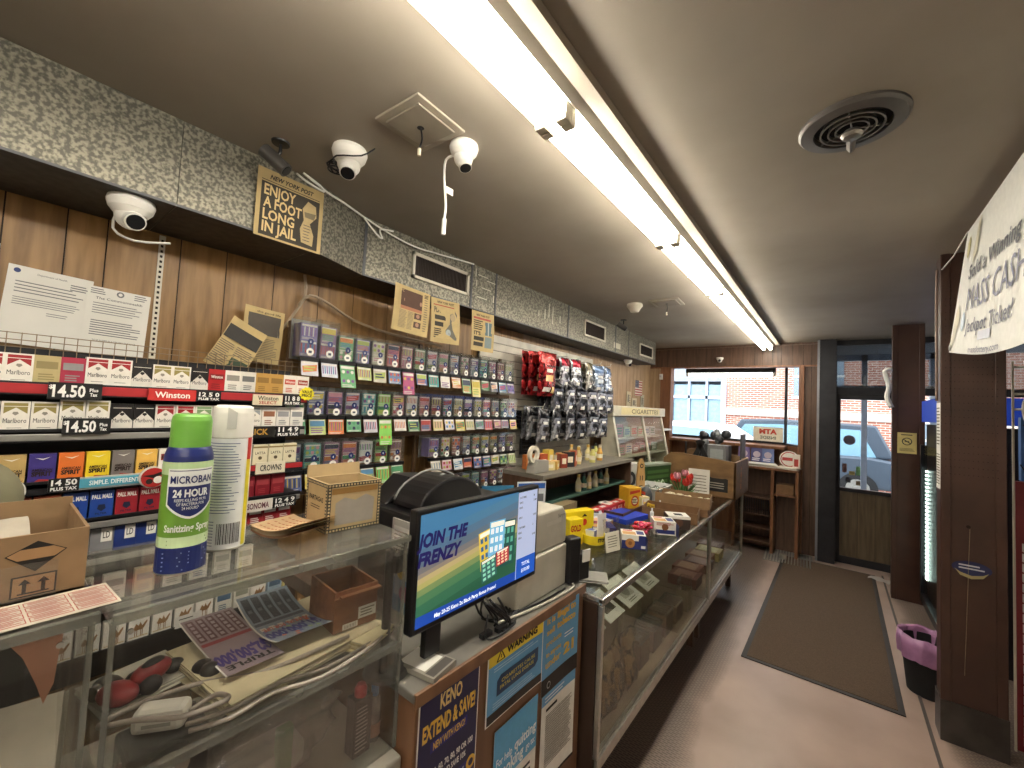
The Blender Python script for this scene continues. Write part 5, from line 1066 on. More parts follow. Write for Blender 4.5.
# lottery terminal behind the screen
t = root('lottery_terminal', 'large black lottery terminal with a rounded hood behind the customer display', 'terminal', (-1.0, .86, .932))
MB().box(-.33, .0, 0, 0, .50, .30, BLK).build('terminal_body', t, bevel=.012)
mb = MB(); n = 16; pts = [(.19+.15*cos(pi*i/n), .30+.10*sin(pi*i/n)) for i in range(n+1)]
Rz = Matrix(((0, 1, 0, 0), (1, 0, 0, 0), (0, 0, 1, 0), (0, 0, 0, 1)))
mb.prism(pts, -.2, -.05, BLK, M=Rz); mb.build('rounded_hood', t, bevel=.008)
mb = MB(); mb.prism([(.02, .30), (.30, .30), (.22, .38), (.12, .385)], -.32, -.21, BLK, M=Rz); mb.build('sloped_cover', t, bevel=.01)
mb = MB(); mb.tube([(-.19, .36, .31), (-.19, .31, .38), (-.19, .19, .408), (-.19, .08, .37), (-.19, .04, .32)], .004, flat('#8a8a88', .3), 6); mb.tube([(-.12, .10, .36), (-.12, .14, .385), (-.12, .20, .402)], .003, flat('#9a9a98', .3), 6); mb.build('hood_trim', t)
mb = MB(); mb.box(-.13, -.006, .02, -.005, 0, .28, flat('#b8b5ae', .5)); mb.fr(-.12, .16, -.04, .26, PAPER, -.0075); mb.lines(-.115, .17, -.045, .25, 7, GY, .4, -.0082); mb.fr(-.1, .05, -.05, .12, flat('#8c9ab0'), -.0075); mb.disc(-.02, .255, .008, CHROME, y=-.0078); mb.build('side_plate', t)
mb = MB(); mb.fr(-.12, -.0, -.02, .1, flat('#3a6a9a'), -.007); mb.disc(-.07, .12, .02, flat('#c8a83c'), y=-.0078); mb.disc(-.05, .06, .025, flat('#a84a7a'), y=-.0078); mb.build('sticker', t)
g = inst(MB().box(-.08, 0, 0, .12, .10, .22, flat('#8f8c86', .6)).box(-.09, -.01, .22, .13, .11, .235, BLKM).mesh(), 'grey_bin', 'grey plastic bin with black bag left of the lottery terminal', 'bin', (-1.45, .95, .93), H90)
mb = MB(); [mb.box(x, y, 0, x+.03, y+.03, .93, WOODD) for x in (-1.68, -1.34) for y in (.78, 1.48)]; mb.box(-1.70, .76, .88, -1.31, 1.52, .929, WOODD); inst(mb.mesh(), 'back_table', 'dark wooden back table behind the lottery terminal', 'table', (0, 0, 0))
# cream receipt printer
p = root('ticket_printer', 'cream upright ticket printer standing behind the screen on the stand', 'printer', (-.795, 1.10, .934), H90)
CP = mat('printer_cream', '#bdb9ac', .45)
MB().prism([(0, 0), (.305, 0), (.325, .03), (.315, .15), (.20, .15), (.0, .15)], .0, .24, CP).build('printer_base', p, bevel=.006)
MB().prism([(0, .153), (.315, .153), (.31, .26), (.285, .29), (.0, .29)], .008, .22, CP).build('printer_top', p, bevel=.008)
mb = MB(); mb.fr(.17, .235, .27, .25, flat('#c4c0b4'), .007); mb.text('Sanyo', flat('#6c6a64'), .27, .255, .013, .05, y=.0066); mb.build('maker_mark', p)
c = root('card_reader', 'black card reader on the right end of the stand beside the printer', 'card reader', (-.765, 1.425, .934), radians(75))
MB().box(-.03, 0, 0, .03, .05, .17, BLK).build('reader_body', c, bevel=.008); MB().box(.035, .01, 0, .09, .05, .10, BLK).build('reader_base', c, bevel=.005)
MB().box(.045, .004, .07, .085, .009, .115, PAPER).build('paper_tag', c)
# ================================================================ GLASS COUNTERS
ZC = .89
def showcase(label, y0, y1, endpanel):
    r = root('glass_showcase', label, 'display counter', (-.67, y0, 0)); L_ = y1-y0; D = .60
    AF = ALUB; F_ = .022
    mb = MB(); mb.box(-F_, 0, ZC-.028, 0, L_, ZC, AF); mb.box(-D, 0, ZC-.02, -D+F_, L_, ZC, ALU); mb.box(-D, 0, ZC-.02, 0, F_, ZC-.001, AF); mb.box(-D, L_-F_, ZC-.02, 0, L_, ZC-.001, AF)
    mb.build('top_rail', r, bevel=.004)
    MB().box(-F_, 0, .27, .002, L_, .315, ALU).box(-F_, 0, .315, -.006, L_, .325, ALU).build('bottom_rail', r, bevel=.003)
    for y in (0, L_-.018): MB().box(-.02, y, .315, 0, y+.018, ZC-.028, ALU).build('corner_post', r, bevel=.003)
    MB().box(-D+.01, .01, ZC-.006, -.01, L_-.01, ZC, GLS).build('top_glass', r)
    MB().box(-.010, .018, .325, -.005, L_-.018, ZC-.028, GLS).build('front_glass', r)
    MB().box(-D, 0, .27, -.012, L_, .31, mat('deck_wood', '#6d5a44', .6)).build('deck', r)
    MB().box(-D, .005, .31, -D+.012, L_-.005, ZC-.02, mat('showcase_back', '#b8ae98', .6)).build('back_panel', r)
    if endpanel: MB().box(-D, -.006, .0, -.02, .012, ZC-.022, mat('dark_end_panel', '#33251c', .5)).build('end_panel', r)
    for y in (.05, L_-.09): 
        for x in (-.10, -D+.04): MB().box(x-.02, y, 0, x+.02, y+.04, .27, WOODD).build('leg', r)
    MB().box(-D+.02, .02, .60, -D+.24, L_-.02, .606, GLS).build('glass_shelf', r)
    return r
showcase('long glass showcase counter with an aluminium top edge, nearest the stand', 1.475, 3.20, True)
showcase('far glass showcase counter carrying the big wooden crate', 3.205, 4.50, False)
# ---- inside, first showcase
def lidbox(label, y, x, z, w, d, h, c, lidc, ang, mark):
    b = root('cigar_box', label, 'cigar box', (x, y, z), H90, 'cigar boxes inside the glass showcase')
    MB().box(-w/2, 0, 0, w/2, d, h, flat(c, .6)).build('box_body', b, bevel=.002)
    mb = MB(); mb.box(-w/2, 0, 0, w/2, .005, d*.8, flat(lidc, .6)); mb.fr(-w*.32, d*.2, w*.32, d*.6, flat(mark, .6), -.0008)
    if mark != '#4a4028': mb.disc(0, d*.4, w*.2, flat('#8c8878'), y=-.0012, rz=d*.18); mb.lines(-w*.25, d*.06, w*.25, d*.16, 2, GY, .4, -.0008)
    else: mb.fr(-w*.26, d*.26, w*.26, d*.54, flat('#2c2618'), -.0012)
    mb.build('lid', b, loc=(0, -.035, h+.001), rot=(radians(-90+ang), 0, 0)); return b
for i, (y, x, w, d, h, lc, mk, lab) in enumerate((
    (1.80, -.87, .17, .20, .26, '#e6e2d6', '#4a4028', 'cigar box with a white lid and dark square, nearest in the showcase'),
    (2.02, -.87, .17, .20, .26, '#e6e2d6', '#4a4028', 'cigar box with a white lid and dark square, second in the showcase'),
    (2.27, -.87, .20, .22, .25, '#e6e2d6', '#bdb8a8', 'cigar box with a white lid and round crest, third in the showcase'),
    (2.54, -.87, .20, .22, .25, '#e6e2d6', '#bdb8a8', 'cigar box with a white lid and round crest, fourth in the showcase'))):
    lidbox(lab, y, x, .312, w, d, h, '#8a7a5c', lc, 24, mk)
for i, (y, w, h) in enumerate(((2.16, .13, .12), (2.36, .14, .11), (2.56, .14, .12), (2.76, .14, .10))):
    b = root('cigar_tray', 'flat clear-lidded cigar tray by the showcase front glass, %s from the near end' % ORD[i], 'cigar tray', (-.745, y, .312), H90, 'clear-lidded cigar trays by the front glass')
    MB().box(-w/2, 0, 0, w/2, .11, h, flat('#6a5240', .5)).build('tray_body', b, bevel=.003); mb = MB(); [mb.cyl((-w*.4+k*w*.2, .01, h+.006), (-w*.4+k*w*.2, .10, h+.006), .007, flat('#5a3a24', .7), n=8) for k in range(5)]; mb.build('cigars', b)
    MB().box(-w/2, 0, h, w/2, .11, h+.018, glassmat('tray_lid', '#e8ecea', .35, .05, '#c8c8c0', .08)).build('clear_lid', b)
KR = mat('kraft_pouch', '#8c6f4a', .75, scale=25, bump=.4, c2='#6f5638')
kp = bag_mesh(.13, .24, .06, '#7a6040', '#8c7452', '#5a4630', 21, .008, False)
for i in range(4):
    inst(kp, 'kraft_pouch', 'crumpled brown pouch by the near corner of the showcase, %s from the corner' % ORD[i], 'pouch', (-.75+.01*(i % 2), 1.60+i*.125, .312), 0, 'crumpled brown pouches in the showcase', rot=(radians(-8), 0, H90+rnd.uniform(-.3, .3)))
inst(MB().box(-.07, 0, 0, .07, .10, .27, flat('#b04438', .6)).box(-.071, -.001, .2, .071, .101, .275, flat('#c8c2b4')).mesh(), 'red_carton', 'red carton inside the showcase next to the dark end panel', 'carton', (-.90, 1.60, .312), H90)
inst(MB().box(-.05, 0, 0, .05, .004, .075, PAPER).lines(-.04, .02, .035, .06, 3, GY, .35, -.001).mesh(), 'price_card', 'white handwritten price card on the red carton in the showcase', 'card', (-.80, 1.64, .56), H90, rot=(radians(-40), 0, H90))
inst(MB().box(-.05, 0, 0, .05, .07, .13, flat('#8c7a60')).box(-.05, 0, .13, .05, .07, .20, CLR).mesh(), 'humidor_jar', 'square clear-topped jar standing by the showcase front glass', 'jar', (-.735, 2.95, .312), H90)
for i in range(6):
    inst(MB().box(-.09, 0, 0, .09, .20, .07, flat(['#6a3428', '#7c4630', '#5c3a2c', '#8a5a3a', '#c8b070', '#7a4a34'][i], .6)).tr(-.07, .03, .07, .17, flat(['#8a5a44', '#a0765a', '#7c5a48', '#b08a60', '#e0d098', '#9a705a'][i]), .0705).mesh(), 'cigar_box', 'flat brown cigar box in the far showcase, %s from the near end' % ORD[i], 'cigar box', (-.78-.03*(i % 2), 3.38+i*.19, .312), H90, 'flat cigar boxes in the far showcase')
# ================================================================ ON THE COUNTER TOP
ZI = ZC+.001
def part(root_, nm, mb, **k): return mb.build(nm, root_, **k)
def pbox(name, label, cat, loc, rz, w, d, h, c, front=None, side=None, top=None, grp=None, bevel=.0015):
    mb = MB(); mb.box(-w/2, 0, 0, w/2, d, h, flat(c, .45))
    if front: front(mb, w, h)
    if side:
        s2 = MB(Matrix(((0, -1, 0, w/2), (1, 0, 0, 0), (0, 0, 1, 0), (0, 0, 0, 1)))); side(s2, d, h)
        n = len(mb.v); mb.v += s2.v; mb.f += [tuple(n+i for i in q) for q in s2.f]
        for k in s2.mi: mb.mi.append(mb.mid(s2.ms[k]))
        mb.sm += s2.sm
    if top: top(mb, w, d, h)
    return inst(mb.mesh(), name, label, cat, loc, rz, grp)
# yellow display box with cup
b = root('yellow_display', 'bright yellow cardboard display with a round cup, right behind the ticket printer', 'display', (-1.02, 2.0, ZI), radians(70))
Y = flat('#e2c91c', .4)
MB().box(-.11, .06, 0, .11, .12, .15, Y).box(-.11, .0, 0, -.02, .06, .13, Y).build('display_back', b, bevel=.003)
mb = MB(); mb.text('GOLD', flat('#a8301c'), -.07, .07, .03, .07, y=-.001, bold=.05); mb.build('name_printing', b); mb = MB(); mb.disc(.04, .09, .018, flat('#c8301c'), y=.058); mb.poly([(.02, .12), (.06, .12), (.04, .135)], INK, .058); mb.build('emblem_printing', b)
MB().lathe([(.0, .0), (.058, 0), (.062, .045), (.058, .045), (.055, .012), (0, .012)], Y, c=(.055, .0, 0), n=28).build('cup', b)
mb = MB(); mb.text('STOP', INK, .055, .018, .016, .05, y=-.0005, bold=.05); mb.warp(lambda q: (q.x, q.y-.0615*cos((q.x-.055)/.0615), q.z)); mb.build('cup_print', b)
s = root('counter_sign', 'clear acrylic sign holder with a typed note standing on the glass counter', 'sign', (-.86, 1.99, ZI), radians(75))
MB().box(-.06, .0, 0, .06, .003, .16, CLR).box(-.06, -.0, 0, .06, .06, .003, CLR).build('holder', s, rot=(radians(-8), 0, 0)); mb = MB(); mb.box(-.056, -.0025, .002, .05, -.0005, .095, flat('#dad4c4', .8)); mb.lines(-.04, .02, .035, .08, 5, GY, .3, -.0032); mb.build('note', s, rot=(radians(-8), 0, 0))
pbox('blank_card', 'small white card leaning behind the acrylic sign holder', 'card', (-.97, 2.08, ZI), radians(70), .06, .004, .15, '#d8d8da')
don = lambda mb, w, h: (mb.fr(-w/2, 0, w/2, h, flat('#1f2a6c'), -.0004), mb.fr(-w/2, h*.6, w*.2, h, flat('#e8e4da'), -.0007), mb.disc(-w*.15, h*.42, h*.34, flat('#b0793c'), y=-.0011, n=20), mb.disc(-w*.15, h*.42, h*.14, flat('#7a4a20'), y=-.0015), mb.fr(w*.3, h*.1, w*.48, h*.3, flat('#e8e4da'), -.0011))
whf = lambda mb, w, h: (mb.fr(-w*.45, h*.1, w*.45, h*.4, flat('#1f2a6c'), -.0006), mb.disc(0, h*.6, h*.25, flat('#7a4a24'), y=-.0009), mb.lines(-w*.4, h*.7, w*.4, h*.95, 3, flat('#a83a34'), .5, -.0008))
tpd = lambda mb, w, d, h: (mb.tr(-w*.45, d*.1, w*.1, d*.6, flat('#c89a5c'), h+.0005), mb.tr(w*.15, d*.2, w*.45, d*.8, flat('#1f2a6c'), h+.0005), mb.tr(-w*.4, d*.7, 0, d*.9, flat('#b83a3a'), h+.0005))
pbox('donut_box', 'small white and navy donut box at the counter front edge', 'box', (-.80, 2.10, ZI), radians(28), .12, .10, .07, '#e4e0d6', don, don, tpd)
pbox('donut_box', 'second donut box lying behind the front one', 'box', (-.98, 2.14, ZI), radians(40), .13, .13, .06, '#1f2a6c', don, whf, tpd)
pbox('snack_box', 'white box with a printed cookie behind the pink candy tray', 'box', (-.76, 2.47, ZI), radians(30), .12, .12, .075, '#e6e2da', whf, don, tpd)
pbox('snack_box', 'dark chocolate snack box with a white top near the counter edge', 'box', (-.735, 2.66, ZI), radians(30), .13, .12, .075, '#3a2a24', lambda mb, w, h: (mb.disc(0, h*.5, h*.3, flat('#5c3a28'), y=-.001), mb.fr(-w/2, h*.8, w/2, h, flat('#e6e2da'), -.0006)), None, lambda mb, w, d, h: (mb.tr(-w*.48, d*.05, w*.48, d*.95, flat('#e0dcd4'), h+.0004), mb.tr(-.02, .03, .03, .08, INK, h+.0008)))
pbox('cookie_box', 'long flat printed box lying on the counter behind the sign holder', 'box', (-1.02, 2.22, ZI), radians(95), .30, .12, .05, '#c9cfd8', lambda mb, w, h: (mb.fr(-w/2, 0, w*.2, h, flat('#4a5cb0'), -.0005), mb.fr(w*.2, 0, w/2, h, flat('#d8a078'), -.0005)), None, lambda mb, w, d, h: (mb.tr(-w*.48, .01, -w*.1, d-.01, flat('#5468b8'), h+.0004), mb.tr(0, .02, w*.4, d-.02, flat('#e0b088'), h+.0004)))
pbox('blue_folder', 'blue flat folder lying on the counter beside the pink candy tray', 'folder', (-.98, 2.62, ZI), radians(80), .26, .20, .03, '#1c3cb0')
pbox('blue_folder', 'blue flat folder lying at the back edge of the counter', 'folder', (-1.12, 1.98, ZI+.0), radians(100), .2, .13, .09, '#1c3cb0', None, None, lambda mb, w, d, h: mb.tr(-.05, .03, .06, .07, PAPER, h+.0005))
for i in range(3): pbox('paperback_booklet', 'thin printed booklet lying on the counter behind the cookie box, %s from the left' % ORD[i], 'booklet', (-1.15, 2.22+i*.12, ZI), radians(95+i*12), .11, .13, .03+.012*i, ['#d8d4cc', '#e0dcd4', '#c8d0dc'][i], None, None, lambda mb, w, d, h: (mb.tr(-.03, .02, .04, .06, flat('#3a3a40'), h+.0005), mb.tr(-.04, .08, .02, .11, flat('#a83a34'), h+.0005)), 'printed booklets')
for i in range(5): pbox('candy_carton', 'red candy carton in the row along the back of the counter, %s from the left' % ORD[i], 'carton', (-1.18, 2.50+i*.105, ZI), radians(88), .10, .07, .055, '#b01c24', lambda mb, w, h: (mb.fr(-w*.3, h*.3, w*.3, h*.7, flat('#e4c8b8'), -.0006), mb.text('RED', flat('#b01c24'), 0, h*.38, h*.25, w*.4, y=-.001, bold=.05)), None, lambda mb, w, d, h: mb.tr(-.03, .02, .03, .05, PAPER, h+.0005), 'red candy cartons')
t = root('candy_tray', 'small acrylic tray of pink and red wrapped candies', 'candy tray', (-.84, 2.36, ZI), radians(30))
MB().box(-.07, 0, 0, .07, .12, .004, CLR).box(-.07, 0, .004, .07, .004, .04, CLR).box(-.07, .116, .004, .07, .12, .04, CLR).box(-.07, .004, .004, -.066, .116, .04, CLR).box(.066, .004, .004, .07, .116, .04, CLR).build('tray', t)
cb = MB(); cb.ball((0, 0, 0), (.02, .011, .010), flat('#d8446c', .25), 10, 6).add([(.018, 0, 0), (.032, .008, .004), (.032, -.008, .004)], [(0, 1, 2)], flat('#d8446c')).add([(-.018, 0, 0), (-.032, .008, .004), (-.032, -.008, .004)], [(0, 1, 2)], flat('#d8446c')); cm1 = cb.mesh()
cb = MB(); cb.ball((0, 0, 0), (.02, .011, .010), flat('#c02830', .25), 10, 6).add([(.018, 0, 0), (.032, .008, .004), (.032, -.008, .004)], [(0, 1, 2)], flat('#e8b040')).add([(-.018, 0, 0), (-.032, .008, .004), (-.032, -.008, .004)], [(0, 1, 2)], flat('#e8b040')); cm2 = cb.mesh()
ca, sa = cos(radians(30)), sin(radians(30))
for i in range(26):
    x, y = rnd.uniform(-.045, .045), rnd.uniform(.02, .10); k = i // 9
    inst(cm1 if i % 3 else cm2, 'wrapped_candy', 'pink wrapped candy in the acrylic tray' if i % 3 else 'red wrapped candy in the acrylic tray', 'candy', (-.84+x*ca-y*sa, 2.36+x*sa+y*ca, ZI+.015+k*.018), rnd.uniform(0, 6), 'pink candies in the tray' if i % 3 else 'red candies in the tray')
t = root('brown_tray', 'long dark brown wooden tray lying behind the red candy cartons', 'tray', (-1.05, 2.78, ZI), H90)
TB = mat('tray_brown', '#4e3122', .5)
MB().box(-.22, 0, 0, .22, .22, .006, TB).box(-.22, 0, .006, .22, .008, .045, TB).box(-.22, .212, .006, .22, .22, .045, TB).box(-.22, .008, .006, -.212, .212, .045, TB).box(.212, .008, .006, .22, .212, .045, TB).build('tray_body', t)
pbox('white_booklet', 'white booklet standing out of the dark brown tray', 'booklet', (-1.22, 2.72, ZI+.05), radians(80), .08, .06, .01, '#e0ddd4', None, None, lambda mb, w, d, h: mb.disc(0, 0, .0, INK) if 0 else mb.tr(-.02, .02, .01, .04, INK, h+.0005))
yb_ = lambda mb, w, h: (mb.poly([(-w*.4, h*.7), (w*.4, h*.8), (w*.4, h*.92), (-w*.4, h*.85)], flat('#b8382c'), -.0008), mb.disc(0, h*.4, w*.3, flat('#b8382c'), y=-.0008, rz=h*.25), mb.disc(0, h*.4, w*.22, flat('#e8e0c8'), y=-.0012, rz=h*.17), mb.lines(-w*.2, h*.3, w*.2, h*.5, 3, INK, .5, -.0016))
pbox('tobacco_box', 'tall yellow box with a red printed emblem on the counter, left of the white bin', 'box', (-1.12, 2.93, ZI), radians(60), .11, .11, .15, '#d8a828', yb_, yb_)
for i in range(4): pbox('lighter_pack', 'small yellow and brown pack leaning by the yellow box, %s one' % ORD[i], 'pack', (-1.02+.012*i, 2.94+.04*i, ZI+.001), radians(50), .03, .05, .055-.008*i, '#d8b838', lambda mb, w, h: mb.lines(-w*.4, h*.2, w*.4, h*.8, 3, flat('#6a3a20'), .5, -.0006), None, None, 'small yellow packs')
s = root('wooden_figure_sign', 'tall tan cut-out sign with a dark round emblem standing on the counter', 'sign', (-1.17, 3.18, ZI), radians(65))
TN = flat('#c29a62', .6)
MB().prism([(-.045, 0), (.045, 0), (.04, .20), (.035, .24), (.03, .30), (.012, .335), (-.012, .335), (-.03, .30), (-.035, .24), (-.04, .20)], 0, .015, TN).build('board', s, bevel=.002); mb = MB(); mb.disc(0, .28, .018, INK, y=-.001); mb.disc(0, .28, .010, TN, y=-.0014); mb.text('11', INK, 0, .17, .035, .03, y=-.001, bold=.03); mb.lines(-.02, .06, .02, .14, 3, INK, .3, -.001); mb.build('emblem', s)
b = root('plastic_bin', 'white plastic basin with clear film inside on the counter', 'bin', (-1.13, 3.33, ZI), H90)
WB = flat('#c8c8c4', .35)
def taper(mb, w0, d0, w1, d1, h, m, t=.004):
    for a, b_ in ((w0, d0), (w0-t, d0-t)): pass
    o0 = [(-w0, -d0, 0), (w0, -d0, 0), (w0, d0, 0), (-w0, d0, 0)]; o1 = [(-w1, -d1, h), (w1, -d1, h), (w1, d1, h), (-w1, d1, h)]; i1 = [(-w1+t, -d1+t, h), (w1-t, -d1+t, h), (w1-t, d1-t, h), (-w1+t, d1-t, h)]; i0 = [(-w0+t, -d0+t, t), (w0-t, -d0+t, t), (w0-t, d0-t, t), (-w0+t, d0-t, t)]
    v = o0+o1+i1+i0; f = [(3, 2, 1, 0)]
    for k in range(3): f += [(k*4+i, k*4+(i+1) % 4, (k+1)*4+(i+1) % 4, (k+1)*4+i) for i in range(4)]
    f.append((12, 13, 14, 15)); return mb.add(v, f, m)
taper(MB(), .12, .08, .15, .10, .12, WB).build('basin', b); MB().box(-.156, -.106, .112, .156, -.098, .124, WB).box(-.156, .098, .112, .156, .106, .124, WB).box(-.156, -.1, .112, -.148, .1, .124, WB).box(.148, -.1, .112, .156, .1, .124, WB).build('rim', b, bevel=.002)
mb = MB(); mb.grid(lambda u, v: (-.13+.26*u, -.08+.16*v, .085+.02*sin(9*u+3*v)+.012*sin(17*v)), 14, 10, glassmat('film', '#c8d0c8', .4, .15, '#9aa8a0', .2)); mb.build('film', b)
inst(MB().ball((0, 0, .07), (.045, .05, .075), flat('#4c5054', .7), 16, 10).mesh(), 'grey_pouch', 'dark grey pouch between the yellow box and the white bin', 'pouch', (-1.10, 3.10, ZI))
g = root('chalk_board_box', 'green wooden box with pale script, standing behind the white bin', 'box', (-1.22, 3.74, ZI), radians(75))
MB().box(-.19, 0, 0, .19, .09, .24, flat('#2c4a24', .6)).box(-.195, -.004, .225, .195, .094, .245, flat('#8a9484', .5)).build('box_body', g, bevel=.003)
mb = MB(); mb.lines(-.17, .02, .17, .2, 4, flat('#4a7038'), .6, -.0008, .1); mb.tube([(-.1, -.002, .06), (-.06, -.002, .1), (-.03, -.002, .07), (.0, -.002, .1), (.03, -.002, .07), (.06, -.002, .1), (.1, -.002, .06)], .003, flat('#a8b8a0'), 6); mb.build('script_mark', g)
f = root('tulip_bunch', 'bunch of red artificial tulips with green leaves on the counter', 'flowers', (-.95, 3.5, ZI)); f.scale = (1.3, 1.2, 1.15)
TR = flat('#c83428', .5); TP = flat('#c88a9a', .5)
for i in range(7):
    a = i*.9; dx, dy, h = .07*cos(a)*(.5+.1*i/2), .09*sin(a), .13+.02*(i % 3)
    mb = MB(); mb.tube([(dx*.2, dy*.2, 0), (dx*.6, dy*.6, h*.6), (dx, dy, h)], .003, flat('#3c6a2c'), 6); mb.build('stem', f)
    mb = MB(); 
    for k in range(5):
        t_ = 2*pi*k/5; mb.grid(lambda u, v, t_=t_: (dx+(.016+.006*sin(pi*v))*cos(t_+(u-.5)*1.3*(1-v*.6)), dy+(.016+.006*sin(pi*v))*sin(t_+(u-.5)*1.3*(1-v*.6)), h-.004+.042*v), 4, 4, TR if i not in (2, 5) else TP)
    mb.ball((dx, dy, h), (.014, .014, .01), TR, 8, 6); mb.build('flower_head', f)
mb = MB(); 
for i in range(14):
    a = i*.5; r_ = rnd.uniform(.05, .10); h = rnd.uniform(.08, .16)
    mb.add([(0, 0, 0), (r_*.5*cos(a-.25), r_*.8*sin(a-.25), h*.6), (r_*cos(a), r_*1.3*sin(a), h), (r_*.5*cos(a+.25), r_*.8*sin(a+.25), h*.6)], [(0, 1, 2, 3)], flat('#4a7a3c', .6))
mb.build('leaves', f); MB().lathe([(0, 0), (.035, 0), (.045, .05), (.04, .05), (.03, .01), (0, .01)], flat('#9a948c'), n=18).build('pot', f)
inst(MB().box(-.08, 0, 0, .08, .003, .25, flat('#d4d1c8', .8)).lines(-.065, .04, .065, .21, 7, GY, .25, -.001, .1).mesh(), 'notice_sheet', 'white typed notice standing against the big wooden crate', 'notice', (-.87, 3.66, ZI), 0, rot=(radians(-6), 0, radians(8)))
def open_tray(nm, label, loc, rz, w, d, h, m, hb=None):
    t = root(nm, label, 'tray', loc, rz); hb = hb or h; q = .004
    MB().box(-w/2, 0, 0, w/2, q, h, m).box(-w/2, d-q, 0, w/2, d, hb, m).box(-w/2, q, 0, -w/2+q, d-q, h, m).box(w/2-q, q, 0, w/2, d-q, h, m).box(-w/2, 0, 0, w/2, d, q, m).build('tray_body', t); return t
open_tray('cardboard_tray', 'brown cardboard tray filled with clear-wrapped candies beside the tulips', (-.84, 3.08, ZI+.05), radians(8), .36, .20, .075, CARD)
open_tray('cardboard_tray', 'lower empty brown cardboard tray with printed edge in front of the candy tray', (-.84, 2.80, ZI), radians(10), .34, .22, .07, CARDD)
inst(MB().box(-.17, 0, 0, .17, .22, .049, CARDD).mesh(), 'flat_carton', 'flat brown carton under the tray of clear-wrapped candies', 'carton', (-.84, 3.07, ZI), radians(8))
cb = MB(); cb.ball((0, 0, 0), (.016, .011, .009), flat('#cfc7a8', .15), 8, 5).box(-.026, -.006, -.001, .026, .006, .001, flat('#d8d2c0', .2)); cc = cb.mesh()
for i in range(70):
    inst(cc, 'clear_candy', 'clear-wrapped candy in the brown cardboard tray', 'candy', (-.99+rnd.uniform(0, .30)+.0, 3.12+rnd.uniform(0, .13), ZI+.052+.012+(i // 24)*.019), rnd.uniform(0, 6), 'clear candies in the cardboard tray')
for i, (x, y) in enumerate(((-.93, 2.74), (-.97, 3.02))): inst(MB().lathe([(0, 0), (.012, 0), (.013, .05), (.006, .06), (.006, .075), (0, .078)], flat('#d4d4d8', .3), n=14).mesh(), 'small_bottle', 'small white bottle on the counter, %s of the two beside the cardboard trays' % ['nearer', 'farther'][i], 'bottle', (x, y, ZI), 0, 'small white bottles')
inst(MB().box(-.035, 0, 0, .035, .05, .09, flat('#e0d8a8')).fr(-.03, .03, .03, .08, PAPER, -.001).mesh(), 'paper_packet', 'pale yellow paper packet beside the cardboard trays', 'packet', (-1.06, 2.98, ZI), radians(60))
stack('sticker_sheets', 'small printed sheets lying on the counter corner beside the stand', 'papers', (-.80, 1.62, ZI), radians(30), .14, .10, 4, ['#8c8a84', '#4a4c54', '#c8c4b8'], .002)
inst(MB().box(-.05, 0, 0, .05, .05, .035, flat('#1c2050')).mesh(), 'navy_box', 'small navy box beside the card reader', 'box', (-.98, 1.64, ZI), radians(60))
# big wooden crate at the far counter
c = root('wooden_crate', 'large open wooden crate with curved sides standing on the far counter end', 'crate', (-1.24, 3.92, ZI))
HC = .325
side = [(0, 0), (.60, 0), (.60, HC-.015), (.16, HC+.02), (.06, HC+.015), (0, HC-.04)]
for y in (0, .60): MB().prism(side, y, y+.015, PLYW).build('side_board', c, bevel=.002)
MB().box(.585, .0, 0, .602, .615, HC-.015, PLYW).build('front_board', c); MB().box(0, 0, 0, .6, .615, .01, PLYW).build('bottom_board', c)
mb = MB(Matrix(((0, 0, 0, 0),)*4) if 0 else None); mb.prism([(.38, .05), (.54, .05), (.54, .16), (.52, .165), (.50, .16), (.42, .16), (.40, .165), (.38, .16)], -.002, -.0005, flat('#1c1a18', .6)); mb.lines(.40, .07, .52, .13, 3, flat('#9c968a'), .4, -.003, .1); mb.build('crate_label', c)
mb = MB(Matrix(((0, -1, 0, .602), (1, 0, 0, 0), (0, 0, 1, 0), (0, 0, 0, 1)))); 
for i, ch in enumerate('WINE'): mb.text(ch, flat('#c8782c'), .22+.0*i, .22-i*.05, .04, .05, y=-.001, bold=.05)
mb.build('side_lettering', c)
for i, (x, y, ry) in enumerate(((.22, .10, 25), (.36, .10, -25))): 
    MB().box(-.02, 0, -.02, .02, .02, .22, BLKM).build('black_strut', c, loc=(x, y, HC-.06), rot=(0, radians(ry), 0))
pbox('card_machine', 'grey payment machine standing inside the wooden crate', 'machine', (-.82, 4.05, ZI+.012), 0, .15, .12, .42, '#77797a', lambda mb, w, h: (mb.fr(-w*.35, h*.72, w*.35, h*.92, flat('#9aa0a0'), -.001), mb.lines(-w*.3, h*.4, w*.3, h*.65, 5, INK, .5, -.001)))
mb = MB()
for i in range(10): a = rnd.uniform(0, 6); mb.ball((rnd.uniform(-.12, .12), rnd.uniform(-.05, .05), rnd.uniform(.0, .1)), (rnd.uniform(.03, .05), .04, rnd.uniform(.03, .05)), flat(rnd.choice(['#3a3c40', '#5c5e60', '#26272a', '#74787a'])), 10, 6)
mb.box(-.14, -.06, -.40, .14, .06, 0, flat('#3a3c40')); inst(mb.mesh(), 'merchandise_bundle', 'dark jumbled bundle of goods heaped inside the wooden crate', 'bundle', (-.90, 4.32, ZI+.42))
inst(MB().box(-.006, -.11, 0, .006, .11, .52, flat('#4a4a4c', .4)).mesh(), 'dark_panel', 'narrow dark upright panel at the aisle side of the wooden crate', 'panel', (-.665, 4.38, ZI+.012))
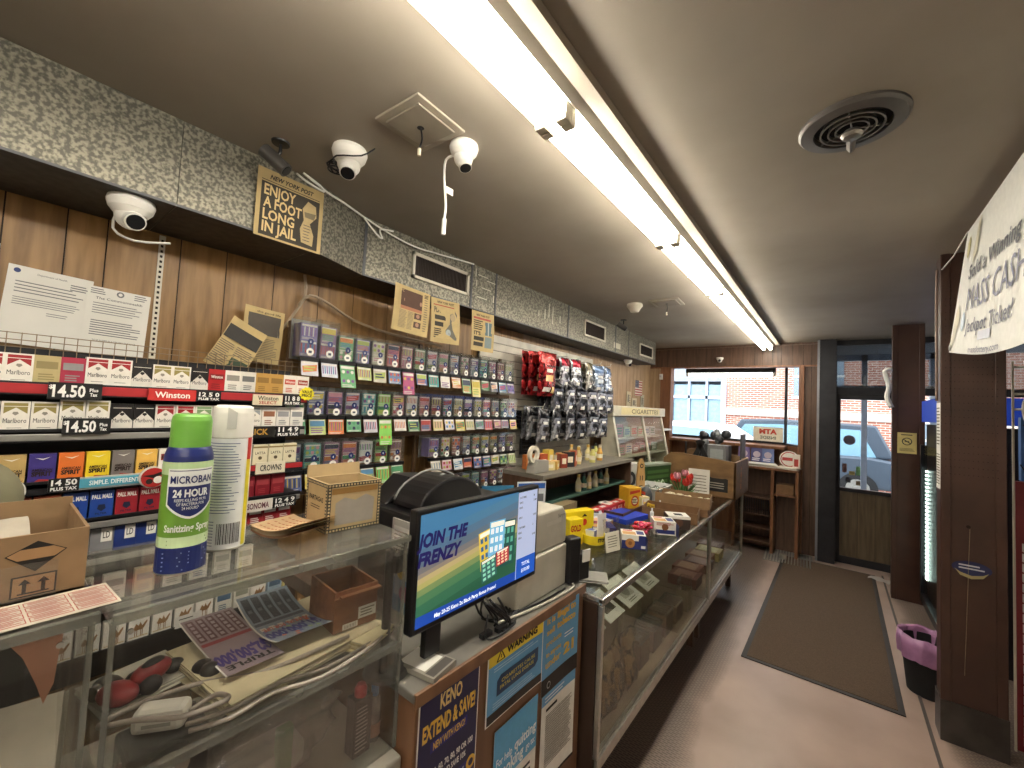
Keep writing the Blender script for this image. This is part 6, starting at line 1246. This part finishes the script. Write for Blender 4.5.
for i, x in enumerate((-1.12, -.99)): inst(MB().cyl((0, 0, 0), (0, 0, .42), .008, BLK, n=10).mesh(), 'black_rod', 'thin black upright rod in the wooden crate, %s one' % ['left', 'right'][i], 'rod', (x, 4.2, ZI+.012), 0, 'black upright rods')
# ================================================================ BACK SHELF UNIT
bs = root('back_shelf_unit', 'brown back shelf unit with goods crowding its top and open shelf', 'shelf unit', (-1.30, 2.0, 0))
SH = mat('shelf_top_grey', '#6f6a60', .5)
MB().box(-.30, 0, 1.175, 0, 1.35, 1.20, SH).build('shelf_top', bs, bevel=.003)
MB().box(-.30, 0, 0, 0, 1.35, .86, WOODD).build('base_cabinet', bs); MB().box(-.30, 0, .86, -.02, .02, 1.175, WOODD).build('end_board', bs); MB().box(-.30, 1.33, .86, -.02, 1.35, 1.175, WOODD).build('end_board', bs); MB().box(-.30, .02, .86, -.285, 1.33, 1.175, WOODD).build('back_board', bs)
MB().box(-.28, .02, 1.0, -.06, 1.33, 1.015, flat('#3a5a50')).build('middle_shelf', bs)
ZS = 1.201
cols = ['#b0502c', '#c87838', '#d8c890', '#3a2c24', '#c8a050', '#e0d8c0', '#8a3a28', '#d8b84c', '#2c2c30', '#c8c0a8']
bot = {}
def bottle(c, capc):
    k = c+capc
    if k not in bot: bot[k] = MB().lathe([(0, 0), (.02, 0), (.022, .01), (.022, .06), (.012, .085), (.010, .10)], flat(c, .3), n=14).lathe([(.012, .098), (.012, .118), (0, .118)], flat(capc), n=14).lathe([(.0225, .02), (.0225, .05)], flat('#e4dcc4'), n=14).mesh()
    return bot[k]
i = 0
for y, x in ((2.62, -1.42), (2.70, -1.46), (2.80, -1.40), (2.88, -1.48), (2.96, -1.42), (3.05, -1.5), (2.75, -1.55)):
    inst(bottle(['#d8c890', '#c89848', '#d0cc7c'][i % 3], ['#c8a050', '#e0d8c0', '#2c2c30'][i % 3]), 'small_flask', 'small pale bottle at the right end of the back shelf top, %s of its cluster' % ORD[i], 'bottle', (x, y, ZS), 0, 'small bottles on the back shelf'); i += 1
i = 0
for y in (2.12, 2.20, 2.29, 2.36, 2.44, 2.52):
    for x in (-1.38, -1.48):
        w, h = rnd.uniform(.05, .08), rnd.uniform(.04, .11)
        c = cols[i % len(cols)]
        pbox('snuff_box', 'small coloured box on the back shelf top, %s from the left, %s row' % (ORD[i//2], ['front', 'back'][i % 2]), 'box', (x, y, ZS), H90+rnd.uniform(-.5, .5), w, .05, h, c, lambda mb, w, h: mb.fr(-w*.3, h*.3, w*.3, h*.7, flat('#e4dcc8'), -.0008), None, lambda mb, w, d, h: mb.tr(-w*.3, .01, w*.3, .04, flat('#d0a060'), h+.0005), 'small boxes on the back shelf'); i += 1
t = root('tape_dispenser', 'grey tape dispenser at the left end of the back shelf top', 'tape dispenser', (-1.36, 2.06, ZS), H90)
MB().prism([(-.07, 0), (.09, 0), (.085, .07), (-.03, .08), (-.06, .04)], 0, .06, flat('#8e8c86')).build('dispenser_body', t, bevel=.004); mb = MB(); mb.lathe([(.028, -.01), (.05, -.01), (.05, .01), (.028, .01), (.028, -.01)], flat('#cfc8b8'), M=Matrix.Translation((-.04, .03, .11)) @ Matrix.Rotation(H90, 4, 'X'), n=28); mb.build('tape_roll', t)
i = 0
for y in (2.60, 2.68, 2.76, 2.86, 2.95, 3.05): 
    inst(bottle(['#e0d8b0', '#3a6a5c', '#d8c890'][i % 3], ['#e0c070', '#2c2c30', '#d8d0b8'][i % 3]), 'small_flask', 'small bottle on the middle shelf of the back unit, %s from the left' % ORD[i], 'bottle', (-1.40, y, 1.016), 0, 'small bottles on the middle shelf'); i += 1
pbox('poster_box', 'white carton with a printed black and white portrait beside the back shelf', 'carton', (-1.36, 3.53, ZC-.02), radians(80), .26, .20, .26, '#c9c8c2', lambda mb, w, h: (mb.disc(-w*.2, h*.5, h*.28, flat('#2c2c2e'), y=-.001), mb.disc(-w*.22, h*.52, h*.14, flat('#a8a4a0'), y=-.0015), mb.disc(w*.3, h*.35, h*.1, flat('#3a5aa8'), y=-.001)))
MBt = MB(); MBt.box(-1.66, 3.38, .0, -1.285, 4.9, .868, WOODD); inst(MBt.mesh(), 'back_cabinet', 'low brown cabinet against the left wall behind the counter', 'cabinet', (0, 0, 0))
b = root('menu_stand', 'white and blue lottery menu card standing behind the screen', 'sign', (-1.22, 1.74, .94), radians(60))
mb = MB(); mb.box(-.06, 0, 0, .10, .004, .27, flat('#d4d8dc', .5)); mb.fr(-.055, .235, .095, .262, flat('#2c5cb0'), -.0008); [mb.fr(-.05+i*.05, .02+j*.05, -.012+i*.05, .058+j*.05, flat(['#4a4c50', '#6c6e72'][(i+j) % 2]), -.0008) for i in range(3) for j in range(4)]; mb.build('front_card', b)
mb = MB(); mb.box(0, 0, 0, .17, .004, .25, flat('#2f7096', .5)); mb.fr(.01, .15, .16, .22, flat('#9cbccc'), -.0008); mb.lines(.01, .03, .16, .13, 4, flat('#9cbccc'), .3, -.0008); mb.build('blue_leaflet', b, loc=(-.24, .02, 0)); MB().box(-.10, .004, -.05, .10, .06, 0, BLK).build('holder_base', b)
inst(MB().box(-.14, 0, 0, .10, .07, .14, flat('#7a6a4c', .7)).mesh(), 'brown_carton', 'brown carton behind the yellow display on the counter', 'carton', (-1.22, 2.16, ZI), H90)
sb = MB(); sb.box(-1.50, 1.5, 0, -1.285, 1.97, .888, WOODD); inst(sb.mesh(), 'pedestal', 'dark pedestal between the stand and the back shelf unit', 'pedestal', (-.0, -.02, 0))
# ================================================================ CIGARETTE SHOWCASE ON THE WALL
WE = mat('cream_enamel', '#cfc9b4', .4)
cg = root('cigarette_display', 'cream wall display with sloped glass doors and a lettered header', 'display case', (-1.72, 4.15, .868))
yL = 1.6; Hh = .66
SL = lambda z: -.02-.14*(z/Hh)       # the front leans back
mb = MB(); P0 = [(0, 0), (SL(Hh), Hh), (-.26, Hh), (-.26, 0)]
Rs = Matrix(((1, 0, 0, 0), (0, 1, 0, 0), (0, 0, 1, 0), (0, 0, 0, 1)))
for y in (0, yL-.02): MB().prism(P0, y, y+.02, WE).build('side_panel', cg)
MB().box(-.26, .02, 0, -.25, yL-.02, Hh, flat('#a89a7c')).build('back_panel', cg)
for z in (0, .2, .4): MB().box(-.25, .02, z, SL(z)-.0, yL-.02, z+.012, WE).build('inner_shelf', cg)
for y in (.0, .86, yL-.045):
    MB().add([(SL(0)+.02, y, 0), (SL(0)+.02, y+.045, 0), (SL(Hh)+.02, y+.045, Hh), (SL(Hh)+.02, y, Hh), (SL(0)-.0, y, 0), (SL(0)-.0, y+.045, 0), (SL(Hh)-.0, y+.045, Hh), (SL(Hh)-.0, y, Hh)], [(0, 1, 2, 3), (7, 6, 5, 4), (0, 4, 5, 1), (3, 2, 6, 7), (0, 3, 7, 4), (1, 5, 6, 2)], WE).build('door_stile', cg)
for k, (a, b_) in enumerate(((.045, .86), (.905, yL-.045))): MB().add([(SL(0)+.008, a, 0), (SL(0)+.008, b_, 0), (SL(Hh)+.008, b_, Hh), (SL(Hh)+.008, a, Hh)], [(0, 1, 2, 3)], glassmat('display_glass', '#e8ece8', .5, .01)).build('glass_door', cg)
MB().box(-.27, -.04, Hh, SL(Hh)+.05, yL+.04, Hh+.11, WE).build('header_box', cg, bevel=.004)
mb = MB(Matrix(((0, -1, 0, SL(Hh)+.051), (1, 0, 0, 0), (0, 0, 1, 0), (0, 0, 0, 1)))); mb.fr(.15, Hh+.015, yL-.2, Hh+.095, flat('#dccf98'), -.0008); mb.text('CIGARETTES', flat('#4a4030'), yL*.56, Hh+.03, .05, .9, y=-.0014, bold=.01); mb.build('header_lettering', cg)
i = 0
for z in (.012, .212, .412):
    for k in range(7):
        y = .03+k*.215
        pbox('tobacco_carton', 'tobacco carton behind the sloped glass doors, %s shelf, %s from left' % (['bottom', 'middle', 'top'][int(z/.2)], ORD[k]), 'carton', (-1.885-.03*(z > .3), 4.15+y+.09, .868+z+.001), H90, .19, .06, rnd.uniform(.09, .15), rnd.choice(['#b8b0a4', '#a87870', '#8c9c84', '#c8c0ac', '#9a8c84', '#8a6a58', '#b8c0a0', '#d0d0cc']), lambda mb, w, h: mb.lines(-w*.4, h*.2, w*.4, h*.8, 3, flat(rnd.choice(['#c83a34', '#4a6a8a', '#e8e4dc', '#4a7a4c'])), .5, -.0008), None, None, 'cartons behind the sloped glass')
inst(MB().box(-1.70-.35, 3.97, 0, -1.72, 5.68, .866, WOODD).mesh(), 'low_cabinet', 'low brown cabinet carrying the cream cigarette display', 'cabinet', (0, 0, 0)) if 0 else None
mb = MB(); mb.box(-.40, 0, 0, -.0, 1.6, .866, WOODD); inst(mb.mesh(), 'low_cabinet', 'low brown cabinet carrying the cream cigarette display', 'cabinet', (-1.72, 4.15, 0))
pbox('orange_book', 'orange and brown book standing at the left end of the cream display header', 'book', (-1.90, 4.19, .868+Hh+.112), H90, .05, .08, .15, '#b8583c')
f = inst(MB().box(-.13, 0, 0, .13, .003, .21, flat('#c8c0b4')).fr(-.13, .10, -.02, .21, flat('#26305a'), -.0006).mesh(), 'small_flag', 'small striped flag with a blue corner pinned on the pale panelling', 'flag', (WX+.012, 5.62, 1.80), H90)
mb = MB(); mb.box(-.13, 0, 0, .13, .002, .21, flat('#d8d0c8'))
for k in range(6): mb.fr(-.13, .005+k*.035, .13, .0215+k*.035, flat('#a03a40'), -.0008)
mb.fr(-.13, .11, .0, .21, flat('#26305a'), -.0014); [mb.disc(-.115+.022*a, .125+.022*b_, .004, flat('#d8d8d8'), y=-.002, n=6) for a in range(5) for b_ in range(4)]
f.data = mb.mesh()
for i, (y, z, w, h, c) in enumerate(((5.28, 1.64, .14, .20, '#c8bea0'), (5.48, 1.62, .18, .14, '#d0c8b0'), (5.78, 1.62, .13, .20, '#b8b8a8'), (5.9, 1.44, .15, .14, '#c0b8a8'))):
    inst(MB().box(-w/2, 0, 0, w/2, .004, h, flat(c, .7)).fr(-w*.3, h*.3, w*.1, h*.8, flat('#7a7468'), -.0008).lines(w*.15, h*.2, w*.4, h*.8, 4, GY, .4, -.0008).mesh(), 'framed_certificate', 'pale framed certificate on the panelling under the flag, %s from the left' % ORD[i], 'certificate', (WX+.012, y, z), H90, 'pale certificates under the flag')
sh_ = root('wall_shelf', 'white wall shelf at the window post', 'shelf', (WX+.002, 5.72, 1.34)); MB().box(0, 0, 0, .34, .33, .02, WHT).build('board', sh_); MB().prism([(.0, -.10), (.02, -.10), (.25, 0), (0, 0)], .05, .07, WHT).build('bracket', sh_)
b = inst(MB().prism([(-.08, 0), (.10, 0), (.10, .02), (-.04, .14), (-.09, .15)], 0, .06, BLK).mesh(), 'black_telephone', 'black and white device standing on the white wall shelf', 'device', (WX+.20, 5.84, 1.361), H90)
d = inst(MB().box(-.02, 0, 0, .02, .03, .08, WHT).ball((0, -.01, .05), (.014, .014, .02), flat('#c8c8c8'), 12, 8).mesh(), 'motion_sensor', 'small white motion sensor on the wooden window post', 'sensor', (-1.985, DY-.065, 2.06), 0)
# ================================================================ WINDOW BAY THINGS
s = root('window_sign', 'cash machine sign with mirrored red letters hung in the shop window', 'sign', (-.69, DY+.36, 1.272))
MB().box(-.17, 0, 0, .17, .006, .19, flat('#e4dfcc', .5)).build('sign_board', s); mb = MB(); mb.text('ATM', flat('#c8402c'), 0, .10, .06, .20, y=-.001, bold=.05, mirror=True); mb.text('INSIDE', flat('#5a6a58'), 0, .03, .04, .18, y=-.001, bold=.02, mirror=True); mb.fr(-.165, .182, .165, .188, flat('#b8b4a4'), -.0006); mb.build('mirrored_lettering', s)
u = root('newspaper_stand', 'orange-brown wooden newspaper stand with open shelves below the shop window', 'newspaper stand', (-.98, 5.78, 0))
MB().box(0, 0, .97, .66, .30, .995, WOODO).build('top_board', u); MB().box(0, .28, 0, .66, .30, .97, WOODD).build('back_board', u)
for x in (0, .40, .64): MB().box(x, 0, 0, x+.03, .28, .97, WOODO).build('divider', u)
for z in (.62, .42, .26, .1): MB().box(.03, .02, z, .40, .28, z+.015, WOODD).build('shelf_board', u)
MB().box(.43, .02, .68, .64, .28, .70, WOODO).build('shelf_board', u); mb = MB(); [mb.box(.04+i*.024, .01, .44, .046+i*.024, .02, .62, BLK) for i in range(15)]; mb.build('slatted_rack', u)
stack('newspaper_stack', 'pile of newspapers spread on top of the window newspaper stand', 'newspapers', (-.72, 5.93, .996), .2, .34, .24, 8, ['#d8d4cc', '#c8c4bc', '#e0dcd4'], .004, .02)
stack('newspaper_stack', 'newspapers lying at the right end of the newspaper stand top', 'newspapers', (-.42, 5.92, .996), -.1, .2, .24, 5, ['#c8c0b0', '#d8d4cc'], .004, .01)
for i, (x, c) in enumerate(((-.90, '#6a5a8a'), (-.76, '#4a4a78'), (-.64, '#5a6a9a'))): inst(MB().box(-.065, 0, 0, .065, .004, .17, flat(c)).disc(0, .09, .04, flat('#a89aa8'), y=-.001).lines(-.05, .01, .05, .05, 2, flat('#e0d8e0'), .5, -.0008).mesh(), 'magazine', 'purple-blue magazine standing on the newspaper stand, %s from the left' % ORD[i], 'magazine', (x, 6.02, 1.032 if i < 3 else 1.0), 0, 'magazines on the newspaper stand', rot=(radians(-8), 0, 0))
s = root('round_sign', 'oval red and white sign leaning at the right of the newspaper stand', 'sign', (-.42, 6.02, 1.10))
mb = MB(); mb.lathe([(0, -.004), (.10, -.004), (.10, .004), (0, .004)], flat('#ddd8d0'), M=Matrix.Rotation(H90, 4, 'X'), n=30); mb.build('sign_disc', s); mb = MB(); mb.disc(0, 0, .088, flat('#b03c3c'), y=-.005, n=28); mb.disc(0, 0, .078, flat('#ddd8d0'), y=-.006, n=28); mb.fr(-.07, -.018, .07, .02, flat('#b03c3c'), -.007); mb.build('sign_print', s)
pbox('leaflet_box', 'white leaflet box beside the oval sign on the newspaper stand', 'box', (-.345, 5.94, .996), 0, .07, .06, .17, '#d8d0c4', lambda mb, w, h: mb.fr(-w*.3, h*.2, w*.3, h*.7, flat('#a83a34'), -.0008))
inst(MB().lathe([(0, 0), (.035, 0), (.035, .06), (0, .06)], ALU, n=18).mesh(), 'tin_can', 'small metal tin on the floor under the newspaper stand', 'tin', (-.44, 5.70, 0))
inst(MB().box(0, 0, 0, .22, .24, .13, CARDD).mesh(), 'brown_bag', 'brown paper bundle in the right compartment of the newspaper stand', 'bundle', (-.54, 5.80, .701)) if 0 else inst(MB().box(0, 0, 0, .17, .2, .11, CARDD).mesh(), 'brown_bundle', 'brown paper bundle in the right compartment of the newspaper stand', 'bundle', (-.53, 5.82, .701))
# ================================================================ FLOOR THINGS
m = root('door_mat', 'long dark brown rubber-edged mat lying in the aisle', 'mat', (-.062, 4.53, 0), radians(-.5))
MM = mat('mat_pile', '#594736', .95, scale=160, bump=.5, c2='#4a3a2c'); 
MB().box(-.37, -1.28, .001, .37, 1.28, .009, MM).build('mat_pile', m); mb = MB(); [mb.box(*q, mat('mat_edge', '#2a2523', .6)) for q in ((-.40, -1.31, .001, .40, -1.28, .006), (-.40, 1.28, .001, .40, 1.31, .006), (-.40, -1.28, .001, -.37, 1.28, .006), (.37, -1.28, .001, .40, 1.28, .006))]; mb.build('rubber_edge', m)
m = root('metal_grate', 'pale ribbed metal floor grate below the shop window', 'grate', (-.40, 5.55, 0), radians(3))
MB().box(-.22, -.02, .001, .24, .48, .005, mat('grate_base', '#8a8a88', .5, .4)).build('grate_base', m); mb = MB(); [mb.box(-.21+i*.028, -.015, .005, -.197+i*.028, .475, .011, ALU) for i in range(16)]; mb.build('ribs', m)
inst(MB().grid(lambda u, v: (.18*u, .12*v, .004+.012*abs(sin(6*u+3*v))), 10, 8, flat('#b8b4b0')).mesh(), 'crumpled_paper', 'crumpled white paper on the floor by the door', 'paper', (.28, 5.70, .001), -.5)
t = root('trash_can', 'dark waste basket with a purple liner between the two columns', 'waste basket', (.46, 3.60, 0))
MB().lathe([(0, 0), (.095, 0), (.125, .30), (.12, .30), (.09, .01), (0, .01)], BLKM, n=26).build('basket', t)
PU = mat('purple_liner', '#a878a0', .4, scale=20, bump=.5)
mb = MB(); 
def liner(u, v):
    a = 2*pi*u; r = [.117, .124, .132, .138, .132][min(4, int(v*4.999))]; z = [.20, .32, .335, .28, .20][min(4, int(v*4.999))]
    w = 1+.04*sin(9*a)+.03*sin(17*a+2); return (r*w*cos(a), r*w*sin(a), z+.006*sin(7*a+3*v))
mb.grid(liner, 48, 4, PU); mb.build('liner', t)
# ================================================================ RIGHT SIDE
BN = flat('#d2d1ca', .6)
bn = root('lottery_banner', 'white jackpot banner hung by cords from the ceiling beside the near column', 'banner', (.45, 2.0, 2.0))
def bnp(u, v):       # u along reading direction (towards the camera), v up
    yb = 2.96+(1.35-2.96)*u; yt = 2.575+(1.35-2.575)*u
    zb = 1.965-.13*sin(min(1, u*1.4)*pi*.5)+.03*u; zt = 2.44+.01*u
    y = yb+(yt-yb)*v; z = zb+(zt-zb)*v
    return (.005*sin(7*u)*(1-v)+.0, y-2.0, z-2.0)
mb = MB(); mb.grid(bnp, 84, 20, BN); mb.build('banner_cloth', bn)
def bmap(mb, off=-.003):
    mb.v = [Vector((lambda q: (q[0]+off+p.y, q[1], q[2]))(bnp(p.x, p.z))) for p in mb.v]; return mb
def btext(mb, t_, u, v, h, w, c, bold=.02, shear=0): mb.text(t_, flat(c, .6), u, v, h, w, y=0, bold=bold, shear=shear, align='L')
for a in (('Sold a Winning $100,000', .12, .58, .10, .78, '#5a5a60', .02), ('MASS CASH', .14, .34, .17, .50, '#77788c', .0), ('Jackpot Ticket!', .16, .17, .10, .42, '#6a6a78', .01), ('masslottery.com', .22, .015, .045, .28, '#7c7c8c', .01)):
    mb = MB(); btext(mb, *a); bmap(mb).build('lettering_line', bn)
mb = MB(); 
def bd(u, v, r, c, k=2.2, off=0): mb.poly([(u+r*cos(2*pi*i/16), v+r*k*sin(2*pi*i/16)) for i in range(16)], flat(c, .6), off)
bd(.07, .84, .022, '#a8a070', 3.5); bd(.07, .84, .016, '#c8c08c', 3.5, -.0006); bmap(mb, -.0022).build('coin_art', bn); mb = MB(); bd(.12, .26, .022, '#a8b4c0', 3.5); bd(.12, .26, .016, '#c0ccd8', 3.5, -.0006)
bmap(mb, -.0022).build('coin_art', bn); mb = MB(); mb.poly([(.02, .30), (.05, .42), (.08, .30), (.05, .12), (.02, .03), (.0, .05), (.02, .16)], flat('#bfb8a0')); mb.poly([(.17, .95), (.2, .97), (.19, .75), (.15, .68), (.14, .74)], flat('#bfb8a0')); bmap(mb, -.0022).build('bill_art', bn); mb = MB(); mb.poly([(.3, .1), (.42, .1), (.42, .16), (.3, .16)], flat('#b8bcc8')); mb.text('Lottery', flat('#77788c'), .36, .11, .04, .09, y=-.0006)
bmap(mb, -.0022).build('banner_art', bn)
mb = MB(); mb.tube([(-.0, .575, .44), (0, .85, .42), (-.01, 1.05, .415)], .003, WHT, 6, 0); mb.build('cord', bn); mb = MB(); mb.lathe([(.006, -.002), (.014, -.002), (.014, .002), (.006, .002)], ALU, M=Matrix.Translation((-.004, .91, -.02)) @ Matrix.Rotation(H90, 4, 'Y'), n=16); mb.build('eyelet', bn)
inst(MB().tube([(.44, 3.20, 2.45), (.438, 3.20, 2.2), (.439, 3.20, 1.9), (.439, 3.20, 1.73)], .006, flat('#8a7468'), 8).mesh(), 'thin_cable', 'thin brown cord running down the edge of the near column', 'cord', (0, -.01, 0))
inst(MB().box(-.065, 0, 0, .065, .002, .19, flat('#c9b878', .6)).disc(0, .11, .035, INK, y=-.0008, n=20).disc(0, .11, .028, flat('#c9b878', .6), y=-.0012, n=20).poly([(-.024, .124), (-.02, .13), (.024, .096), (.02, .09)], INK, -.0016).fr(-.016, .106, .014, .113, INK, -.0014).lines(-.05, .02, .05, .05, 3, INK, .35, -.0008).lines(-.04, .16, .04, .18, 1, INK, .4, -.0008).mesh(), 'no_smoking_sign', 'yellow no-smoking sign on the far brown column', 'sign', (.53, 5.243, 1.325))
for i, (z, h) in enumerate(((1.47, .25), (1.26, .21))): inst(MB().box(-.055, 0, 0, .055, .002, h, PAPER).lines(-.045, .02, .045, h-.02, 12, GY, .4, -.0008).mesh(), 'column_notice', '%s white printed notice on the aisle side of the near column' % ['upper', 'lower'][i], 'notice', (.4485, 3.205, z), -H90)
st = inst(MB().disc(0, 0, .07, flat('#1c2450', .5), y=-.0008, n=26, rz=.035).lines(-.045, -.01, .045, .02, 2, flat('#c8c8d0'), .45, -.0014).poly([(-.06, -.01), (-.04, -.025), (0, -.036), (.04, -.025), (.06, -.01), (.04, -.04), (0, -.052), (-.04, -.04)], flat('#a89a6a'), -.0012).mesh(), 'oval_sticker', 'oval navy sticker peeling on the front of the near column', 'sticker', (.555, 3.130, .885))
CLF = mat('cooler_black', '#1c1d22', .35, .3)
co = root('drinks_cooler', 'black glass-door drinks cooler with a lit blue top behind the columns', 'cooler', (.60, 4.15, 0))
MB().box(.04, 0, 0, .7, .95, 1.60, CLF).build('cooler_body', co); MB().box(.01, .0, 1.62, .6, .95, 1.80, emis('cooler_blue', '#1a3a9a', .25)).build('lit_header', co)
MB().box(.0, .0, .1, .04, .04, 1.42, CLF).box(.0, .91, .1, .04, .95, 1.42, CLF).box(.0, 0, .1, .04, .95, .16, CLF).build('door_frame', co); MB().box(.012, .04, .16, .018, .91, 1.42, GLS).build('door_glass', co)
mb = MB(); [mb.box(.022, .80, .30+i*.033, .036, .87, .315+i*.033, emis('led_white', '#e8fff8', 3)) for i in range(28)]; mb.build('led_strip', co)
rk2 = root('snack_rack', 'tall red rack of small packets with blue boards above, right of the near column', 'display rack', (.74, 3.30, 0))
RC = flat('#7c2028', .5)
MB().box(0, 0, 0, .55, .04, 1.33, RC).build('red_panel', rk2); MB().box(.02, .0, 1.335, .55, .04, 1.66, mat('blue_board', '#2c5c9c', .5)).build('blue_board', rk2)
MB().box(-.014, -.02, 0, -.006, -.012, 1.95, CREAM).build('upright_post', rk2)
pm = MB().box(0, 0, 0, .028, .012, .040, PAPER).fr(.004, .004, .024, .014, flat('#8c6a60'), -.0008).fr(.006, .02, .022, .034, flat('#b8b0a8'), -.0008).mesh()
n = 0
for i in range(26):
    for j in range(5):
        o = bpy.data.objects.new('packet', pm); COL.objects.link(o); o.parent = rk2; o.location = (.02+j*.036+.0, -.013, .03+i*.05); n += 1
        if n >= 100: break
    if n >= 100: break
mb = MB()
for z in (1.70, 1.78, 1.92): mb.tube([(-.01, -.01, z), (.5, -.01, z)], .006, WHT, 6, 0)
mb.tube([(.03, -.03, 1.95), (.04, -.03, 1.8), (.02, -.03, 1.7), (.05, -.03, 1.55), (.06, -.03, 1.4), (.04, -.03, 1.2)], .006, WHT, 6); mb.tube([(.10, -.03, 1.95), (.13, -.03, 1.7), (.12, -.03, 1.5)], .008, CREAM, 6); mb.tube([(.02, -.03, 1.62), (.08, -.04, 1.6), (.15, -.03, 1.5), (.13, -.03, 1.38), (.05, -.03, 1.36), (.01, -.03, 1.42)], .003, BLK, 6); mb.build('wire_arms', rk2)
MB().box(.12, .05, 1.7, .5, .25, 1.9, BLKM).build('black_basket', rk2)
v = root('wall_decal', 'white curved plastic bracket on the door side of the far column', 'bracket', (.425, 5.22, 1.74)); MB().tube([(0, 0, .36), (-.05, 0, .34), (-.02, 0, .2), (-.035, .0, .1), (-.002, 0, .0)], .02, WHT, 10).build('bracket_body', v)
for i, (x, y) in enumerate(((.10, .88), (.15, .90))): pass
g = root('door_stickers', 'small stickers in the lower corner of the glass door', 'stickers', (.07, DY-.003, .86))
for i, (x, z, w, h, c) in enumerate(((.01, .15, .04, .10, '#6a4a48'), (.07, .13, .05, .04, '#a89a5c'), (.13, .13, .04, .10, '#6a9a6c'), (.04, .04, .045, .06, '#3a3c44'), (.13, .02, .04, .05, '#8c7a60'))): MB().fr(x, z, x+w, z+h, flat(c)).build('sticker', g)
MB().disc(.07, .52, .055, flat('#6a6474'), n=24, y=-.001).build('round_sticker', g)
